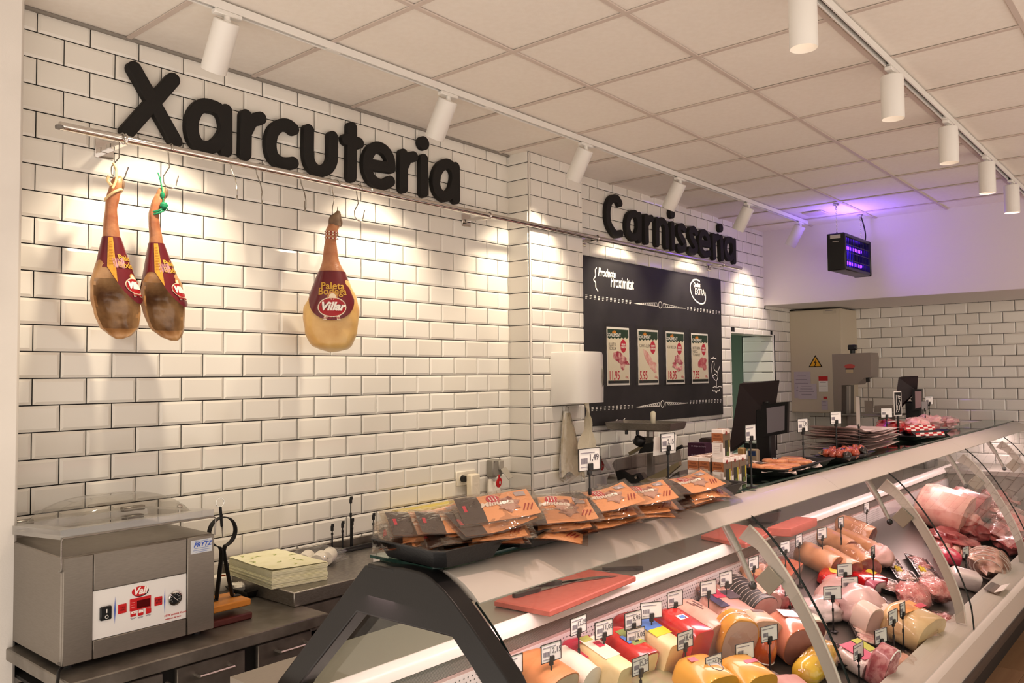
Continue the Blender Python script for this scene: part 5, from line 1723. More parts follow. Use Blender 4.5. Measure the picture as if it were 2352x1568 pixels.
# canopy, glass shelf
CANO = [(-2.012, 1.294), (-2.022, 1.295), (-2.055, 1.286), (-2.085, 1.272), (-2.112, 1.254), (-2.132, 1.236), (-2.130, 1.232), (-2.118, 1.236), (-2.05, 1.258), (-1.80, 1.258), (-1.80, 1.266), (-2.012, 1.270)]
for a, b_ in zip((.215, 2.62, 5.02), (2.62, 5.02, DX1)):
    along(CANO, a + .0008, b_ - .0008, 'canopy_segment', M_CASE, smooth=50)
M_SHELF = film('shelf_glass', '#cfe3db', .06, .03, .8)
M_EDGE = mat('green_glass_edge', '#1f3a35', .15)
for a, b_ in zip((.19, 1.905, 3.62, 5.33), (1.90, 3.615, 5.325, DX1)):
    g = MB().box(((a + b_) / 2, -1.885, 1.3005), (b_ - a, .23, .007)).build('glass_shelf', M_SHELF, dc, smooth=0)
    MB().box(((a + b_) / 2, -2.0015, 1.3005), (b_ - a, .004, .0085)).build('shelf_edge', M_EDGE, g)
    MB().box((a + .0015, -1.885, 1.3005), (.003, .23, .0075)).build('shelf_edge', M_EDGE, g)
for x in (.21, 1.9025, 3.6175, 5.3275):
    MB().box((x, -1.99, 1.288), (.03, .035, .018), .002).build('shelf_clip', M_ALU, dc)
    MB().box((x, -1.79, 1.280), (.03, .03, .034), .002).build('shelf_clip', M_ALU, dc)
along([(-1.84, 1.267), (-1.84, 1.296), (-1.80, 1.296), (-1.80, 1.267)], .215, DX1, 'canopy_spine', M_CASED)
lt = MB()
for x in (.5, 2.1, 3.7, 5.3, 6.5):
    lt.cyl((x, -1.88, 1.243), (x + (1.5 if x < 6 else 1.05), -1.88, 1.243), .010, n=12)
lt.build('fluorescent_tube', mat('pink_tube', '#ffd9dc', .4, emit=('#ff9ca4', 2.4)), dc)
# curved front glass and its joints
GP = spline([(-2.128, 1.238), (-2.205, 1.168), (-2.300, 1.045), (-2.385, .900), (-2.450, .760), (-2.492, .630), (-2.503, .545), (-2.506, .498)], 5)
JX = [.205, 1.70, 3.37, 5.08, 6.40, DX1]
for a, b_ in zip(JX[:-1], JX[1:]):
    b = MB()
    b.rings([[(x, p[0], p[1]) for p in GP] for x in (a + .003, b_ - .003)], cap=False)
    nP = len(GP)
    b.f = [f for f in b.f if not (nP - 1 in f and 0 in f) and not (2 * nP - 1 in f and nP in f and nP - 1 in f)]
    b.m = b.m[:len(b.f)]
    g = b.build('front_glass', M_GLASS, dc, smooth=80)
    for xx in (a + .003, b_ - .003):
        e = MB()
        rr = []
        for i, p in enumerate(GP):
            t_ = (GP[min(i + 1, nP - 1)] - GP[max(i - 1, 0)]).normalized()
            nx, nz = -t_.y * .003, t_.x * .003
            rr.append([(xx - .0008, p[0] + nx, p[1] + nz), (xx + .0008, p[0] + nx, p[1] + nz), (xx + .0008, p[0] - nx, p[1] - nz), (xx - .0008, p[0] - nx, p[1] - nz)])
        e.rings(rr)
        e.build('glass_edge', mat('dark_glass_edge', '#1a2220', .2), g, smooth=60)
# arched hinge arms behind the joints
M_ARM = mat('arm_grey', '#b3aba1', .35, .2)
for x in JX[1:-1]:
    b = MB()
    k0 = 1
    rr = []
    for i in range(k0, nP - 3):
        p = GP[i]
        t_ = (GP[min(i + 1, nP - 1)] - GP[max(i - 1, 0)]).normalized()
        n_ = Vector((-t_.y, t_.x))
        if n_.x < 0:
            n_ = -n_
        wd = .046 if i > 5 else .046 + .03 * (5 - i) / 5
        i0, i1 = p + n_ * .036, p + n_ * (.036 + wd)
        rr.append([(x + .012, *i0), (x + .024, *i0), (x + .024, *i1), (x + .012, *i1)])
    b.rings(rr)
    a_ = b.build('hinge_arm', M_ARM, dc, smooth=40)
    e = MB()
    e.tube([(x + .011, r_[0][1], r_[0][2]) for r_ in rr], .004, 6)
    e.build('arm_edge', mat('arm_edge_light', '#d5cec4', .3), a_)
    MB().cyl((x + .012, -1.985, 1.245), (x + .012, -2.07, 1.10), .016, n=14).cyl((x + .012, -2.07, 1.10), (x + .012, -2.125, .985), .011, n=14).build('gas_strut', mat('strut_grey', '#a59e96', .3, .5), a_)
    MB().box((0, 0, 0), (.006, .075, .080), .002, M=TR((x + .004, -2.19, 1.01), rx=42)).build('strut_plate', mat('strut_plate_olive', '#8f8878', .35, .5), a_)
    MB().ball((x + .0, -2.128, .983), (.014, .016, .016), 12, 8).build('strut_knob', M_BLACK, a_)
# black A-shaped end frame
s4 = Matrix(((0, 0, 1, 0), (1, 0, 0, 0), (0, 1, 0, 0), (0, 0, 0, 1)))
OL = [(0.178,-1.797,1.288),(0.178,-1.396,0.893)]
OR_ = [(0.178,-1.934,1.302),(0.178,-2.012,1.3),(0.178,-2.04,1.29),(0.178,-2.082,1.268),(0.178,-2.122,1.239),(0.178,-2.186,1.185),(0.178,-2.24,1.138),(0.178,-2.285,1.098)]
IN = [(0.178,-2.204,1.08),(0.178,-2.16,1.121),(0.178,-2.108,1.167),(0.178,-1.763,1.163),(0.178,-1.515,0.921)]
outer = [(OL[1][1] + .02, OL[1][2] - .03)] + [(p[1], p[2]) for p in OL[::-1]] + [(p[1], p[2]) for p in OR_] + [(p[0] - .008, p[1]) for p in GP if p[1] < OR_[-1][2] - .04]
inn_r = [(p[0] + .085, p[1]) for p in GP if p[1] < OR_[-1][2] - .04][::-1]
inner = [(p[1], p[2]) for p in IN]
poly = outer + inn_r + inner + [(inner[-1][0] + .02, inner[-1][1] - .03)]
mf = mat('black_frame', '#0c0b0c', .32, bump=(200, .03))
fr = MB()
# build as a strip so that it stays concave-safe
nO, nI = outer, [(inner[-1][0] + .02, inner[-1][1] - .03)] + inner[::-1] + inn_r[::-1]


def resample(P, n, keep):
    P = [Vector(p) for p in P]
    L_ = [0]
    for a, b_ in zip(P[:-1], P[1:]):
        L_.append(L_[-1] + (b_ - a).length)
    out_ = []
    for k in range(n):
        d = L_[-1] * k / (n - 1)
        i = max(j for j in range(len(L_)) if L_[j] <= d + 1e-9)
        i = min(i, len(P) - 2)
        f = (d - L_[i]) / max(1e-9, L_[i + 1] - L_[i])
        out_.append(P[i].lerp(P[i + 1], f))
    return out_


def pieces(P, stops):
    res = []
    for (i0, i1, n) in stops:
        r_ = resample(P[i0:i1 + 1], n, 0)
        res += r_ if not res else r_[1:]
    return res


io1 = 2                      # outer index of the top left corner
io2 = 3 + 2                  # outer index after the top edge (curve start)
ii1 = 2                      # inner index of the web's left corner
ii2 = 3                      # inner index of the web's right corner
PO = pieces(nO, [(0, io1, 10), (io1, io2, 12), (io2, len(nO) - 1, 24)])
PI_ = pieces(nI, [(0, ii1, 10), (ii1, ii2, 12), (ii2, len(nI) - 1, 24)])
for d, x in ((0, .150), (1, .206)):
    pass
rr = []
for a, b_ in zip(PO, PI_):
    rr.append([(.150, a[0], a[1]), (.206, a[0], a[1]), (.206, b_[0], b_[1]), (.150, b_[0], b_[1])])
fr.rings(rr)
o = fr.build('end_frame', mf, dc, smooth=25)
bv = o.modifiers.new('soft_edge', 'BEVEL')
bv.width = .005
bv.segments = 2
bv.limit_method = 'ANGLE'
bv.angle_limit = R(50)
MB().box((.178, (OL[0][1] * .55 + OR_[0][1] * .45), OL[0][2] + .001), (.058, .10, .012), .003).build('frame_cap', M_BLACK, o)
# clear side pane inside the end frame
sp_ = [(-1.40, .90)] + [tuple(p) for p in PI_[9:22]] + [(p[0] + .03, p[1]) for p in GP if p[1] < 1.15] + [(-2.38, .50), (-1.56, .74), (-1.53, .87)]
MB().prism([(a[0], a[1]) for a in sp_], .212, .214, M=s4).build('side_glass', film('side_glass_clear', '#eef4f1', .05, .03, .6), dc, smooth=0)
# little card holder on the ledge
q = (4.235,-2.373,0.52)
t = thing('card_holder', 'small tilted card holder with a white card lying on the case ledge', 'card holder', (q[0], q[1], .51))
MB().box((0, 0, .010), (.20, .075, .004), .001, M=TR((q[0] - .02, -2.44, .512), rx=18)).build('holder_back', mat('holder_grey', '#6b625c', .4), t)
MB().box((0, -.03, .006), (.20, .05, .003), .001, M=TR((q[0] - .02, -2.455, .512), rx=-22)).build('card', M_PWHITE, t)
# ---------------------------------------------------------------- appliances on the far counter
AX = Matrix(((0, 0, 1, 0), (1, 0, 0, 0), (0, 1, 0, 0), (0, 0, 0, 1)))     # local (x, y, z) -> world (y, z, x)


def xp(b, pts, x0, x1, mi=0):
    """Prism of a (y, z) outline between two x planes; pts may be 3-tuples."""
    return b.prism([(p[-2], p[-1]) for p in pts], x0, x1, M=AX, mi=mi)


# scale pan on a column, and the slicer in front of it
sc_ = thing('counter_scale', 'wide stainless scale pan on a column, a white-handled tool lying in it', 'scale', (3.85, -.36, CZ))
b = MB()
T = TR((3.86, -.365, 0), rz=8)
ring = lambda k, z: [T @ Vector((sx_ * (.155 + k) + 0, sy_ * (.235 + k), z)) for sx_, sy_ in ((-1, -.86), (-.9, -1), (.9, -1), (1, -.86), (1, .86), (.9, 1), (-.9, 1), (-1, .86))]
b.rings([ring(-.02, 1.372), ring(.0, 1.382), ring(.012, 1.428), ring(.006, 1.430), ring(-.008, 1.39), ring(-.03, 1.382)])
b.build('pan', M_STEEL, sc_, smooth=30)
MB().cyl((3.86, -.40, CZ + .03), (3.86, -.40, 1.375), .028, n=20).build('column', M_STEEL, sc_)
MB().box((3.86, -.40, 1.30), (.07, .09, .05), .004).build('pan_bracket', M_STEEL, sc_)
MB().box((3.88, -.40, CZ + .045), (.26, .24, .07), .01).build('scale_base', M_STEEL_D, sc_)
for y in (-.28, -.37):
    MB().cyl((3.74, y, 1.372), (3.74, y, 1.345), .012, n=10).build('pan_stud', M_BLACK, sc_)
q0, q1 = (3.84,-0.436,1.433), (3.84,-0.437,1.506)
tl = thing('white_tool', 'short white plastic handle standing in the stainless scale pan', 'tool', (3.84, q0[1], 1.392))
MB().tube([(3.84, q0[1], 1.386), (3.84, q0[1], 1.41), (3.84, q1[1], q1[2] - .012), (3.84, q1[1], q1[2])], [.012, .016, .0185, .010], 14).build('handle_grip', mat('ivory_grip', '#e6dfc6', .4), tl)
sl = thing('meat_slicer', 'dark meat slicer with a clear guard plate and black handle on the counter', 'slicer', (3.74, -.42, CZ))
gp = [(3.72,-0.169,1.132),(3.72,-0.195,1.163),(3.72,-0.361,1.211),(3.72,-0.512,1.233),(3.72,-0.717,1.262),(3.72,-0.728,1.185),(3.72,-0.456,1.051),(3.72,-0.248,0.966),(3.72,-0.225,1.003)]
xp(MB(), gp, 3.715, 3.722).build('guard_plate', film('guard_acrylic', '#b7aead', .16, .12, .5), sl, smooth=0)
b = MB()
b.tube([(3.7145, p[1], p[2]) for p in gp], .0028, 6, closed=True)
b.build('guard_rim', mat('clear_rim', '#cfc9c2', .2), sl)
xp(MB(), [(3.7,-0.235,1.088),(3.7,-0.263,1.101),(3.7,-0.344,1.064),(3.7,-0.403,1.087),(3.7,-0.416,1.077),(3.7,-0.472,0.998),(3.7,-0.449,0.962),(3.7,-0.261,0.97)], 3.665, 3.71).build('carriage', M_BLACK, sl, smooth=0)
xp(MB(), [(3.7,-0.424,1.032),(3.7,-0.735,1.187),(3.7,-0.738,1.162),(3.7,-0.611,1.061),(3.7,-0.45,0.985),(3.7,-0.463,1.016)], 3.66, 3.69).build('fence', mat('olive_aluminium', '#8d8268', .35, .6), sl, smooth=0)
MB().box([(3.7,-0.65,1.138)][0], (.02, .03, .03), .003).build('white_clip', M_WHITE, sl)
for p in [(3.66,-0.409,1.06),(3.66,-0.324,1.015)]:
    MB().cyl((3.645, p[1], p[2]), (3.67, p[1] + .012, p[2] + .012), .009, n=12).build('spindle', M_ALU, sl)
xp(MB(), [(3.76,-0.291,1.218),(3.76,-0.405,1.278),(3.76,-0.407,1.258),(3.76,-0.3,1.197)], 3.74, 3.77).build('side_bar', mat('olive_aluminium', '#8d8268', .35, .6), sl, smooth=0)
xp(MB(), [(3.76,-0.405,1.281),(3.76,-0.49,1.297),(3.76,-0.488,1.236),(3.76,-0.368,1.214)], 3.745, 3.80).build('blade_cover', M_BLACKM, sl, smooth=0)
p = [(3.74,-0.384,1.301)][0]
MB().lathe([(0, -.028), (.035, -.028), (.040, -.02), (.040, .022), (.034, .030), (0, .030)], 18, M=frame(p, z=(0, -.55, 1))).build('control_knob', M_BLACK, sl)
MB().tube([p_ for p_ in [(3.72,-0.628,1.239),(3.72,-0.679,1.26),(3.72,-0.73,1.284)]], .012, 10).build('push_handle', M_BLACK, sl)
xp(MB(), [(3.8,-0.566,1.047),(3.8,-0.669,1.111),(3.8,-0.68,0.992),(3.8,-0.573,0.961)], 3.78, 3.95).build('slicer_body', M_STEEL_D, sl, smooth=0)
MB().box((3.85, -.45, CZ + .05), (.42, .36, .10), .02).build('slicer_base', M_STEEL_D, sl)
MB().cyl((3.75, -.02 - .12, CZ + .115), (3.75, -.34, CZ + .115), .055, n=24).build('motor_housing', M_ALU, sl)
q = [(4.6,-0.289,1.228),(4.6,-0.43,1.229),(4.6,-0.439,1.17),(4.6,-0.436,1.108),(4.6,-0.286,1.092)]
bx_ = thing('purple_box', 'dark purple carton with fine white print standing by the tiled wall', 'carton', (4.6, -.3, CZ))
xp(MB(), [(p[1], p[2]) for p in q] + [(q[-1][1], CZ), (q[0][1], CZ)][:0], 4.6, 4.72).build('carton', mat('purple_card', '#3d1230', .5), bx_, smooth=0)
MB().box((4.66, (q[0][1] + q[1][1]) / 2, (CZ + q[3][2]) / 2), (.12, abs(q[0][1] - q[1][1]), q[3][2] - CZ)).build('carton_base', mat('purple_card', '#3d1230', .5), bx_)
for k, z in enumerate((.80, .22)):
    zz = q[3][2] + (q[0][2] - q[3][2]) * z
    for dy, s_ in ((.02, 'LA CASA'), (.095, 'El gust de l\'Horta')):
        text(s_, .014, FX((4.5985, q[0][1] - dy - .01, zz)), mat('lilac_print', '#b9a3b8', .5), bx_, align='LEFT' if dy < .05 else 'CENTER')
q = [(4.75,-0.301,1.226),(4.75,-0.306,1.248),(4.75,-0.322,1.257),(4.75,-0.4,1.256),(4.75,-0.399,1.226),(4.75,-0.354,1.221)]
bb = thing('bread_box', 'cream counter box with a dark rounded lid behind the purple carton', 'box', (4.85, -.5, CZ))
xp(MB(), q, 4.76, 4.95).build('box_lid', mat('dark_brown_lid', '#3a2c28', .4), bb, smooth=0)
MB().box((4.86, (q[0][1] + q[3][1]) / 2, (CZ + q[0][2]) / 2 - .004), (.20, abs(q[0][1] - q[3][1]), q[0][2] - CZ - .008), .006).build('box_body', mat('cream_box', '#e8ddc8', .5), bb)

# label-printing tills
M_TILL = mat('till_black', '#131113', .4)
M_TILLB = mat('till_brown_black', '#2a1d1f', .42)


def till(x, side, disp, tag_, lb, scr):
    t = thing('till_terminal', lb, 'till', (x, (side[0][1] + side[1][1]) / 2, CZ), 'till terminals on the counters')
    b = MB()
    b.add([(x, *side[0][1:]), (x, *side[1][1:]), (x + .02, *side[2][1:]), (x + .02, *side[3][1:]),
           (x - .03, side[0][1] + .03, side[0][2] - .01), (x - .0, side[1][1], side[1][2] - .012), (x + .02, side[2][1], side[2][2] - .01), (x - .03, side[3][1] + .03, side[3][2])],
          [(0, 1, 2, 3), (4, 7, 6, 5), (0, 4, 5, 1), (1, 5, 6, 2), (2, 6, 7, 3), (3, 7, 4, 0)])
    b.build('screen_panel', M_TILLB, t, smooth=0)
    ym, zm = (disp[0][1] + disp[1][1]) / 2, (disp[0][2] + disp[2][2]) / 2
    yc_ = side[0][1] * .55 + side[1][1] * .45
    MB().box((x + .05, yc_ - .02, (CZ + side[0][2] - .25) / 2 + .02), (.12, .13, side[0][2] - .25 - CZ), .012).build('pillar', M_TILL, t)
    MB().box((x + .03, yc_ - .05, side[0][2] - .22), (.07, .07, .12), .01, M=Matrix.Identity(4)).build('hinge_block', M_TILL, t)
    MB().box((x + .06, yc_, CZ + .04), (.34, .32, .08), .012).build('base', M_TILL, t)
    MB().cyl((x - .01, yc_ - .06, zm + .03), (x - .02, yc_ - .07, zm + .035), .012, n=12).build('pivot', M_CHROME, t)
    b = MB()
    xp(b, disp, x - .06, x - .02)
    d = b.build('customer_display', M_TILL, t, smooth=0)
    k = .78
    cy_, cz_ = sum(p[1] for p in disp) / 4, sum(p[2] for p in disp) / 4
    b = MB()
    xp(b, [(cy_ + (p[1] - cy_) * (k - .1) - .012, cz_ + (p[2] - cz_) * k) for p in disp], x - .0615, x - .06)
    b.build('display_glass', scr, d, smooth=0)
    MB().tube([(x - .03, disp[0][1] + .005, zm), (x + .03, yc_ - .04, zm - .02)], .018, 10).build('display_arm', M_TILL, t)
    return t


till(5.5, [(5.5,-0.353,1.687),(5.5,-0.663,1.704),(5.5,-0.594,1.368),(5.5,-0.235,1.091)], [(5.44,-0.524,1.497),(5.44,-0.754,1.529),(5.44,-0.744,1.271),(5.44,-0.526,1.227)], 0, 'black till terminal with a grey customer display, in front of the wall opening', mat('display_grey', '#8e8890', .25))
till(6.9, [(6.9,-1.251,1.723),(6.9,-1.381,1.726),(6.9,-1.363,1.6),(6.9,-1.205,1.411)], [(6.84,-1.342,1.608),(6.84,-1.423,1.609),(6.84,-1.414,1.425),(6.84,-1.34,1.408)], 0, 'smaller black till terminal at the far end, beyond the red packs', mat('display_pink', '#b59a98', .25))
q = (5.2,-0.557,1.081)
ph = thing('card_terminal', 'beige hand terminal with a small blue screen beside the near till', 'terminal', (5.2, q[1], CZ))
MB().box((5.2, q[1], 1.02), (.05, .09, .26), .01).build('terminal_body', mat('beige_plastic', '#b3a085', .4), ph)
MB().box((5.172, q[1], 1.115), (.004, .06, .04), .001).build('terminal_screen', mat('blue_screen', '#26406e', .2), ph)
MB().box((5.20, q[1] + .10, 1.02), (.05, .06, .27), .01).build('holder_post', mat('wood_post', '#c39a62', .5), ph)

# band saw by the electrical cabinet
bs = thing('band_saw', 'grey butcher band saw with a C-shaped frame by the electrical cabinet', 'band saw', (6.6, -.9, CZ))
M_SAW = mat('saw_grey', '#8a8076', .38, .45)
SX = 6.5
out = [(6.5,-0.752,1.932),(6.5,-1.09,1.94),(6.5,-1.099,1.898),(6.5,-1.091,1.72),(6.5,-1.034,1.715),(6.5,-0.966,1.653),(6.5,-0.831,1.647),(6.5,-0.825,1.397),(6.5,-0.756,1.39)]
b = MB()
xp(b, out, SX, SX + .22)
b.build('frame_head', M_SAW, bs, smooth=0)
e = [(6.5,-0.831,1.647),(6.5,-0.878,1.647),(6.5,-0.871,1.387),(6.5,-0.825,1.392)]
xp(MB(), e, SX + .02, SX + .20).build('column_cover', mat('saw_dark', '#5a534b', .4, .4), bs, smooth=0)
e = [(6.5,-0.873,1.642),(6.5,-0.896,1.642),(6.5,-0.889,1.391),(6.5,-0.866,1.387)]
xp(MB(), e, SX + .01, SX + .05).build('bright_strip', M_ALU, bs, smooth=0)
p = [(6.6,-0.906,1.983),(6.6,-0.905,1.94)]
MB().cyl((SX + .1, p[1][1], p[1][2] - .02), (SX + .1, p[0][1], p[0][2] + .0), .022, n=16).box((SX + .1, p[0][1], p[0][2] + .01), (.07, .07, .05), .008).build('tension_knob', M_BLACK, bs)
p = [(6.5,-0.909,1.819),(6.5,-0.908,1.79)]
oval_ = [( .052 * math.cos(2 * PI * k / 24), .030 * math.sin(2 * PI * k / 24)) for k in range(24)]
MB().prism([(a * .9, c * .7) for a, c in oval_], 0, .0015, M=FX((SX - .0005, p[0][1], p[0][2]))).build('red_badge', mat('faded_red', '#a4413a', .45), bs, smooth=0)
MB().box((SX - .001, p[1][1], p[1][2] - .012), (.002, .06, .035)).build('badge_plate', mat('badge_beige', '#a89878', .5), bs)
MB().box((SX - .0012, p[1][1], p[1][2] + .006), (.002, .075, .012)).build('badge_line', M_TILLB, bs)
p = [(6.5,-1.05,1.694),(6.5,-1.047,1.407)]
MB().box((SX + .05, p[0][1], (p[0][2] + p[1][2]) / 2), (.016, .004, p[0][2] - p[1][2])).build('saw_blade', M_STEEL, bs)
MB().box((SX + .05, p[0][1], p[0][2] + .012), (.03, .03, .06), .004).build('blade_guide', M_BLACK, bs)
tz = [(6.5,-0.969,1.388)][0][2]
ty0, ty1 = [(6.5,-0.814,1.384)][0][1], [(6.5,-1.282,1.402)][0][1]
MB().box((SX + .12, (ty0 + ty1) / 2, tz - .008), (.46, abs(ty1 - ty0), .018), .003).build('saw_table', M_STEEL_D, bs)
e = [(6.45,-1.054,1.513),(6.45,-1.121,1.509),(6.45,-1.116,1.405),(6.45,-1.056,1.401)]
xp(MB(), e, SX - .08, SX - .05).build('pusher_plate', M_SAW, bs, smooth=0)
e = [(6.45,-1.123,1.467),(6.45,-1.274,1.473),(6.45,-1.295,1.455),(6.45,-1.294,1.416),(6.45,-1.116,1.408)]
xp(MB(), e, SX - .02, SX + .10).build('pusher_block', M_SAW, bs, smooth=0)
for y in (ty0 - .04, ty1 + .10):
    MB().box((SX + .12, y, (tz - .02) / 2), (.30, .06, tz - .02), .004).build('stand_leg', M_STEEL_D, bs)
MB().box((SX + .2, (ty0 + ty1) / 2, .55), (.25, abs(ty1 - ty0) * .7, .9), .01).build('saw_base', mat('saw_dark', '#5a534b', .4, .4), bs)
fc = thing('far_counter', 'stainless counter along the end wall behind the display case', 'counter', (7.35, -1.7, 0))
MB().box((7.36, -1.55, CZ - .02), (.68, 1.85, .04), .004).build('counter_top', M_STEEL, fc)
MB().box((7.40, -1.55, .43), (.56, 1.75, .86), .004).build('cabinet_body', M_STEEL_D, fc)
# ---------------------------------------------------------------- price tags
SHZ = 1.3045
M_CARD = mat('price_card', '#e9e7e4', .4)
M_CARDINK = mat('price_ink', '#8d8992', .6)
TEXT_CACHE = {}


def cached_text(s_, size, sx, m_):
    k = (s_, size, sx)
    if k not in TEXT_CACHE:
        o = text(s_, size, Matrix.Identity(4), m_, None, 'price', sx=sx)
        me = o.data
        me.transform(o.matrix_local)
        bpy.data.objects.remove(o)
        TEXT_CACHE[k] = me
    return TEXT_CACHE[k]


TAG_PARTS = {}


def price_tag(p, h, lb, price=None, rz=0, w=.098, hh=.064, group='price tags on the glass shelf', dark=False):
    """Card on a black plastic stem; p is the foot, h the height of the card's centre."""
    t = thing('price_tag', lb, 'price tag', p, group, rz)
    key = round(h, 2), w
    if key not in TAG_PARTS:
        b = MB()
        b.lathe([(0, 0), (.022, 0), (.022, .003), (.008, .006), (0, .006)], 16)
        b.cyl((0, 0, .004), (0, 0, h * .55), .0042, .0036, 8).cyl((0, 0, h * .5), (0, 0, h - hh * .42), .0028, n=8).cyl((0, 0, h * .52), (0, 0, h * .60), .0052, n=8)
        b.box((0, 0, h - hh * .52), (.016, .010, .026), .002).box((0, -.005, h - hh * .34), (.019, .007, .020), .0015)
        st = b.build('stem', M_STEM, t, world=False)
        c_ = MB().box((0, .001, h), (w, .0016, hh)).build('card', M_CARD, t, world=False, smooth=0)
        b = MB()
        for sx_ in (-1, 1):
            b.box((sx_ * w / 2, 0, h), (.0018, .0036, hh + .0018))
        for sz in (-1, 1):
            b.box((0, 0, h + sz * hh / 2), (w + .0018, .0036, .0018))
        fr_ = b.build('card_frame', M_STEM, t, world=False, smooth=0)
        b = MB()
        x = -w * .38
        for q in range(12):
            wd = (.0012, .002, .0008)[q % 3]
            b.box((x, -.0004, h - hh * .06), (wd, .0012, hh * .26))
            x += wd + .0011
        bc = b.build('barcode', M_CARDINK, t, world=False, smooth=0)
        b = MB()
        b.box((-w * .08, -.0004, h + hh * .30), (w * .66, .0012, hh * .05)).box((-w * .2, -.0004, h - hh * .34), (w * .42, .0012, hh * .035))
        ln = b.build('printed_line', M_CARDINK, t, world=False, smooth=0)
        TAG_PARTS[key] = [o.data for o in (st, c_, fr_, bc, ln)]
    else:
        for nm, me in zip(('stem', 'card', 'card_frame', 'barcode', 'printed_line'), TAG_PARTS[key]):
            link(nm, me, t)
    if price:
        o = link('price', cached_text(price, hh * .42, .62, mat('price_figures', '#55515a', .6)), t)
        o.matrix_local = FY((w * .21, -.0008, h + hh * .06))
    return t


for a, lb, pr_, rz in (((0.79,-2.045,1.304,0.213), 'nearest price tag on the glass shelf, reading 1,49', '1,49', -4), ((1.456,-1.924,1.304,0.209), 'price tag standing among the orange packs before the slicer', '2,15', 0),
                   ((1.957,-2.015,1.304,0.221), 'price tag right beside the white and brown cartons', None, 0), ((2.807,-1.899,1.304,0.204), 'price tag in front of the burger tray', '1,95', -8),
                   ((3.247,-1.907,1.304,0.219), 'price tag in the tray of dark red kebabs', None, -14), ((4.796,-1.712,1.304,0.18), 'small price tag in front of the red packs', None, -30),
                   ((6.018,-1.683,1.304,0.23), 'farthest price tag on the shelf, above the pink bags', None, -20)):
    price_tag(a[:3], a[3], lb, pr_, rz)
a = (1.459,-1.911,1.304,0.202)
t = tag(MB().box((0, 0, 0), (.16, .002, .068)).build('loose_card', mat('plain_card', '#dcd8d2', .5)), 'plain white card behind the price tag before the slicer', 'card')
place(t, (a[0] + .02, a[1] + .012, a[2] + a[3] - .002), (4, 0, 0))
a = (3.731,-1.868,1.304,0.235)
t = price_tag(a[:3], a[3], 'tall white card on a stem seen almost edge-on, over the sheet packs', None, 30, w=.10, hh=.17)
a = (5.841,-1.695,1.304,0.193)
t = price_tag(a[:3], a[3], 'small tilted card on a stem at the far end, beside the farthest tag', None, 40)
a = (4.956,-1.741,1.304,0.239)
t = thing('menu_card', 'small black card with white chalk drawings and border on a dark stem', 'card', a[:3], rz=-12)
MB().lathe([(0, 0), (.025, 0), (.025, .004), (0, .006)], 16).cyl((0, 0, 0), (0, 0, a[3] - .085), .008, n=10).build('stem', M_STEM, t, world=False)
MB().box((0, 0, a[3]), (.104, .003, .172)).build('card_border', M_CHALK, t, world=False, smooth=0)
MB().box((0, -.0012, a[3]), (.092, .003, .158)).build('card_face', M_BLACKM, t, world=False, smooth=0)
b = MB()
for pts in ([(-.03, .08), (-.035, .0), (-.028, -.05), (-.04, -.08)], [(.0, .07), (.045, .065)], [(.005, .052), (.04, .047)], [(.01, .0), (.03, .03), (.045, .0), (.03, -.03), (.01, -.005)], [(.03, -.03), (.02, -.06), (.0, -.075)], [(-.01, -.02), (-.015, -.05), (-.005, -.06)]):
    stroke(b, [(p0 * .75, p1 * .75) for p0, p1 in pts], .0022, .003, .0035, FY((0, 0, a[3])), n=4)
b.build('chalk_marks', M_CHALK, t, world=False, smooth=0)

# ---------------------------------------------------------------- black trays and packs on the shelf
M_TRAY = mat('black_foam', '#121213', .5, bump=(150, .1))


def tray(name, lb, c, rz, L, W, h=.05, cat='tray', group='black trays on the glass shelf'):
    t = thing(name, lb, cat, c, group, rz)
    b = MB()

    def ring(k, z):
        a, d = L / 2 + k, W / 2 + k
        r_ = .022
        return [(sx_ * (a - (r_ if q else 0)), sy_ * (d - (0 if q else r_)), z) for sx_, sy_, qs in ((-1, -1, (0, 1)), (1, -1, (1, 0)), (1, 1, (0, 1)), (-1, 1, (1, 0))) for q in qs]
    b.rings([ring(-.028, .0), ring(-.022, .003), ring(-.002, h - .004), ring(.008, h - .002), ring(.009, h + .001), ring(-.004, h), ring(-.030, .005)])
    b.build('tray_shell', M_TRAY, t, world=False, smooth=30)
    return t


TRAYS = [((0.287,-1.932,1.315), -4, .24, .27, 'black foam tray at the near end of the shelf, over the black frame'), ((0.642,-1.95,1.315), 0, .36, .25, 'black foam tray second from the near end, under the tall pack stack'),
         ((1.105,-1.927,1.315), 0, .40, .24, 'black foam tray before the slicer, full of orange packs'), ((1.592,-1.96,1.315), 0, .34, .24, 'black foam tray under the orange packs nearest the cartons')]
for c, rz, L, W, lb in TRAYS:
    tray('foam_tray', lb, (c[0], c[1], SHZ), rz, L, W, .048)

M_ORANGE = mat('pack_orange', '#f4b07c', .35, coat=.4)
M_PDARK = mat('pack_charcoal', '#3f3634', .35, coat=.4)
M_PPINK = mat('pack_red', '#cf2f4a', .35)
M_MEATP = mat('pack_meat_photo', '#8a4f45', .4, noise=('#caa79a', 40, .4, .6))
M_POUCH = film('pouch_film', '#f4efe9', .13, .10, .6, bump=(40, .7))
PKL, PKW = .205, .135


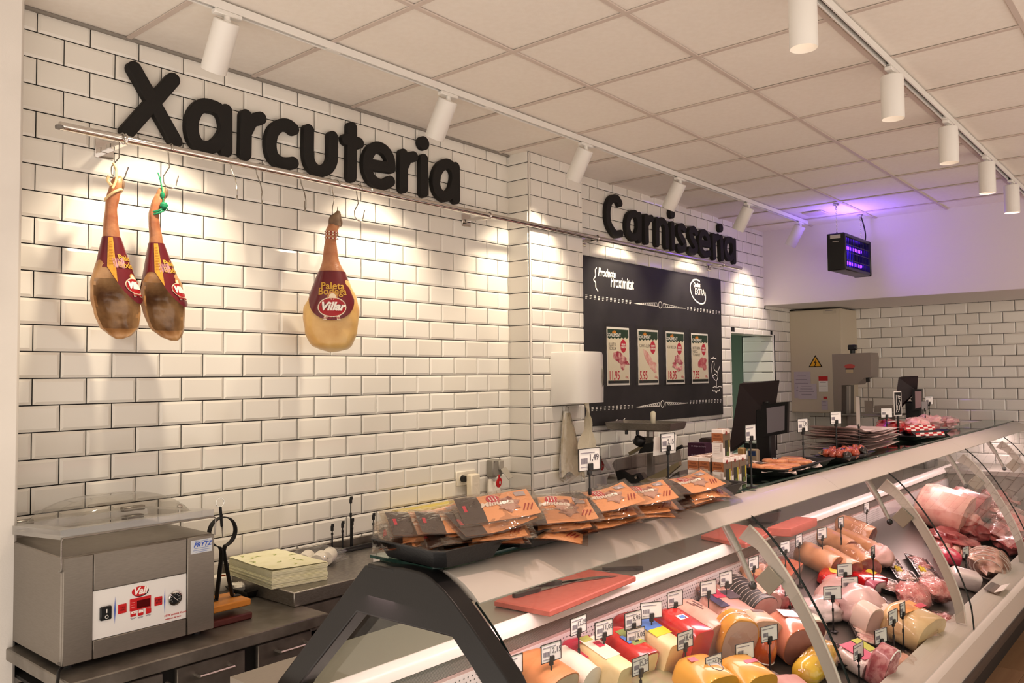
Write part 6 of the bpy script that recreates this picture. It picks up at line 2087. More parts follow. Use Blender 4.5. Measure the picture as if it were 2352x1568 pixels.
def pack_proto(bend, seed, flip):
    t = thing('snack_pack', '', 'pack')

    def Z(x, y):
        return bend * ((x / PKL) ** 2) * 4 - abs(bend) * .2 + .004 * mnoise.noise(Vector((x * 12 + seed, y * 12, seed))) + .010 * (1 - (2 * y / PKW) ** 2) * (1 - (2 * x / PKL) ** 2)

    def patch(x0, x1, y0, y1, lift, nm, m_, nx=8, ny=5):
        return MB().grid(lambda u, v: (x0 + (x1 - x0) * u, y0 + (y1 - y0) * v, Z(x0 + (x1 - x0) * u, y0 + (y1 - y0) * v) + lift), nx, ny).build(nm, m_, t, world=False)
    patch(-.5 * PKL, .5 * PKL, -.5 * PKW, .5 * PKW, 0, 'label_sheet', M_ORANGE)
    b = MB()
    for s_ in (0, 1):
        b.grid(lambda u, v: ((u - .5) * (PKL + .03), (v - .5) * (PKW + .026), Z((u - .5) * PKL, (v - .5) * PKW) + (.0032 if s_ else -.012 * (1 - (2 * u - 1) ** 4) * (1 - (2 * v - 1) ** 4)) + (.004 * mnoise.noise(Vector((u * 9, v * 9, seed))) if s_ else 0)), 10, 8)
    b.build('pouch', M_POUCH, t, world=False)
    b = MB().grid(lambda u, v: ((u - .5) * PKL * .97, (v - .5) * PKW * .95, Z((u - .5) * PKL, (v - .5) * PKW) - .003 - .010 * (1 - (2 * u - 1) ** 4) * (1 - (2 * v - 1) ** 4)), 8, 6)
    b.build('meat_slices', mat('pack_meat', '#c4603e', .4, noise=('#d8865c', 30, .4, .6)), t, world=False)
    patch(-.5 * PKL, -.20 * PKL, -.5 * PKW, .5 * PKW, .0008, 'header', M_PDARK, 4, 5)
    patch(-.44 * PKL, -.40 * PKL, -.10 * PKW, .14 * PKW, .0016, 'red_badge', M_PPINK, 2, 3)
    if flip:
        patch(.30 * PKL, .5 * PKL, .0, .5 * PKW, .0008, 'corner_panel', M_PDARK, 3, 3)

    def warp(o):
        o.data.transform(o.matrix_local)
        o.matrix_local = Matrix.Identity(4)
        for p in o.data.vertices:
            p.co.z += Z(p.co.x, p.co.y) + .0018
        return o
    o = text('Minuets', .028, Matrix.Translation((-.34 * PKL, 0, 0)) @ Matrix.Rotation(R(90), 4, 'Z'), M_PWHITE, t, 'logo', shear=.2, sx=.86, bold=.0012, world=False)
    warp(o)
    b = MB().add([(-.02 * PKL + .018 * math.cos(2 * PI * q / 24), .20 * PKW + .030 * math.sin(2 * PI * q / 24), 0) for q in range(24)], [list(range(24))])
    warp(b.build('red_oval', M_PPINK, t, world=False, smooth=0))
    b = MB()
    for q in range(3):
        b.box((-.02 * PKL - .008 + q * .008, .20 * PKW, .0006), (.003, .036 - abs(q - 1) * .008, .0004))
    warp(b.build('oval_print', M_PWHITE, t, world=False, smooth=0))
    b = MB().add([(.14 * PKL + .030 * math.cos(2 * PI * q / 20) * (1 + .3 * math.sin(q * 2.2)), -.05 * PKW + .036 * math.sin(2 * PI * q / 20) * (1 + .2 * math.cos(q * 1.7)), 0) for q in range(20)], [list(range(20))])
    warp(b.build('meat_photo', M_MEATP, t, world=False, smooth=0))
    b = MB()
    for q in range(3):
        stroke(b, [(.30 * PKL + q * .010, -.32 * PKW), (.36 * PKL + q * .010, -.12 * PKW)], .0018, 0, .0003, Matrix.Identity(4), n=4)
    warp(b.build('red_strokes', mat('pack_strokes', '#a3342c', .4), t, world=False, smooth=0))
    b = MB().box((.36 * PKL, .30 * PKW, 0), (.030, .026, .0004))
    warp(b.build('barcode_patch', mat('barcode_grey', '#b9b4bc', .4), t, world=False, smooth=0))
    return t


PROTO = [pack_proto(.002, 1, 0), pack_proto(-.014, 2, 1), pack_proto(.012, 3, 0), pack_proto(-.006, 4, 1)]
used_p = set()
# (point on the stack, first z, count, heading)
STK = [((0.291,-1.885,1.36), 1.345, 3, -38, 'in the near tray'), ((0.433,-2.01,1.41), 1.345, 6, -30, 'in the tall stack behind the near tray'), ((0.63,-2.054,1.36), 1.338, 5, -48, 'in the leaning row between the first stacks'),
       ((0.806,-2.091,1.4), 1.340, 5, -30, 'in the stack around the nearest price tag'), ((1.024,-2.078,1.37), 1.336, 4, -40, 'in the row before the slicer'), ((1.315,-2.112,1.37), 1.338, 4, -24, 'in the pile nearest the cartons'), ((0.779,-2.06,1.345), 1.336, 2, -20, 'low in the front of the second tray'), ((0.349,-1.955,1.375), 1.362, 2, -34, 'behind the topmost pack of the near tray')]
ORD = ['lowest', 'second', 'third', 'fourth', 'fifth', 'topmost']
n_ = 0
for c, z, cnt, rz, wh in STK:
    for k in range(cnt):
        pr_ = PROTO[n_ % 4]
        if n_ % 4 in used_p:
            o = dup(pr_)
        else:
            o = pr_
            used_p.add(n_ % 4)
        nm = 'topmost' if k == cnt - 1 else ORD[k]
        e_ = (Matrix.Rotation(R(13 + 1.6 * k + rnd.uniform(-3, 3)), 3, Vector((.65, -.75, 0))) @ Matrix.Rotation(R(rz + rnd.uniform(-9, 9)), 3, 'Z')).to_euler()
        place(o, (c[0] + rnd.uniform(-.014, .014) - .012 * (cnt - 1 - k), c[1] + rnd.uniform(-.012, .012) + .012, z + .012 + k * (.0125 if cnt > 4 else .0145)), tuple(math.degrees(q) for q in e_),
              'orange and black snack pack, %s %s' % (nm, wh), 'orange snack packs on the shelf')
        n_ += 1

# cartons of small breads
M_CTW = mat('carton_white', '#e9ddd6', .5)
M_CTB = mat('carton_brown', '#a05a30', .5)
M_CTT = mat('carton_taupe', '#6f5c4b', .5)
cx_, cy_, ch = .070, .049, .116


def carton():
    t = thing('small_carton', '', 'carton')
    MB().box((0, 0, ch / 2), (cx_, cy_, ch), .0012).build('carton_body', M_CTW, t, world=False)
    MB().box((-cx_ / 2, 0, ch * .70), (.0012, cy_ * .985, ch * .33)).build('brown_band', M_CTB, t, world=False, smooth=0)
    b = MB()
    b.box((0, -cy_ / 2, ch * .60), (cx_ * .985, .0012, ch * .50))
    b.build('side_panel', M_CTT, t, world=False, smooth=0)
    MB().box((.002, -cy_ / 2 - .0008, ch * .34), (cx_ * .56, .0012, ch * .56)).build('side_window', mat('carton_window', '#43413b', .15), t, world=False, smooth=0)
    MB().box((.020, -cy_ / 2 - .0016, ch * .38), (.006, .0012, ch * .46)).build('yellow_strip', mat('yellow_strip', '#c9b52e', .4), t, world=False, smooth=0)
    MB().box((.008, -cy_ / 2 - .0016, ch * .13), (.026, .0012, ch * .16)).build('green_corner', mat('olive_corner', '#5c6a3a', .4), t, world=False, smooth=0)
    MB().prism([(.0085 * math.cos(2 * PI * q / 14) * (1 if q % 2 else .8), .0085 * math.sin(2 * PI * q / 14) * (1 if q % 2 else .8)) for q in range(14)], .0, .0016, M=FY((-.004, -cy_ / 2 - .0006, ch * .865))).build('red_seal', mat('seal_red', '#8f3a36', .5), t, world=False, smooth=0)
    o = text('Fruits', .013, FX((-cx_ / 2 - .0009, 0, ch * .78)), mat('brown_print', '#6b3517', .5), t, 'lettering', world=False)
    o = text('artesanals', .0098, FX((-cx_ / 2 - .0009, 0, ch * .68)), mat('brown_print', '#6b3517', .5), t, 'lettering', world=False)
    b = MB()
    for q in range(9):
        b.box((-cx_ / 2 - .0009, -.016 + q * .004, ch * .57), (.0006, .0028, .0022))
    b.build('white_line', M_PWHITE, t, world=False, smooth=0)
    b = MB()
    for q in range(5):
        b.box((-cx_ / 2 - .0003, .004, ch * (.40 - .06 * q)), (.0006, .026 - .004 * (q % 2), .0014))
    b.box((-cx_ / 2 - .0003, -.0165, ch * .36), (.0006, .010, ch * .25))
    b.build('fine_print', mat('pale_taupe_print', '#c2ada6', .5), t, world=False, smooth=0)
    b = MB()
    for q in range(2):
        b.box((-.012 + q * .024, .0, ch + .0004), (.012, cy_ * .7, .0008))
    b.build('lid_flap', mat('flap_brown', '#8e6a50', .5), t, world=False, smooth=0)
    return t


c0 = (1.892,-1.861,1.304)
proto = carton()
first = True
for j, (dy, col) in enumerate(((.100, 'far'), (.050, 'middle'), (-.008, 'nearest'))):
    for i in range(3):
        o = proto if first else dup(proto)
        first = False
        row = ('front', 'second', 'back')[i]
        place(o, (c0[0] + .04 + i * .073, c0[1] - .030 + dy + (0 if col == 'nearest' else .004), SHZ), (0, 0, rnd.uniform(-1.5, 1.5)), 'small white and brown carton, %s in the %s row of the carton block' % (row, {'far': 'wall-side', 'middle': 'middle', 'nearest': 'front-glass-side'}[col]), 'white and brown cartons on the shelf')
o = dup(proto)
place(o, (c0[0] + .045, c0[1] - .034, SHZ + ch + .001), (0, 0, 2), 'white and brown carton standing alone on top of the carton block', 'white and brown cartons on the shelf')

# burgers on paper
c = (2.608,-1.905,1.31)
bt = tray('burger_tray', 'long black tray of burgers on white paper, beyond the cartons', (c[0] + .03, c[1] + .02, SHZ), 0, .62, .22, .035)
M_PAT = mat('burger_patty', '#bd7048', .4, noise=('#d99a6c', 45, .35, .65), bump=(60, .5), coat=.3)
M_BPAP = mat('burger_paper', '#dccfc9', .5, bump=(20, .3))
M_BLK = mat('black_sticker', '#231c1c', .4)


def patty(lb, x, y, z, rz, labelled):
    t = thing('burger', lb, 'burger', (x, y, z), 'burgers on paper', rz)
    b = MB()
    b.grid(lambda u, v: ((u - .5) * .17, (v - .5) * .15, .001 + .012 * max(0, abs(u - .5) * 2 - .55) + .010 * mnoise.noise(Vector((u * 4 + x * 9, v * 4, z * 30)))), 9, 9)
    b.build('paper_sheet', M_BPAP, t, world=False)
    MB().lathe([(0, .004), (.05, .004), (.060, .010), (.061, .017), (.055, .023), (0, .025)], 26).build('meat_patty', M_PAT, t, world=False, smooth=60)
    if labelled:
        l_ = MB().box((0, 0, .0262), (.060, .030, .001), M=Matrix.Rotation(R(-30), 4, 'Z')).build('black_label', M_BLK, t, world=False, smooth=0)
        b = MB()
        for q in range(6):
            b.box((-.020 + q * .008, -.004, .0270), (.005, .006, .0006), M=Matrix.Rotation(R(-30), 4, 'Z'))
        b.box((0, .007, .0270), (.044, .003, .0006), M=Matrix.Rotation(R(-30), 4, 'Z'))
        b.build('label_print', M_PWHITE, t, world=False, smooth=0)
    return t


bx0 = c[0] + .03 - .31
by = c[1] + .02
for k, (dx, dy, dz, lab, lb) in enumerate(((.10, .03, .012, 1, 'burger with a black label, nearest in the burger tray'), (.28, .045, .018, 1, 'burger with a black label, beside the price tag in the burger tray'), (.20, -.045, .008, 0, 'bare burger at the front edge of the burger tray'), (.38, -.03, .008, 0, 'bare burger in the middle of the burger tray'), (.48, .04, .010, 0, 'bare burger at the far end of the burger tray'), (.09, -.05, .006, 0, 'bare burger at the near front corner of the burger tray'))):
    patty(lb, bx0 + dx, by + dy, SHZ + .010 + dz, 20 + 37 * k, lab)
# kebab tray
c = (3.278,-1.937,1.31)
tray('kebab_tray', 'short black tray of dark red kebabs under a price tag', (c[0], c[1], SHZ), 0, .44, .17, .03)
M_KEB = mat('kebab_red', '#7c2a1c', .25, noise=('#b24f30', 30, .35, .65), coat=.7)
for k in range(6):
    x, y = c[0] - .17 + k * .065, c[1] + (.02 if k % 2 else -.015)
    t = thing('kebab', 'dark red glossy kebab, %s in the short tray' % ('first', 'second', 'third', 'fourth', 'fifth', 'last')[k], 'kebab', (x, y, SHZ + .006), 'kebabs in the short tray')
    b = MB()
    for q in range(4):
        b.ball((x + rnd.uniform(-.004, .004), y - .055 + q * .034, SHZ + .036 + rnd.uniform(-.003, .006)), (.030, .020, .024), 12, 8, jit=.5, seed=k * 4 + q, mi=1 if (q + k) % 4 == 0 else 0)
    b.build('meat_pieces', [M_KEB, mat('kebab_black', '#1a100d', .3, coat=.6)], t, smooth=70)
    MB().cyl((x, y - .075, SHZ + .036), (x, y + .08, SHZ + .036), .002, n=6).build('skewer_stick', mat('pale_stick', '#c9a678', .6), t)
# stack of vacuum-packed sheets
c = (3.903,-1.816,1.34)
for k in range(12):
    x, y = c[0] + rnd.uniform(-.06, .06) - .10 + .02 * k, c[1] + rnd.uniform(-.02, .02) + .05
    z = SHZ + .010 + k * .0085
    t = thing('sheet_pack', '', 'sheet pack', (x, y, z), 'curled sheet packs beyond the kebab tray')
    t['label'] = 'curled white and pink sheet pack, %s of the pile beyond the kebabs' % ('lowest', 'second', 'third', 'fourth', 'fifth', 'sixth', 'seventh', 'eighth', 'ninth', 'tenth', 'eleventh', 'topmost')[k]
    L_, W_ = 1.05 - .03 * k, .27
    sd = k * 1.7

    def fn(u, v):
        return ((u - .5) * L_, (v - .5) * W_, .022 * abs(2 * u - 1) ** 1.8 * (1.2 + .08 * k if u < .5 else .5) + .006 * mnoise.noise(Vector((u * 6 + sd, v * 3, sd))))
    MB().grid(fn, 16, 5).build('sheet', mat('sheet_white', '#e0cfcb', .3, noise=('#d3b7b3', 8, .4, .7), coat=.4), t, world=False)
    if k % 2 or k > 9:
        MB().grid(lambda u, v: (lambda p: (p[0], p[1], p[2] + .0012))(fn(.25 + .45 * u, .15 + .6 * v)), 8, 4).build('printed_field', mat(('print_rose', 'print_white')[k % 2], ('#c25a6c', '#e6dcd6')[k % 2], .3), t, world=False)
    if k == 11:
        MB().grid(lambda u, v: (lambda p: (p[0], p[1], p[2] + .002))(fn(.38 + .2 * u, .55 + .1 * v)), 6, 2).build('green_stripe', mat('print_lime', '#a4bd52', .4), t, world=False)
# far red packs and pink bags
M_REDP = mat('red_pack_film', '#b8262c', .25, noise=('#9c1a22', 12, .4, .6), coat=.6, bump=(25, .3))
M_PINKP = mat('pink_bag_film', '#d48f90', .25, noise=('#e8c2bf', 18, .4, .65), coat=.6, bump=(35, .6))
c = (4.993,-1.663,1.36)
for k, (dx, dy, dz, w_, d_, h_, lb) in enumerate(((.0, 0, 0, .22, .16, .085, 'glossy red pack behind the menu card'), (.34, .05, 0, .22, .15, .06, 'glossy red pack lying past the menu card'), (.20, -.10, 0, .20, .10, .05, 'small glossy red pack in front of the others by the menu card'))):
    t = thing('red_pack', lb, 'pack', (c[0] + dx, c[1] + dy, SHZ), 'red packs at the far end of the shelf')
    MB().ball((c[0] + dx, c[1] + dy, SHZ + h_ / 2 + .02), (w_ / 2, d_ / 2, h_ / 2 + .018), 18, 12, jit=.35, seed=k + 20).build('pack_body', M_REDP, t, smooth=40)
    MB().box((c[0] + dx - w_ * .35, c[1] + dy - d_ * .3, SHZ + h_ + .03), (.12, .03, .004), .001, M=Matrix.Identity(4)).build('pack_strip', M_PWHITE, t)
c = (5.642,-1.743,1.36)
for k, (dx, dy, w_, d_, h_, lb) in enumerate(((-.15, .02, .26, .18, .10, 'pink shiny bag of meat on the far shelf, nearest of three'), (.30, .05, .30, .18, .09, 'pink shiny bag of meat under the farthest price tags'), (.80, .02, .34, .16, .06, 'pink shiny bag of meat at the very end of the shelf'))):
    t = thing('meat_bag', lb, 'bag', (c[0] + dx, c[1] + dy, SHZ), 'pink bags at the far end of the shelf')
    MB().ball((c[0] + dx, c[1] + dy, SHZ + h_ / 2 + .01), (w_ / 2, d_ / 2, h_ / 2 + .01), 20, 12, jit=.5, seed=k + 40).build('bag_body', M_PINKP, t, smooth=35)
c = (4.9,-1.927,1.33)
tray('far_tray', 'black tray at the far end of the shelf under the patterned card', (c[0] + .25, c[1] + .10, SHZ), 0, .9, .22, .03)
t = thing('patterned_card', 'folded black card edged with red and white pattern, hanging over the shelf edge', 'card', (c[0], c[1], SHZ + .03))
PTN = [mat('pattern_red', '#b0202a', .4), mat('pattern_white', '#e6d9d4', .4)]
for q, (dz, dy, rx) in enumerate(((.045, .02, -18), (.0, -.04, -18))):
    b = MB()
    T = TR((c[0], c[1] + dy, SHZ + .02 + dz), rx=rx, rz=-24)
    for i in range(20):
        for j in range(3):
            b.box((-.14 + i * .014, 0, j * .012), (.0135, .004, .0115), 0, (i * 2 + j * 3 + (i // 3)) % 2, M=T)
    b.build('patterned_edge', PTN, t, smooth=0)
MB().box((0, 0, -.012), (.28, .004, .06), M=TR((c[0], c[1] - .012, SHZ + .045), rx=-50, rz=-24)).build('card_black', M_BLACKM, t)
# ---------------------------------------------------------------- worktop: boards and knives
M_BOARD = mat('red_cutting_board', '#ab584a', .55, noise=('#a14f42', 40, .4, .7), bump=(160, .08))


def board(nm, cs, lb, z0=.9005, th=.024):
    """cs: four corners in plan (x, y)."""
    cx, cy = sum(p[0] for p in cs) / 4, sum(p[1] for p in cs) / 4
    t = thing('cutting_board', lb, 'cutting board', (cx, cy, z0), 'red cutting boards on the case worktop')
    rr = []
    for k, z in ((-.004, 0), (0, .004), (0, th - .004), (-.004, th)):
        rr.append([(cx + (x - cx) * (1 + k / .15), cy + (y - cy) * (1 + k / .12), z0 + z) for x, y in cs])
    MB().rings(rr).build('board_slab', M_BOARD, t, smooth=25)
    return t


c = (1.119,-1.369,0.925), (1.139,-1.615,0.925), (1.767,-1.582,0.925)
A_, B_, C_ = [Vector(p[:2]) for p in c]
board('a', [tuple(A_), tuple(B_), tuple(C_), tuple(A_ + (C_ - B_))], 'red cutting board with knives on it, overhanging the bright worktop edge')
c = (2.728,-1.378,0.925), (2.66,-1.655,0.925)
A_, B_ = [Vector(p[:2]) for p in c]
board('b', [tuple(A_), tuple(B_), (B_.x + .42, B_.y + .03), (A_.x + .42, A_.y + .03)], 'red cutting board behind the first glass hinge arm')
c = (3.055,-1.628,0.93)
board('c', [(c[0] - .02, c[1] + .02), (c[0] + .02, c[1] - .09), (c[0] + .42, c[1] - .08), (c[0] + .40, c[1] + .03)], 'thick red chopping block just past the first hinge arm', th=.045)
M_BLADE = mat('knife_blade', '#a39d97', .25, 1.)
M_KHAN = mat('knife_handle', '#2a2320', .45)


def knife(p0, p1, lb, z, hl=.13, wd=.035, deep=None):
    """p0 blade tip, p1 handle end (plan)."""
    p0, p1 = Vector((*p0[:2], z)), Vector((*p1[:2], z))
    d = (p1 - p0)
    L = d.length
    t = thing('knife', lb, 'knife', tuple(p0.lerp(p1, .5)), 'knives on the case worktop')
    T = Matrix.Translation(p0) @ Matrix.Rotation(math.atan2(d.y, d.x), 4, 'Z')
    MB().prism([(0, 0), (.05, -wd * .75), (.11, -wd), (L - hl, -wd * .95), (L - hl, 0)], .0, .0022, M=T).build('blade', M_BLADE, t, smooth=0)
    MB().rings([[T @ Vector((L - hl + s, y - .012, z_)) for y, z_ in ((-w_, -.003), (w_, -.003), (w_, .012), (-w_, .012))] for s, w_ in ((-.01, .010), (.01, .012), (hl * .5, .010), (hl * .85, .014), (hl, .008))]).build('handle', M_KHAN, t, smooth=40)
    return t


z = .927
p = (1.189,-1.416,0.928), (1.574,-1.453,0.928)
knife(p[1], p[0], 'knife lying on the red board, the nearer of two', z)
p = (1.328,-1.366,0.928), (1.711,-1.532,0.928)
knife(p[1], p[0], 'long knife lying on the red board, the farther of two', z, hl=.14)
p = (1.79,-1.297,0.905), (1.978,-1.483,0.905)
knife(p[0], p[1], 'knife with a thick dark handle on the worktop behind the red board', .903, hl=.17, wd=.04)
q = (3.274,-1.431,0.905)
t = thing('dark_bowl', 'dark rounded dish on the worktop behind the first hinge arm', 'dish', (q[0] + .1, q[1], .901))
MB().lathe([(0, .0), (.06, .0), (.10, .02), (.115, .07), (.108, .07), (.09, .025), (0, .012)], 24, M=TR((q[0] + .12, q[1] + .02, .901)), cap=False).build('dish', M_KHAN, t)

# ---------------------------------------------------------------- food on the case deck
DKA = math.atan(.32)


def deckz(y):
    return DK(y)


def put(name, lb, cat, p, rz=0, group=None):
    """A thing standing on the sloping deck at p, leaning with it."""
    y = min(-1.62, p[1])
    t = thing(name, lb, cat, (p[0], y, DK(y) + .0005), group)
    e = (Matrix.Rotation(DKA, 3, 'X') @ Matrix.Rotation(R(rz), 3, 'Z')).to_euler()
    t.rotation_euler = e
    return t


def sup(n, ex, w, h):
    """Superellipse section standing on z = 0."""
    out = []
    for k in range(n):
        a = 2 * PI * k / n
        c, s = math.cos(a), math.sin(a)
        out.append((w / 2 * math.copysign(abs(c) ** (2 / ex), c), h / 2 + h / 2 * math.copysign(abs(s) ** (2 / ex), s)))
    return out


def loaf(t, w, d, h, rind, cut=None, ex=4., rimk=.90, jit=.03, front=True, seed=1, dome=.5):
    """Block or loaf along Y with a flat cut face towards -Y."""
    n = 28
    S = sup(n, ex, w, h)
    rings = []
    prof = [(-d / 2, 1.0 if front else .55), (-d / 2 + .006, 1.02 if front else .8), (-d / 4, 1.02), (d / 4, 1.0), (d / 2 - .03, .93), (d / 2 - .008, .80 - .3 * dome), (d / 2, .62 - .4 * dome)]
    for y, k in prof:
        r = []
        for i, (x, z) in enumerate(S):
            j = 1 + jit * mnoise.noise(Vector((x * 22 + seed * 3, y * 14, z * 22)))
            zz = z if z < .004 else h / 2 + (z - h / 2) * (k if z > h / 2 else 1) * j
            r.append((x * k * j, y, max(0, zz)))
        rings.append(r)
    MB().rings(rings).build('rind', rind, t, world=False, smooth=50)
    if cut:
        b = MB()
        pts = [(x * rimk, h / 2 + (z - h / 2) * rimk) for x, z in S]
        b.add([(x, -d / 2 - .0012, z) for x, z in pts], [list(range(n))])
        b.build('cut_face', cut, t, world=False, smooth=0)
    return t


def roll(t, L, r, m_, ends=None, jit=.04, seed=1, axis='x', taper=.55, mi2=None):
    n = 20
    rr = []
    for k, s in enumerate((-.5, -.47, -.40, -.2, 0, .2, .40, .47, .5)):
        q = (taper * .4, taper, .92, 1, 1, 1, .92, taper, taper * .4)[k]
        ring = []
        for i in range(n):
            a = 2 * PI * i / n
            j = 1 + jit * mnoise.noise(Vector((s * 9 + seed, math.cos(a) * 2, math.sin(a) * 2)))
            p = (s * L, r * q * j * math.cos(a), r + r * q * j * math.sin(a) * .96)
            ring.append(p if axis == 'x' else (-p[1], p[0], p[2]))
        rr.append(ring)
    MB().rings(rr).build('body', m_, t, world=False, smooth=60)
    return t


def blobm(t, rx, ry, rz_, m_, jit=.35, seed=1, nm='meat', n=22, z=None):
    MB().ball((0, 0, rz_ * .9 if z is None else z), (rx, ry, rz_), n, 14, jit=jit, seed=seed).build(nm, m_, t, world=False, smooth=70)
    return t


def patchtop(t, x, y, z, w, d, m_, nm='label', rx=0, rz=0, txt=None, tm=None, ts=.02):
    T = TR((x, y, z), rx=rx, rz=rz)
    MB().box((0, 0, 0), (w, d, .0016), .0005, M=T).build(nm, m_, t, world=False, smooth=0)
    if txt:
        text(txt, ts, T @ Matrix.Translation((0, 0, .0014)), tm or M_PWHITE, t, 'label_text', world=False, bold=.0005)


def wrapfilm(t, rx, ry, rz_, seed=1, jit=.4):
    MB().ball((0, 0, rz_ * .92), (rx, ry, rz_), 20, 12, jit=jit, seed=seed).build('cling_wrap', M_WRAPF, t, world=False, smooth=25)


M_WRAPF = film('food_film', '#fbf6f4', .05, .10, .5, bump=(30, .9))
CHR = dict(rough=.4, coat=.25)
M_CREAMCH = mat('cream_cheese_face', '#e6cf9c', .45, noise=('#dcc48e', 20, .4, .7))
M_WHCH = mat('white_cheese', '#e8dccb', .5)
M_TANCH = mat('tan_cheese', '#cbb496', .5, noise=('#bda587', 14, .4, .7))
M_ORRIND = mat('orange_rind', '#cf8a55', .4, noise=('#bf7845', 12, .4, .7))
M_REDW = mat('red_wax', '#c02420', .22, noise=('#a81c1c', 10, .4, .7), coat=.6)
M_DREDW = mat('dark_red_wrap', '#8f1a1c', .3, coat=.5)
M_PINKH = mat('pale_ham', '#e3b09c', .4, noise=('#d99f8c', 14, .4, .7), coat=.3)
M_HAMF = mat('ham_face', '#c79c8d', .5, noise=('#b98a7d', 18, .35, .7))
M_TURK = mat('turkey_face', '#c9ab98', .5, noise=('#bf9f8c', 16, .35, .7))
M_YSKIN = mat('yellow_skin', '#d69a2c', .35, noise=('#c48420', 12, .4, .7), coat=.4)
M_YCH = mat('yellow_cheese', '#dba13a', .35, noise=('#cf922c', 7, .4, .7), coat=.3)
M_NAVY = mat('navy_wrap', '#3c3450', .3, coat=.5)
M_BLKNET = mat('black_net_skin', '#231c1c', .45, coat=.2)
M_NET = mat('pale_net', '#c9b8b0', .6)
M_SALM = mat('salami_red', '#9c3c3c', .4, noise=('#cf9a92', 60, .45, .6))
M_LOIN = mat('cured_loin_rind', '#c08a60', .4, noise=('#a8704a', 10, .4, .7), coat=.4)
M_LOINF = mat('cured_loin_face', '#8c5350', .35, noise=('#a9706a', 20, .4, .7), coat=.5)
M_BACON = mat('orange_bacon', '#c96a45', .35, noise=('#b4553a', 9, .4, .7, (1, 6, 6)), coat=.4)
M_SMOKE = mat('cured_fatty', '#9c6a58', .4, noise=('#d3a998', 11, .42, .62), coat=.4)
M_PINKM = mat('pink_mince', '#c9706e', .35, noise=('#e0a09a', 50, .4, .62), bump=(70, .6), coat=.4)
M_BEEF = mat('dark_beef', '#8c3234', .35, noise=('#b86a66', 12, .45, .68), coat=.5)
M_PORK = mat('pork_skin', '#e0a596', .4, noise=('#c97a72', 16, .5, .75), coat=.3)
M_BRIGHTR = mat('bright_red_film', '#cc1a20', .2, noise=('#b01418', 14, .4, .7), coat=.7, bump=(30, .3))
M_ROLLY = mat('yellow_roll_film', '#d7b23c', .2, noise=('#c9a030', 8, .4, .7), coat=.7, bump=(22, .25))
M_SAUS = mat('pale_sausage', '#d2a898', .4, noise=('#c08878', 22, .4, .7), coat=.3)
M_CHICK = mat('yellow_chicken', '#e0a54c', .4, noise=('#d0923c', 9, .4, .7), coat=.3)
M_PACKW = mat('pack_white_film', '#dbc9c6', .25, coat=.6, bump=(24, .4))
M_ROSE = mat('rose_label', '#cf5a78', .35)
M_LIME = mat('lime_label', '#b9bb48', .35)
G1 = 'cheeses and cooked hams at the near end of the case'

# near end, cheeses
t = put('cheese_half', 'half cheese with an orange rind at the near end, beside the black frame', 'cheese', (1.031,-1.639,0.675), 0, G1)
loaf(t, .17, .20, .125, M_ORRIND, M_TANCH, 3, .93)
t = put('checkered_pack', 'pink and white checkered pack behind the orange-rind cheese', 'pack', (1.182,-1.544,0.705), -12)
loaf(t, .13, .12, .085, mat('checkered_film', '#c5426c', .3, coat=.5), None, 5)
b = MB()
for i in range(9):
    for j in range(8):
        if (i + j) % 2:
            b.box((-.056 + i * .014, -.05 + j * .014, .0866), (.012, .012, .0012))
b.build('white_checks', M_PWHITE, t, world=False, smooth=0)
t = put('white_cheese', 'small white cheese cylinder lying between the orange-rind cheese and cream loaf', 'cheese', (1.187,-1.672,0.664), 0, G1)
roll(t, .16, .058, M_WHCH, axis='y', taper=.96, jit=.01)
t = put('cheese_loaf', 'cream cheese loaf with a white and green label, in front of the red ones', 'cheese', (1.285,-1.717,0.65), -4, G1)
loaf(t, .092, .21, .128, M_CREAMCH, None, 7, jit=.01, dome=.1)
patchtop(t, 0, .03, .129, .085, .13, mat('loaf_label', '#e8d9c4', .4))
patchtop(t, -.01, .09, .1305, .05, .03, mat('label_olive', '#a8ad58', .4), 'green_print')
patchtop(t, .012, .045, .1305, .032, .035, M_PPINK, 'red_print')
t = put('red_pack', 'pinkish red wrapped block behind the cream cheese loaf', 'pack', (1.308,-1.559,0.7), -10, G1)
loaf(t, .16, .15, .10, mat('pink_red_wrap', '#b83248', .25, coat=.6, bump=(40, .4)), None, 5)
t = put('red_cheese', 'red-waxed cheese with a cream cut face and colourful label, nearest of the red ones', 'cheese', (1.457,-1.703,0.654), -6, G1)
loaf(t, .115, .22, .13, M_REDW, M_CREAMCH, 6, .90, dome=.1)
patchtop(t, .01, .0, .1315, .07, .10, mat('mixed_label', '#7f8f4c', .4))
patchtop(t, -.03, -.01, .133, .02, .05, mat('label_blue', '#4f7ac0', .4), 'blue_print')
patchtop(t, .02, -.02, .133, .03, .03, mat('label_yellow', '#d8c23c', .4), 'yellow_print')
t = put('cheese_loaf', 'tall cream cheese block with a blue and yellow wrapper, beside the bright red one', 'cheese', (1.576,-1.741,0.642), -6, G1)
loaf(t, .10, .22, .155, M_CREAMCH, None, 7, jit=.01, dome=.1)
patchtop(t, 0, .05, .156, .096, .10, mat('label_blue', '#4f7ac0', .4), 'blue_wrapper')
patchtop(t, 0, -.02, .1565, .097, .045, mat('label_bright_yellow', '#e3c520', .4), 'yellow_wrapper')
t = put('red_pack', 'dark red wrapped cheese behind the tall cream block', 'pack', (1.663,-1.57,0.697), -8, G1)
loaf(t, .22, .15, .12, M_DREDW, None, 4)
patchtop(t, .06, .0, .121, .07, .05, mat('label_cream', '#e0cfa0', .4))
patchtop(t, .07, .0, .1225, .04, .025, M_PORG, 'orange_print')
t = put('red_cheese', 'bright red waxed cheese block, the largest red one', 'cheese', (1.694,-1.782,0.629), -8, G1)
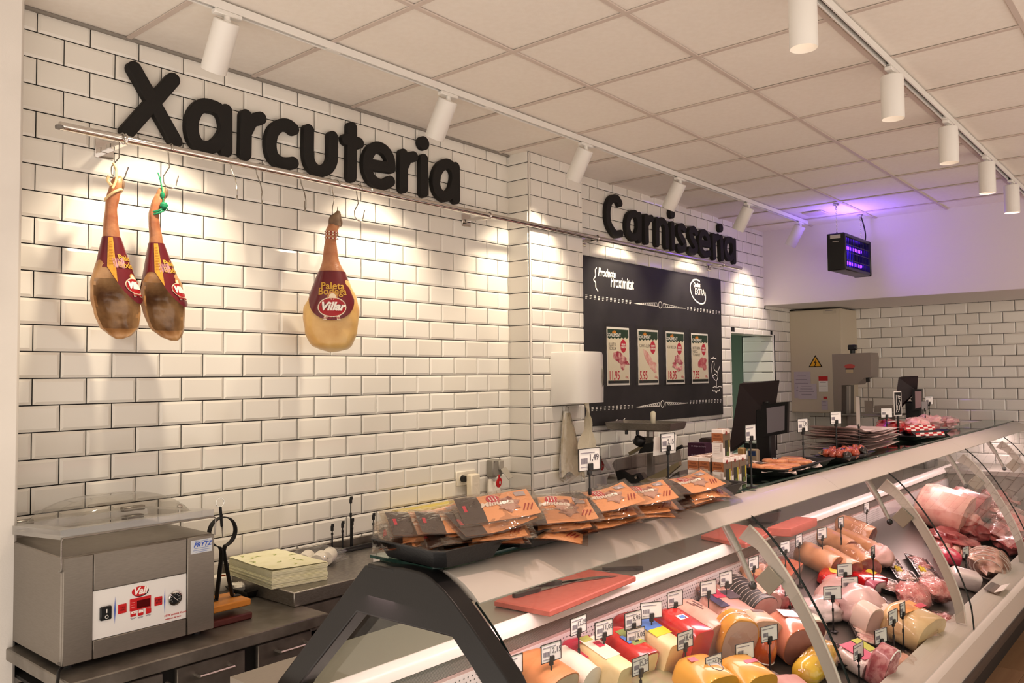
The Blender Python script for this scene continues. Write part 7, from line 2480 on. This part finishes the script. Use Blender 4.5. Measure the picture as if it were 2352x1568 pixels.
loaf(t, .125, .22, .20, M_REDW, None, 6, dome=.1)
patchtop(t, -.01, .0, .201, .05, .03, M_WHITE)
patchtop(t, -.01, .0, .2025, .03, .016, mat('label_blue', '#4f7ac0', .4), 'blue_print')
t = put('ham_piece', 'pale pink cooked ham with dark print on its wrapper, behind the bright red cheese', 'ham', (1.949,-1.74,0.642), -12, G1)
loaf(t, .17, .24, .15, M_PINKH, M_HAMF, 2.8, .92)
for k in range(5):
    patchtop(t, -.035 + .018 * k, .02 + .02 * (k % 2), .1495 - .0012 * (k - 2) ** 2, .012, .05, mat('brown_ink', '#6b4a40', .5), 'printed_mark', rz=12)
t = put('ham_piece', 'cooked ham in navy and red wrapping with a dark label', 'ham', (2.234,-1.728,0.646), -14, G1)
loaf(t, .21, .20, .12, mat('clear_pink_ham', '#dca090', .3, coat=.6), M_HAMF, 3.2, .9)
patchtop(t, -.07, .02, .1205, .06, .14, M_NAVY, 'navy_wrap')
patchtop(t, -.02, .05, .123, .07, .07, M_PPINK, 'red_label')
patchtop(t, .05, .03, .1235, .08, .07, mat('label_brown', '#4b3a3c', .4), 'dark_label')
t = put('netted_ham', 'black-skinned ham tied in pale netting', 'ham', (2.465,-1.713,0.651), -18, G1)
loaf(t, .17, .26, .14, M_BLKNET, mat('pink_cut', '#d99a94', .4, noise=('#cf8680', 16, .4, .7)), 2.4, .96)
b = MB()
for k in range(12):
    y = -.12 + k * .021
    S = sup(24, 2.4, .17 * 1.02, .14 * 1.02)
    b.tube([(x * (1 if y < .09 else .9), y, z - .001) for x, z in S], .0012, 4, closed=True)
b.build('netting', M_NET, t, world=False)
t = put('ham_piece', 'pink cut ham leaning beside the netted black ham', 'ham', (2.503,-1.771,0.633), -30, G1)
loaf(t, .15, .12, .15, M_PINKH, mat('pink_cut', '#d99a94', .4), 2.3, .97)
t = put('turkey_breast', 'turkey breast half with golden skin and a white band, on the yellow cheeses', 'turkey', (1.98,-1.878,0.598), -34, G1)
loaf(t, .16, .12, .20, M_YSKIN, M_TURK, 2.6, .95, seed=5)
b = MB().tube([(x * 1.015, -.005, h_ * 1.0) for x, h_ in sup(24, 2.6, .163, .202)], .003, 5, closed=True)
b.build('white_band', M_WHITE, t, world=False)
wrapfilm(t, .092, .074, .108, 3, .2)
t = put('turkey_breast', 'turkey breast with a broad pale cut face, next to the golden-skinned one', 'turkey', (2.146,-1.904,0.59), -28, G1)
loaf(t, .19, .12, .17, mat('turkey_skin', '#d2ab8a', .4, coat=.3), M_TURK, 2.6, .96, seed=7)
patchtop(t, 0, .02, .1705, .06, .02, mat('brown_ink', '#6b4a40', .5), 'printed_mark')
t = put('ham_piece', 'glossy pink ham with a dark top patch and shaded grey-pink cut face', 'ham', (2.28,-1.997,0.56), -30, G1)
loaf(t, .19, .19, .17, mat('glossy_pink_ham', '#d68c70', .25, noise=('#c97a62', 12, .4, .7), coat=.7), mat('shaded_ham_face', '#a0716e', .5, noise=('#93645f', 15, .4, .7)), 2.7, .95, seed=9)  # shade on the cut face is mixed into its grey-pink colour
patchtop(t, -.01, .03, .171, .09, .06, M_BEEF, 'dark_patch')
t = put('ham_piece', 'brown cut ham slice with a white rim, beside the dark trays', 'ham', (2.528,-2.001,0.559), -36, G1)
loaf(t, .12, .08, .12, M_WHCH, mat('brown_cut', '#6b3f36', .45, noise=('#5a332c', 16, .4, .7)), 2.4, .86, seed=10)
t = put('yellow_cheese', 'large yellow cheese with a round white label, nearest the case front', 'cheese', (1.562,-1.961,0.572), -14, G1)
loaf(t, .19, .18, .15, M_YCH, None, 3, front=True, jit=.02)
MB().lathe([(0, 0), (.032, 0), (.032, .0012), (0, .0012)], 24, M=TR((.02, -.03, .148), rx=6)).build('round_label', M_WHITE, t, world=False)
MB().tube([(.02 + .026 * math.cos(a), -.03 + .026 * math.sin(a), .151) for a in [2 * PI * q / 24 for q in range(24)]], .0012, 4, closed=True).build('label_ring', M_NAVY, t, world=False)
patchtop(t, -.04, .03, .149, .04, .025, M_PPINK, 'red_emblem')
t = put('yellow_cheese', 'large yellow cheese with a small blue and red side label, second of the yellow pair', 'cheese', (1.73,-2.041,0.546), -14, G1)
loaf(t, .19, .17, .15, M_YCH, None, 3, front=True, jit=.02, seed=4)
patchtop(t, .02, .0, .151, .07, .02, M_ROSE, 'pink_label')
b = MB().box((0, 0, 0), (.036, .0016, .05), .0005, M=TR((.045, -.088, .075)))
b.build('side_label', mat('pale_blue_label', '#c3c6d8', .4), t, world=False)
MB().box((.045, -.0892, .09), (.022, .0016, .02)).build('red_emblem', M_PPINK, t, world=False)
t = put('smoked_sausage', 'short fat orange smoked sausage tied with white string', 'sausage', (2.039,-1.996,0.561), 0, G1)
MB().ball((0, 0, .075), (.048, .046, .078), 18, 14, jit=.08, seed=3).build('casing', mat('orange_casing', '#b2542a', .25, noise=('#9c431f', 10, .4, .7), coat=.7), t, world=False, smooth=70)
MB().tube([(.046 * math.cos(a), .044 * math.sin(a), .045) for a in [2 * PI * q / 20 for q in range(20)]], .0025, 5, closed=True).build('string', M_WHITE, t, world=False)
t = put('yellow_roll', 'long yellow film-wrapped roll lying along the case front', 'roll', (2.218,-2.142,0.514), 4)
roll(t, .36, .060, M_ROLLY, taper=.75, jit=.05)
wrapfilm(t, .20, .072, .066, 5, .2)
t = put('ham_slices', 'small round pile of pink ham slices behind the yellow roll', 'ham', (2.318,-2.058,0.541), 0)
MB().lathe([(0, 0), (.055, 0), (.058, .01), (.054, .07), (.04, .085), (0, .088)], 22).build('slices', mat('rose_ham', '#cf8f8c', .35, noise=('#dca8a4', 20, .4, .7), coat=.4), t, world=False)
patchtop(t, -.01, -.045, .072, .06, .03, M_WHITE, 'white_label', rx=40)
t = put('round_pack', 'round red and yellow printed pack lying flat at the bottom of the picture', 'pack', (1.333,-1.784,0.628), 0)
MB().lathe([(0, 0), (.085, 0), (.09, .008), (.09, .03), (.085, .036), (0, .037)], 30).build('pack_disc', mat('gold_pack', '#c9a040', .35, coat=.4), t, world=False)
MB().lathe([(0, .037), (.072, .037), (.072, .0385), (0, .0385)], 30).build('red_disc', mat('brick_red_print', '#b4452f', .4), t, world=False)
text('Camembert'[:0] or 'AFFINE', .03, FZ((0, 0, .0392)), mat('pale_gold_print', '#e0cf98', .4), t, 'label_text', world=False)
t = put('cheese_pack', 'flat greenish grey cheese wedge pack at the bottom, beside the round red pack', 'cheese', (1.443,-1.861,0.604), -10)
loaf(t, .22, .16, .055, mat('green_grey_rind', '#96986f', .45, noise=('#a58f78', 14, .4, .65), coat=.4), None, 4)
t = put('rind_cheese', 'white cheese wedge with a pink rind in front of the yellow roll', 'cheese', (1.944,-2.148,0.512), -20)
loaf(t, .14, .12, .075, mat('pink_rind', '#d3a09a', .45, noise=('#c98c88', 14, .4, .7)), M_WHCH, 4, .92)
t = put('steel_tray', 'steel tray edge between the yellow cheeses and yellow roll', 'tray', (1.944,-2.073,0.536), 0)
MB().box((0, 0, .02), (.12, .20, .04), .006).build('tray_shell', M_STEEL, t, world=False)

# cured meats behind, towards the back plate
G2 = 'cured meats at the back of the case'
for k, (p, w_, rz, lb) in enumerate((((3.469,-1.682,0.661), .15, 24, 'cut cured loin with an oval red face, nearest of the loins'), ((3.571,-1.76,0.636), .14, 10, 'cut cured loin with a grey-red face, right beside the nearest loin'), ((3.917,-1.614,0.683), .14, 14, 'cut cured loin behind the two nearest loins, tag stem before it'), ((4.103,-1.682,0.661), .13, 20, 'cut cured loin with a pale rim, fourth in the group of loins'),
                                     ((3.767,-1.816,0.618), .15, -12, 'brown cured loin lying lower right in the group of loins'), ((4.08,-1.78,0.63), .13, 8, 'dark cured loin at the far side of the group of loins'), ((4.267,-1.491,0.722), .17, 30, 'film-wrapped cured loin topmost at the back plate'))):
    t = put('cured_loin', lb, 'cured meat', p, rz - 30, G2)
    loaf(t, w_, .24, w_ * .85, M_LOIN, M_LOINF, 2.1, .90, seed=k + 30, jit=.12)
    if k in (6, 4):
        wrapfilm(t, w_ * .62, .14, w_ * .46, k, .3)
t = put('bacon_slab', 'long orange slab of smoked bacon behind the first hinge arm', 'bacon', (3.12,-1.631,0.677), 8, G2)
loaf(t, .34, .15, .07, M_BACON, M_SMOKE, 4, .9, seed=33, jit=.08)
for k, (p, lb) in enumerate((((2.916,-1.611,0.684), 'pale fatty cured piece at the left end of the orange bacon'), ((2.891,-1.68,0.662), 'film-wrapped cured fatty piece below the orange bacon'), ((2.719,-1.697,0.656), 'dark cured piece under the wrapped fatty piece'), ((2.82,-1.548,0.704), 'brown cured ham end against the perforated back plate'), ((2.367,-1.629,0.678), 'dark wrapped cured piece against the back plate, behind the navy ham'), ((2.696,-1.773,0.632), 'wrapped dark red cured slab beside the pink cut ham'))):
    t = put('cured_piece', lb, 'cured meat', p, 20 * k, G2)
    blobm(t, .10, .075, .05, (M_SMOKE, M_SMOKE, M_BEEF, M_LOIN, M_SMOKE, M_BEEF)[k], .5, k + 50, 'cured_meat')
    if k in (1, 4, 5):
        wrapfilm(t, .115, .09, .058, k + 8, .35)

# middle section
G3 = 'packs and hams in the middle of the case'
for p, w_, rz, lb in (((3.338,-1.818,0.617), .20, 10, 'bright red film pack in front of the cured loins'), ((3.601,-1.916,0.586), .20, -20, 'bright red film pack with yellow print, right of its twin')):
    t = put('red_film_pack', lb, 'pack', p, rz, G3)
    loaf(t, w_, .13, .07, M_BRIGHTR, None, 4, seed=60, jit=.06)
    patchtop(t, .03, .0, .071, .06, .05, mat('label_yellow', '#d8c23c', .4), 'yellow_print', rz=20)
t = put('ham_piece', 'rose ham piece on top of the bright red pack', 'ham', (3.248,-1.874,0.66), 12, G3)
blobm(t, .09, .07, .05, mat('rose_ham', '#cf8f8c', .35), .2, 61, 'ham_body')
t = put('ham_piece', 'rose ham pack with white print beside the red pack', 'ham', (3.559,-1.959,0.572), -10, G3)
loaf(t, .14, .10, .07, mat('rose_pack', '#c8687c', .3, coat=.5), M_PACKW, 3, .8, seed=62)
t = put('ham_piece', 'pale grey-pink loaf lying across the middle, behind a price tag', 'ham', (3.078,-1.91,0.588), 6, G3)
loaf(t, .40, .14, .10, mat('grey_pink_loaf', '#c9a59c', .35, noise=('#bd948a', 12, .4, .7), coat=.4), None, 3, seed=63)
t = put('white_pack', 'white film pack lying over the grey-pink loaf', 'pack', (2.877,-1.938,0.579), -8, G3)
blobm(t, .15, .09, .045, M_PACKW, .4, 64, 'pack_film')
t = put('ham_piece', 'large pale ham at right of the grey-pink loaf', 'ham', (3.018,-2.057,0.541), -14, G3)
blobm(t, .13, .13, .09, mat('lilac_ham', '#c8a3a0', .35, noise=('#d8b6b0', 10, .4, .7), coat=.4), .3, 65, 'ham_body')
t = put('ham_piece', 'pale pink loaf by the film-wrapped trays, near the loins', 'ham', (4.046,-1.853,0.606), 20, G3)
blobm(t, .13, .08, .06, mat('pale_rose', '#cfa59c', .4), .3, 66, 'ham_body')
M_TRAYB = mat('meat_tray_black', '#17151a', .25, coat=.4)
M_MIX = mat('sliced_mix', '#b98a86', .35, noise=('#e3cdc0', 22, .42, .6), coat=.5)
for k, (p, rz, lb) in enumerate((((4.096,-1.901,0.591), 30, 'film-wrapped black tray of sliced meat, at the back of the tray group'), ((3.977,-2.018,0.553), 30, 'film-wrapped black tray of sliced meat with yellow pieces, middle of the tray group'), ((4.359,-2.003,0.558), 30, 'film-wrapped black tray of sliced meat near the second hinge arm'), ((3.677,-2.009,0.556), 30, 'film-wrapped black tray lying in front of the tray group'), ((4.173,-2.098,0.528), 28, 'film-wrapped black tray with yellow pieces, behind the hinge arm'), ((3.317,-2.059,0.54), 34, 'film-wrapped black tray below the pink mince'), ((2.466,-2.106,0.525), 30, 'film-wrapped black tray behind the yellow roll'), ((2.849,-2.161,0.508), 32, 'film-wrapped black tray between the cut hams'))):
    t = put('meat_tray', lb, 'tray', p, rz, 'film-wrapped meat trays in the case')
    b = MB()
    for q in ((0,),):
        b.rings([[(sx_ * a, sy_ * d, z) for sx_, sy_ in ((-1, -1), (1, -1), (1, 1), (-1, 1))] for a, d, z in ((.085, .055, 0), (.10, .07, .03), (.094, .064, .03), (.08, .05, .006))])
    b.build('tray_shell', M_TRAYB, t, world=False, smooth=0)
    b = MB()
    for q in range(5):
        b.ball((-.06 + q * .03, rnd.uniform(-.012, .012), .024), (.026, .045, .012), 12, 8, jit=.5, seed=k * 5 + q)
    b.build('meat_slices', (M_MIX, M_MIX, M_SALM, M_MIX)[k % 4], t, world=False, smooth=70)
    if k in (1, 4, 0):
        b = MB()
        for q in range(6):
            b.ball((.02 + .025 * (q % 3), .02 + .018 * (q // 3), .038), (.010, .010, .009), 8, 6)
        b.build('yellow_pieces', mat('yellow_bits', '#d8bb3a', .4), t, world=False)
    MB().grid(lambda u, v: ((u - .5) * .205, (v - .5) * .145, .031 + .012 * math.sin(PI * u) * math.sin(PI * v) + .003 * mnoise.noise(Vector((u * 7, v * 7, k)))), 10, 8).build('tray_film', M_WRAPF, t, world=False)
for k, (p, rz, lb) in enumerate((((3.622,-2.147,0.512), 20, 'pack of pink minced meat under film, left of two'), ((3.876,-2.193,0.497), 10, 'pack of pink minced meat under film, right of two'))):
    t = put('mince_pack', lb, 'meat', p, rz, G3)
    blobm(t, .13, .09, .055, M_PINKM, .35, 70 + k, 'mince')
    wrapfilm(t, .14, .10, .06, 70 + k, .3)
t = put('red_label_strip', 'dark red label strip lying across the trays below the mince', 'label', (3.368,-2.184,0.55), -16)
MB().box((0, 0, .004), (.26, .03, .006), .002).build('strip', M_DREDW, t, world=False)
t = put('ham_piece', 'big yellow-orange ham with red and yellow wrapping at the case front', 'ham', (3.066,-2.264,0.475), -8, G3)
loaf(t, .30, .22, .17, mat('straw_ham', '#d9b98a', .35, noise=('#cda672', 9, .4, .7), coat=.5), None, 2.6, seed=72, jit=.05)
patchtop(t, -.03, .02, .171, .20, .07, mat('label_amber', '#e09a4c', .4), 'amber_label')
patchtop(t, .07, .0, .1725, .08, .03, M_PPINK, 'red_label')
wrapfilm(t, .16, .12, .09, 72, .2)
for k, (p, rz, lb) in enumerate((((2.912,-2.111,0.524), -20, 'white-rimmed pink ham half, left of the rose label'), ((2.999,-2.184,0.5), -20, 'white-rimmed pink ham half, right of the rose label'))):
    t = put('ham_half', lb, 'ham', p, rz, G3)
    loaf(t, .11, .12, .15, mat('whitish_rind', '#dcc3b6', .4, coat=.3), mat('pale_cut', '#cda79e', .45), 2.5, .9, seed=74 + k)
t = put('rose_pack', 'pack with a rose label between two ham halves', 'pack', (3.008,-2.136,0.516), -20, G3)
loaf(t, .11, .10, .11, M_PACKW, None, 4, seed=76)
patchtop(t, 0, -.02, .112, .09, .07, M_ROSE, 'rose_label')
t = put('label_pack', 'pack with pink, lime and white labels beside the yellow roll', 'pack', (2.516,-2.219,0.489), -10, G3)
loaf(t, .20, .15, .08, M_PACKW, None, 4, seed=77)
patchtop(t, -.03, .0, .082, .10, .12, M_ROSE, 'rose_label')
patchtop(t, .06, .02, .0825, .06, .09, M_LIME, 'lime_label')
patchtop(t, .065, -.05, .0825, .04, .03, M_WHITE, 'barcode_label')
t = put('salami_half', 'upright dark pink salami half with a white tie near the case front', 'salami', (2.426,-2.323,0.456), -10, G3)
loaf(t, .10, .09, .19, mat('dark_pink_salami', '#a5545c', .3, noise=('#c98a8c', 40, .42, .6), coat=.5), mat('salami_cut', '#9c4a52', .35, noise=('#d0989a', 55, .45, .6)), 2.2, .92, seed=78)
MB().tube([(x * 1.02, -.046, z) for x, z in sup(20, 2.2, .102, .19)][2:9], .003, 5).build('white_tie', M_WHITE, t, world=False)
for k, (p, lb) in enumerate((((3.076,-2.348,0.448), 'small ham scrap pack at the case front, below the big ham'), ((3.412,-2.345,0.449), 'film pack of red scraps at the case front, near the hinge arm foot'), ((2.653,-2.34,0.45), 'small pale cut piece at the case front behind a tag stem'))):
    t = put('scrap_pack', lb, 'pack', p, 15 * k, G3)
    blobm(t, .09, .07, .045, (M_SAUS, M_SALM, M_PINKH)[k], .5, 80 + k)
    wrapfilm(t, .10, .08, .05, 80 + k, .4)

# butcher's end
G4 = "fresh meat at the butcher's end of the case"
t = put('pork_leg', 'large pale pork leg piece with pink skin, standing at the back plate', 'meat', (5.486,-1.835,0.612), 0, G4)
loaf(t, .40, .34, .30, M_PORK, M_PORK, 2.3, .3, seed=90, jit=.12)
MB().ball((.10, -.16, .09), (.13, .09, .10), 18, 12, jit=.5, seed=91).build('raw_end', mat('raw_pink', '#c9564f', .35, noise=('#e09a90', 16, .42, .62), coat=.5), t, world=False, smooth=70)
t = put('beef_piece', 'dark red beef piece hanging over the steel stand beside the pork leg', 'meat', (6.021,-1.88,0.647), 0, G4)
loaf(t, .52, .26, .24, M_BEEF, None, 2.4, seed=92, jit=.2)
wrapfilm(t, .28, .15, .13, 92, .3)
for k, (dx, lb) in enumerate(((-.08, 'pale rib bone piece under the dark beef, left one'), (.10, 'pale rib bone piece under the dark beef, right one'))):
    p = (5.719,-1.914,0.587)
    t = put('rib_piece', lb, 'meat', (p[0] + dx, p[1] - .03, 0), 0, G4)
    MB().box((0, -.02, .10), (.09, .06, .20), .02).build('rib', M_SAUS, t, world=False)
for k, (p, s_, lb) in enumerate((((5.144,-1.998,0.56), (.42, .13, .05), 'flat slab of red beef in front of the pork leg'), ((5.608,-2.024,0.552), (.45, .12, .06), 'flat slab of dark red beef below the ribs'), ((5.84,-2.163,0.507), (.5, .13, .05), 'long red beef strip right of the ribs'), ((5.648,-2.305,0.462), (.4, .12, .06), 'red beef piece at the right edge, above the ledge'))):
    t = put('beef_slab', lb, 'meat', p, 6 * k - 8, G4)
    blobm(t, s_[0] / 2, s_[1], s_[2], M_BEEF, .55, 95 + k)
for k in range(5):
    p = (5.064,-2.101,0.527)
    t = put('fresh_sausage', 'pale fresh sausage, %s in the row near the second glass joint' % ('first', 'second', 'third', 'fourth', 'last')[k], 'sausage', (p[0] + .02 * k, p[1] + .10 - .052 * k, 0), 8, 'fresh sausages in a row')
    roll(t, .40, .030, M_SAUS, taper=.8, seed=k)
t = put('red_white_pack', 'red and white film pack tucked behind the second glass joint', 'pack', (4.685,-2.07,0.537), 40, G4)
loaf(t, .16, .12, .09, mat('red_white_film', '#d0405a', .25, noise=('#e8d5d5', 9, .45, .6), coat=.6), None, 3, seed=101)
t = put('white_card_pack', 'white wedge-shaped pack behind the ledge near the card holder', 'pack', (4.321,-2.24,0.482), 30, G4)
loaf(t, .14, .16, .10, M_PACKW, None, 5, seed=102)
t = put('netted_roast', 'netted dark roast tied with string, at the ledge', 'meat', (4.795,-2.281,0.469), 10, G4)
blobm(t, .20, .12, .085, M_SMOKE, .4, 103)
b = MB()
for k in range(8):
    x = -.16 + k * .045
    q = math.sqrt(max(.05, 1 - (x / .21) ** 2))
    b.tube([(x, .125 * q * math.cos(a), .078 + .09 * q * math.sin(a)) for a in [2 * PI * i / 16 for i in range(16)]], .003, 5, closed=True)
b.build('string_net', M_NET, t, world=False)
for k, (p, lb) in enumerate((((8.176,-1.616,0.682), 'yellow chicken lying at the back, left of two'), ((8.365,-1.753,0.638), 'yellow chicken lying at the back, right of two'))):
    t = put('chicken', lb, 'chicken', p, 30 * k, 'yellow chickens')
    blobm(t, .24, .15, .13, M_CHICK, .3, 105 + k, 'chicken_body')
    for sy in (-1, 1):
        MB().tube([(.14, .09 * sy, .10), (.24, .10 * sy, .12), (.33, .07 * sy, .09)], [.06, .045, .02], 10).build('leg', M_CHICK, t, world=False)
for k, (p, lb) in enumerate((((7.201,-1.905,0.59), 'film pack of pink chops with grey bones, below the chickens'), ((7.773,-1.927,0.583), 'film pack of red chops beside the grey-boned one'), ((6.578,-2.063,0.539), 'big shiny film-wrapped tray of meat at the right, upper one'), ((6.336,-2.223,0.488), 'big shiny film-wrapped tray of meat at the right, lower one'), ((6.496,-1.953,0.574), 'dark wrapped tray behind the third hinge arm'))):
    t = put('meat_pack', lb, 'meat', p, 20 - 12 * k, G4)
    blobm(t, .24, .17, .07, (M_PINKM, M_SALM, M_MIX, M_PINKM, M_BEEF)[k], .5, 110 + k)
    wrapfilm(t, .27, .19, .085, 110 + k, .35)
    if k == 0:
        b = MB()
        for q in range(6):
            b.box((-.14 + q * .055, -.10, .10), (.022, .05, .07), .006)
        b.build('bone_end', mat('grey_bone', '#8c7f7a', .5), t, world=False)

# ---------------------------------------------------------------- tags standing among the food
CT = [((1.002,-1.728,0.836), '12,15', 'case price tag reading 12,15, nearest to the black frame'), ((1.214,-1.688,0.869), '12,05', 'case price tag reading 12,05, above the pinkish red block'), ((1.319,-1.725,0.837), '11,05', 'case price tag above the near red-waxed cheese'),
      ((1.476,-1.751,0.839), '6,95', 'case price tag reading 6,95, above the cream block'), ((1.583,-1.766,0.854), None, 'case price tag turned aside, over the bright red cheese'), ((1.462,-1.77,0.783), '13,05', 'case price tag reading 13,05, right under the one of 6,95'), ((1.34,-1.865,0.732), '15,25', 'case price tag reading 15,25, over the greenish cheese pack'),
      ((1.734,-1.784,0.868), None, 'case price tag above the printed pale ham'), ((2.031,-1.776,0.851), None, 'case price tag above the navy-wrapped ham'), ((2.266,-1.743,0.841), None, 'case price tag above the netted black ham'), ((1.549,-1.929,0.782), '18,45', 'case price tag reading 18,45, over the first yellow cheese'),
      ((1.592,-2.02,0.703), '14,75', 'case price tag between the two yellow cheeses'), ((1.791,-2.049,0.703), None, 'case price tag over the second yellow cheese'), ((2.547,-1.747,0.86), None, 'case price tag in front of the first gas strut'), ((0.855,-1.681,0.821), None, 'case price tag half hidden by the black frame'),
      ((3.11,-1.746,0.881), None, 'case price tag above the nearest cured loin'), ((3.464,-1.738,0.863), None, 'case price tag among the cured loins'), ((3.83,-1.717,0.87), None, 'narrow case price tag at the back of the loins'), ((4.333,-1.708,0.893), None, 'case price tag at the far back, before the white back plate'), ((1.959,-2.075,0.735), None, 'case price tag beside the glossy pink ham'),
      ((3.091,-1.986,0.764), None, 'case price tag above the grey-pink loaf'), ((3.046,-2.025,0.711), None, 'dark case price tag leaning by the grey-pink loaf'), ((2.755,-2.042,0.726), None, 'case price tag beyond the first hinge arm, over the white pack'), ((2.965,-1.73,0.866), None, 'case price tag just above the orange bacon'), ((2.517,-1.933,0.78), None, 'case price tag left of the first hinge arm'),
      ((2.356,-2.286,0.608), None, 'case price tag at the front, over the labelled pack'), ((2.578,-2.309,0.62), None, 'case price tag at the front, before the right ham half'), ((2.762,-2.308,0.661), None, 'grey case price tag before the big yellow-orange ham'), ((2.855,-2.323,0.676), None, 'narrow grey case price tag behind another, at the big ham'), ((3.524,-1.992,0.782), None, 'case price tag edge above the back trays'), ((4.453,-2.248,0.66), None, 'case price tag near the fresh sausages')]
for k, (c, pr_, lb) in enumerate(CT):
    h = (.19, .21, .19, .20, .22, .15, .13, .24, .22, .20, .20, .15, .16, .22, .16, .24, .22, .22, .24, .20, .20, .16, .18, .22, .20, .14, .16, .20, .22, .22, .18)[k]
    y = c[1]
    w_ = .092 if k not in (17, 28, 29) else .06
    price_tag((c[0], y, c[2] - h + .002), h, lb, pr_, -8 + 22 * mnoise.noise(Vector((k * 1.7, 2, 0))) + (-22 if k in (4, 20, 21, 22) else 0), w=w_, hh=.060, group='price tags in the display case')
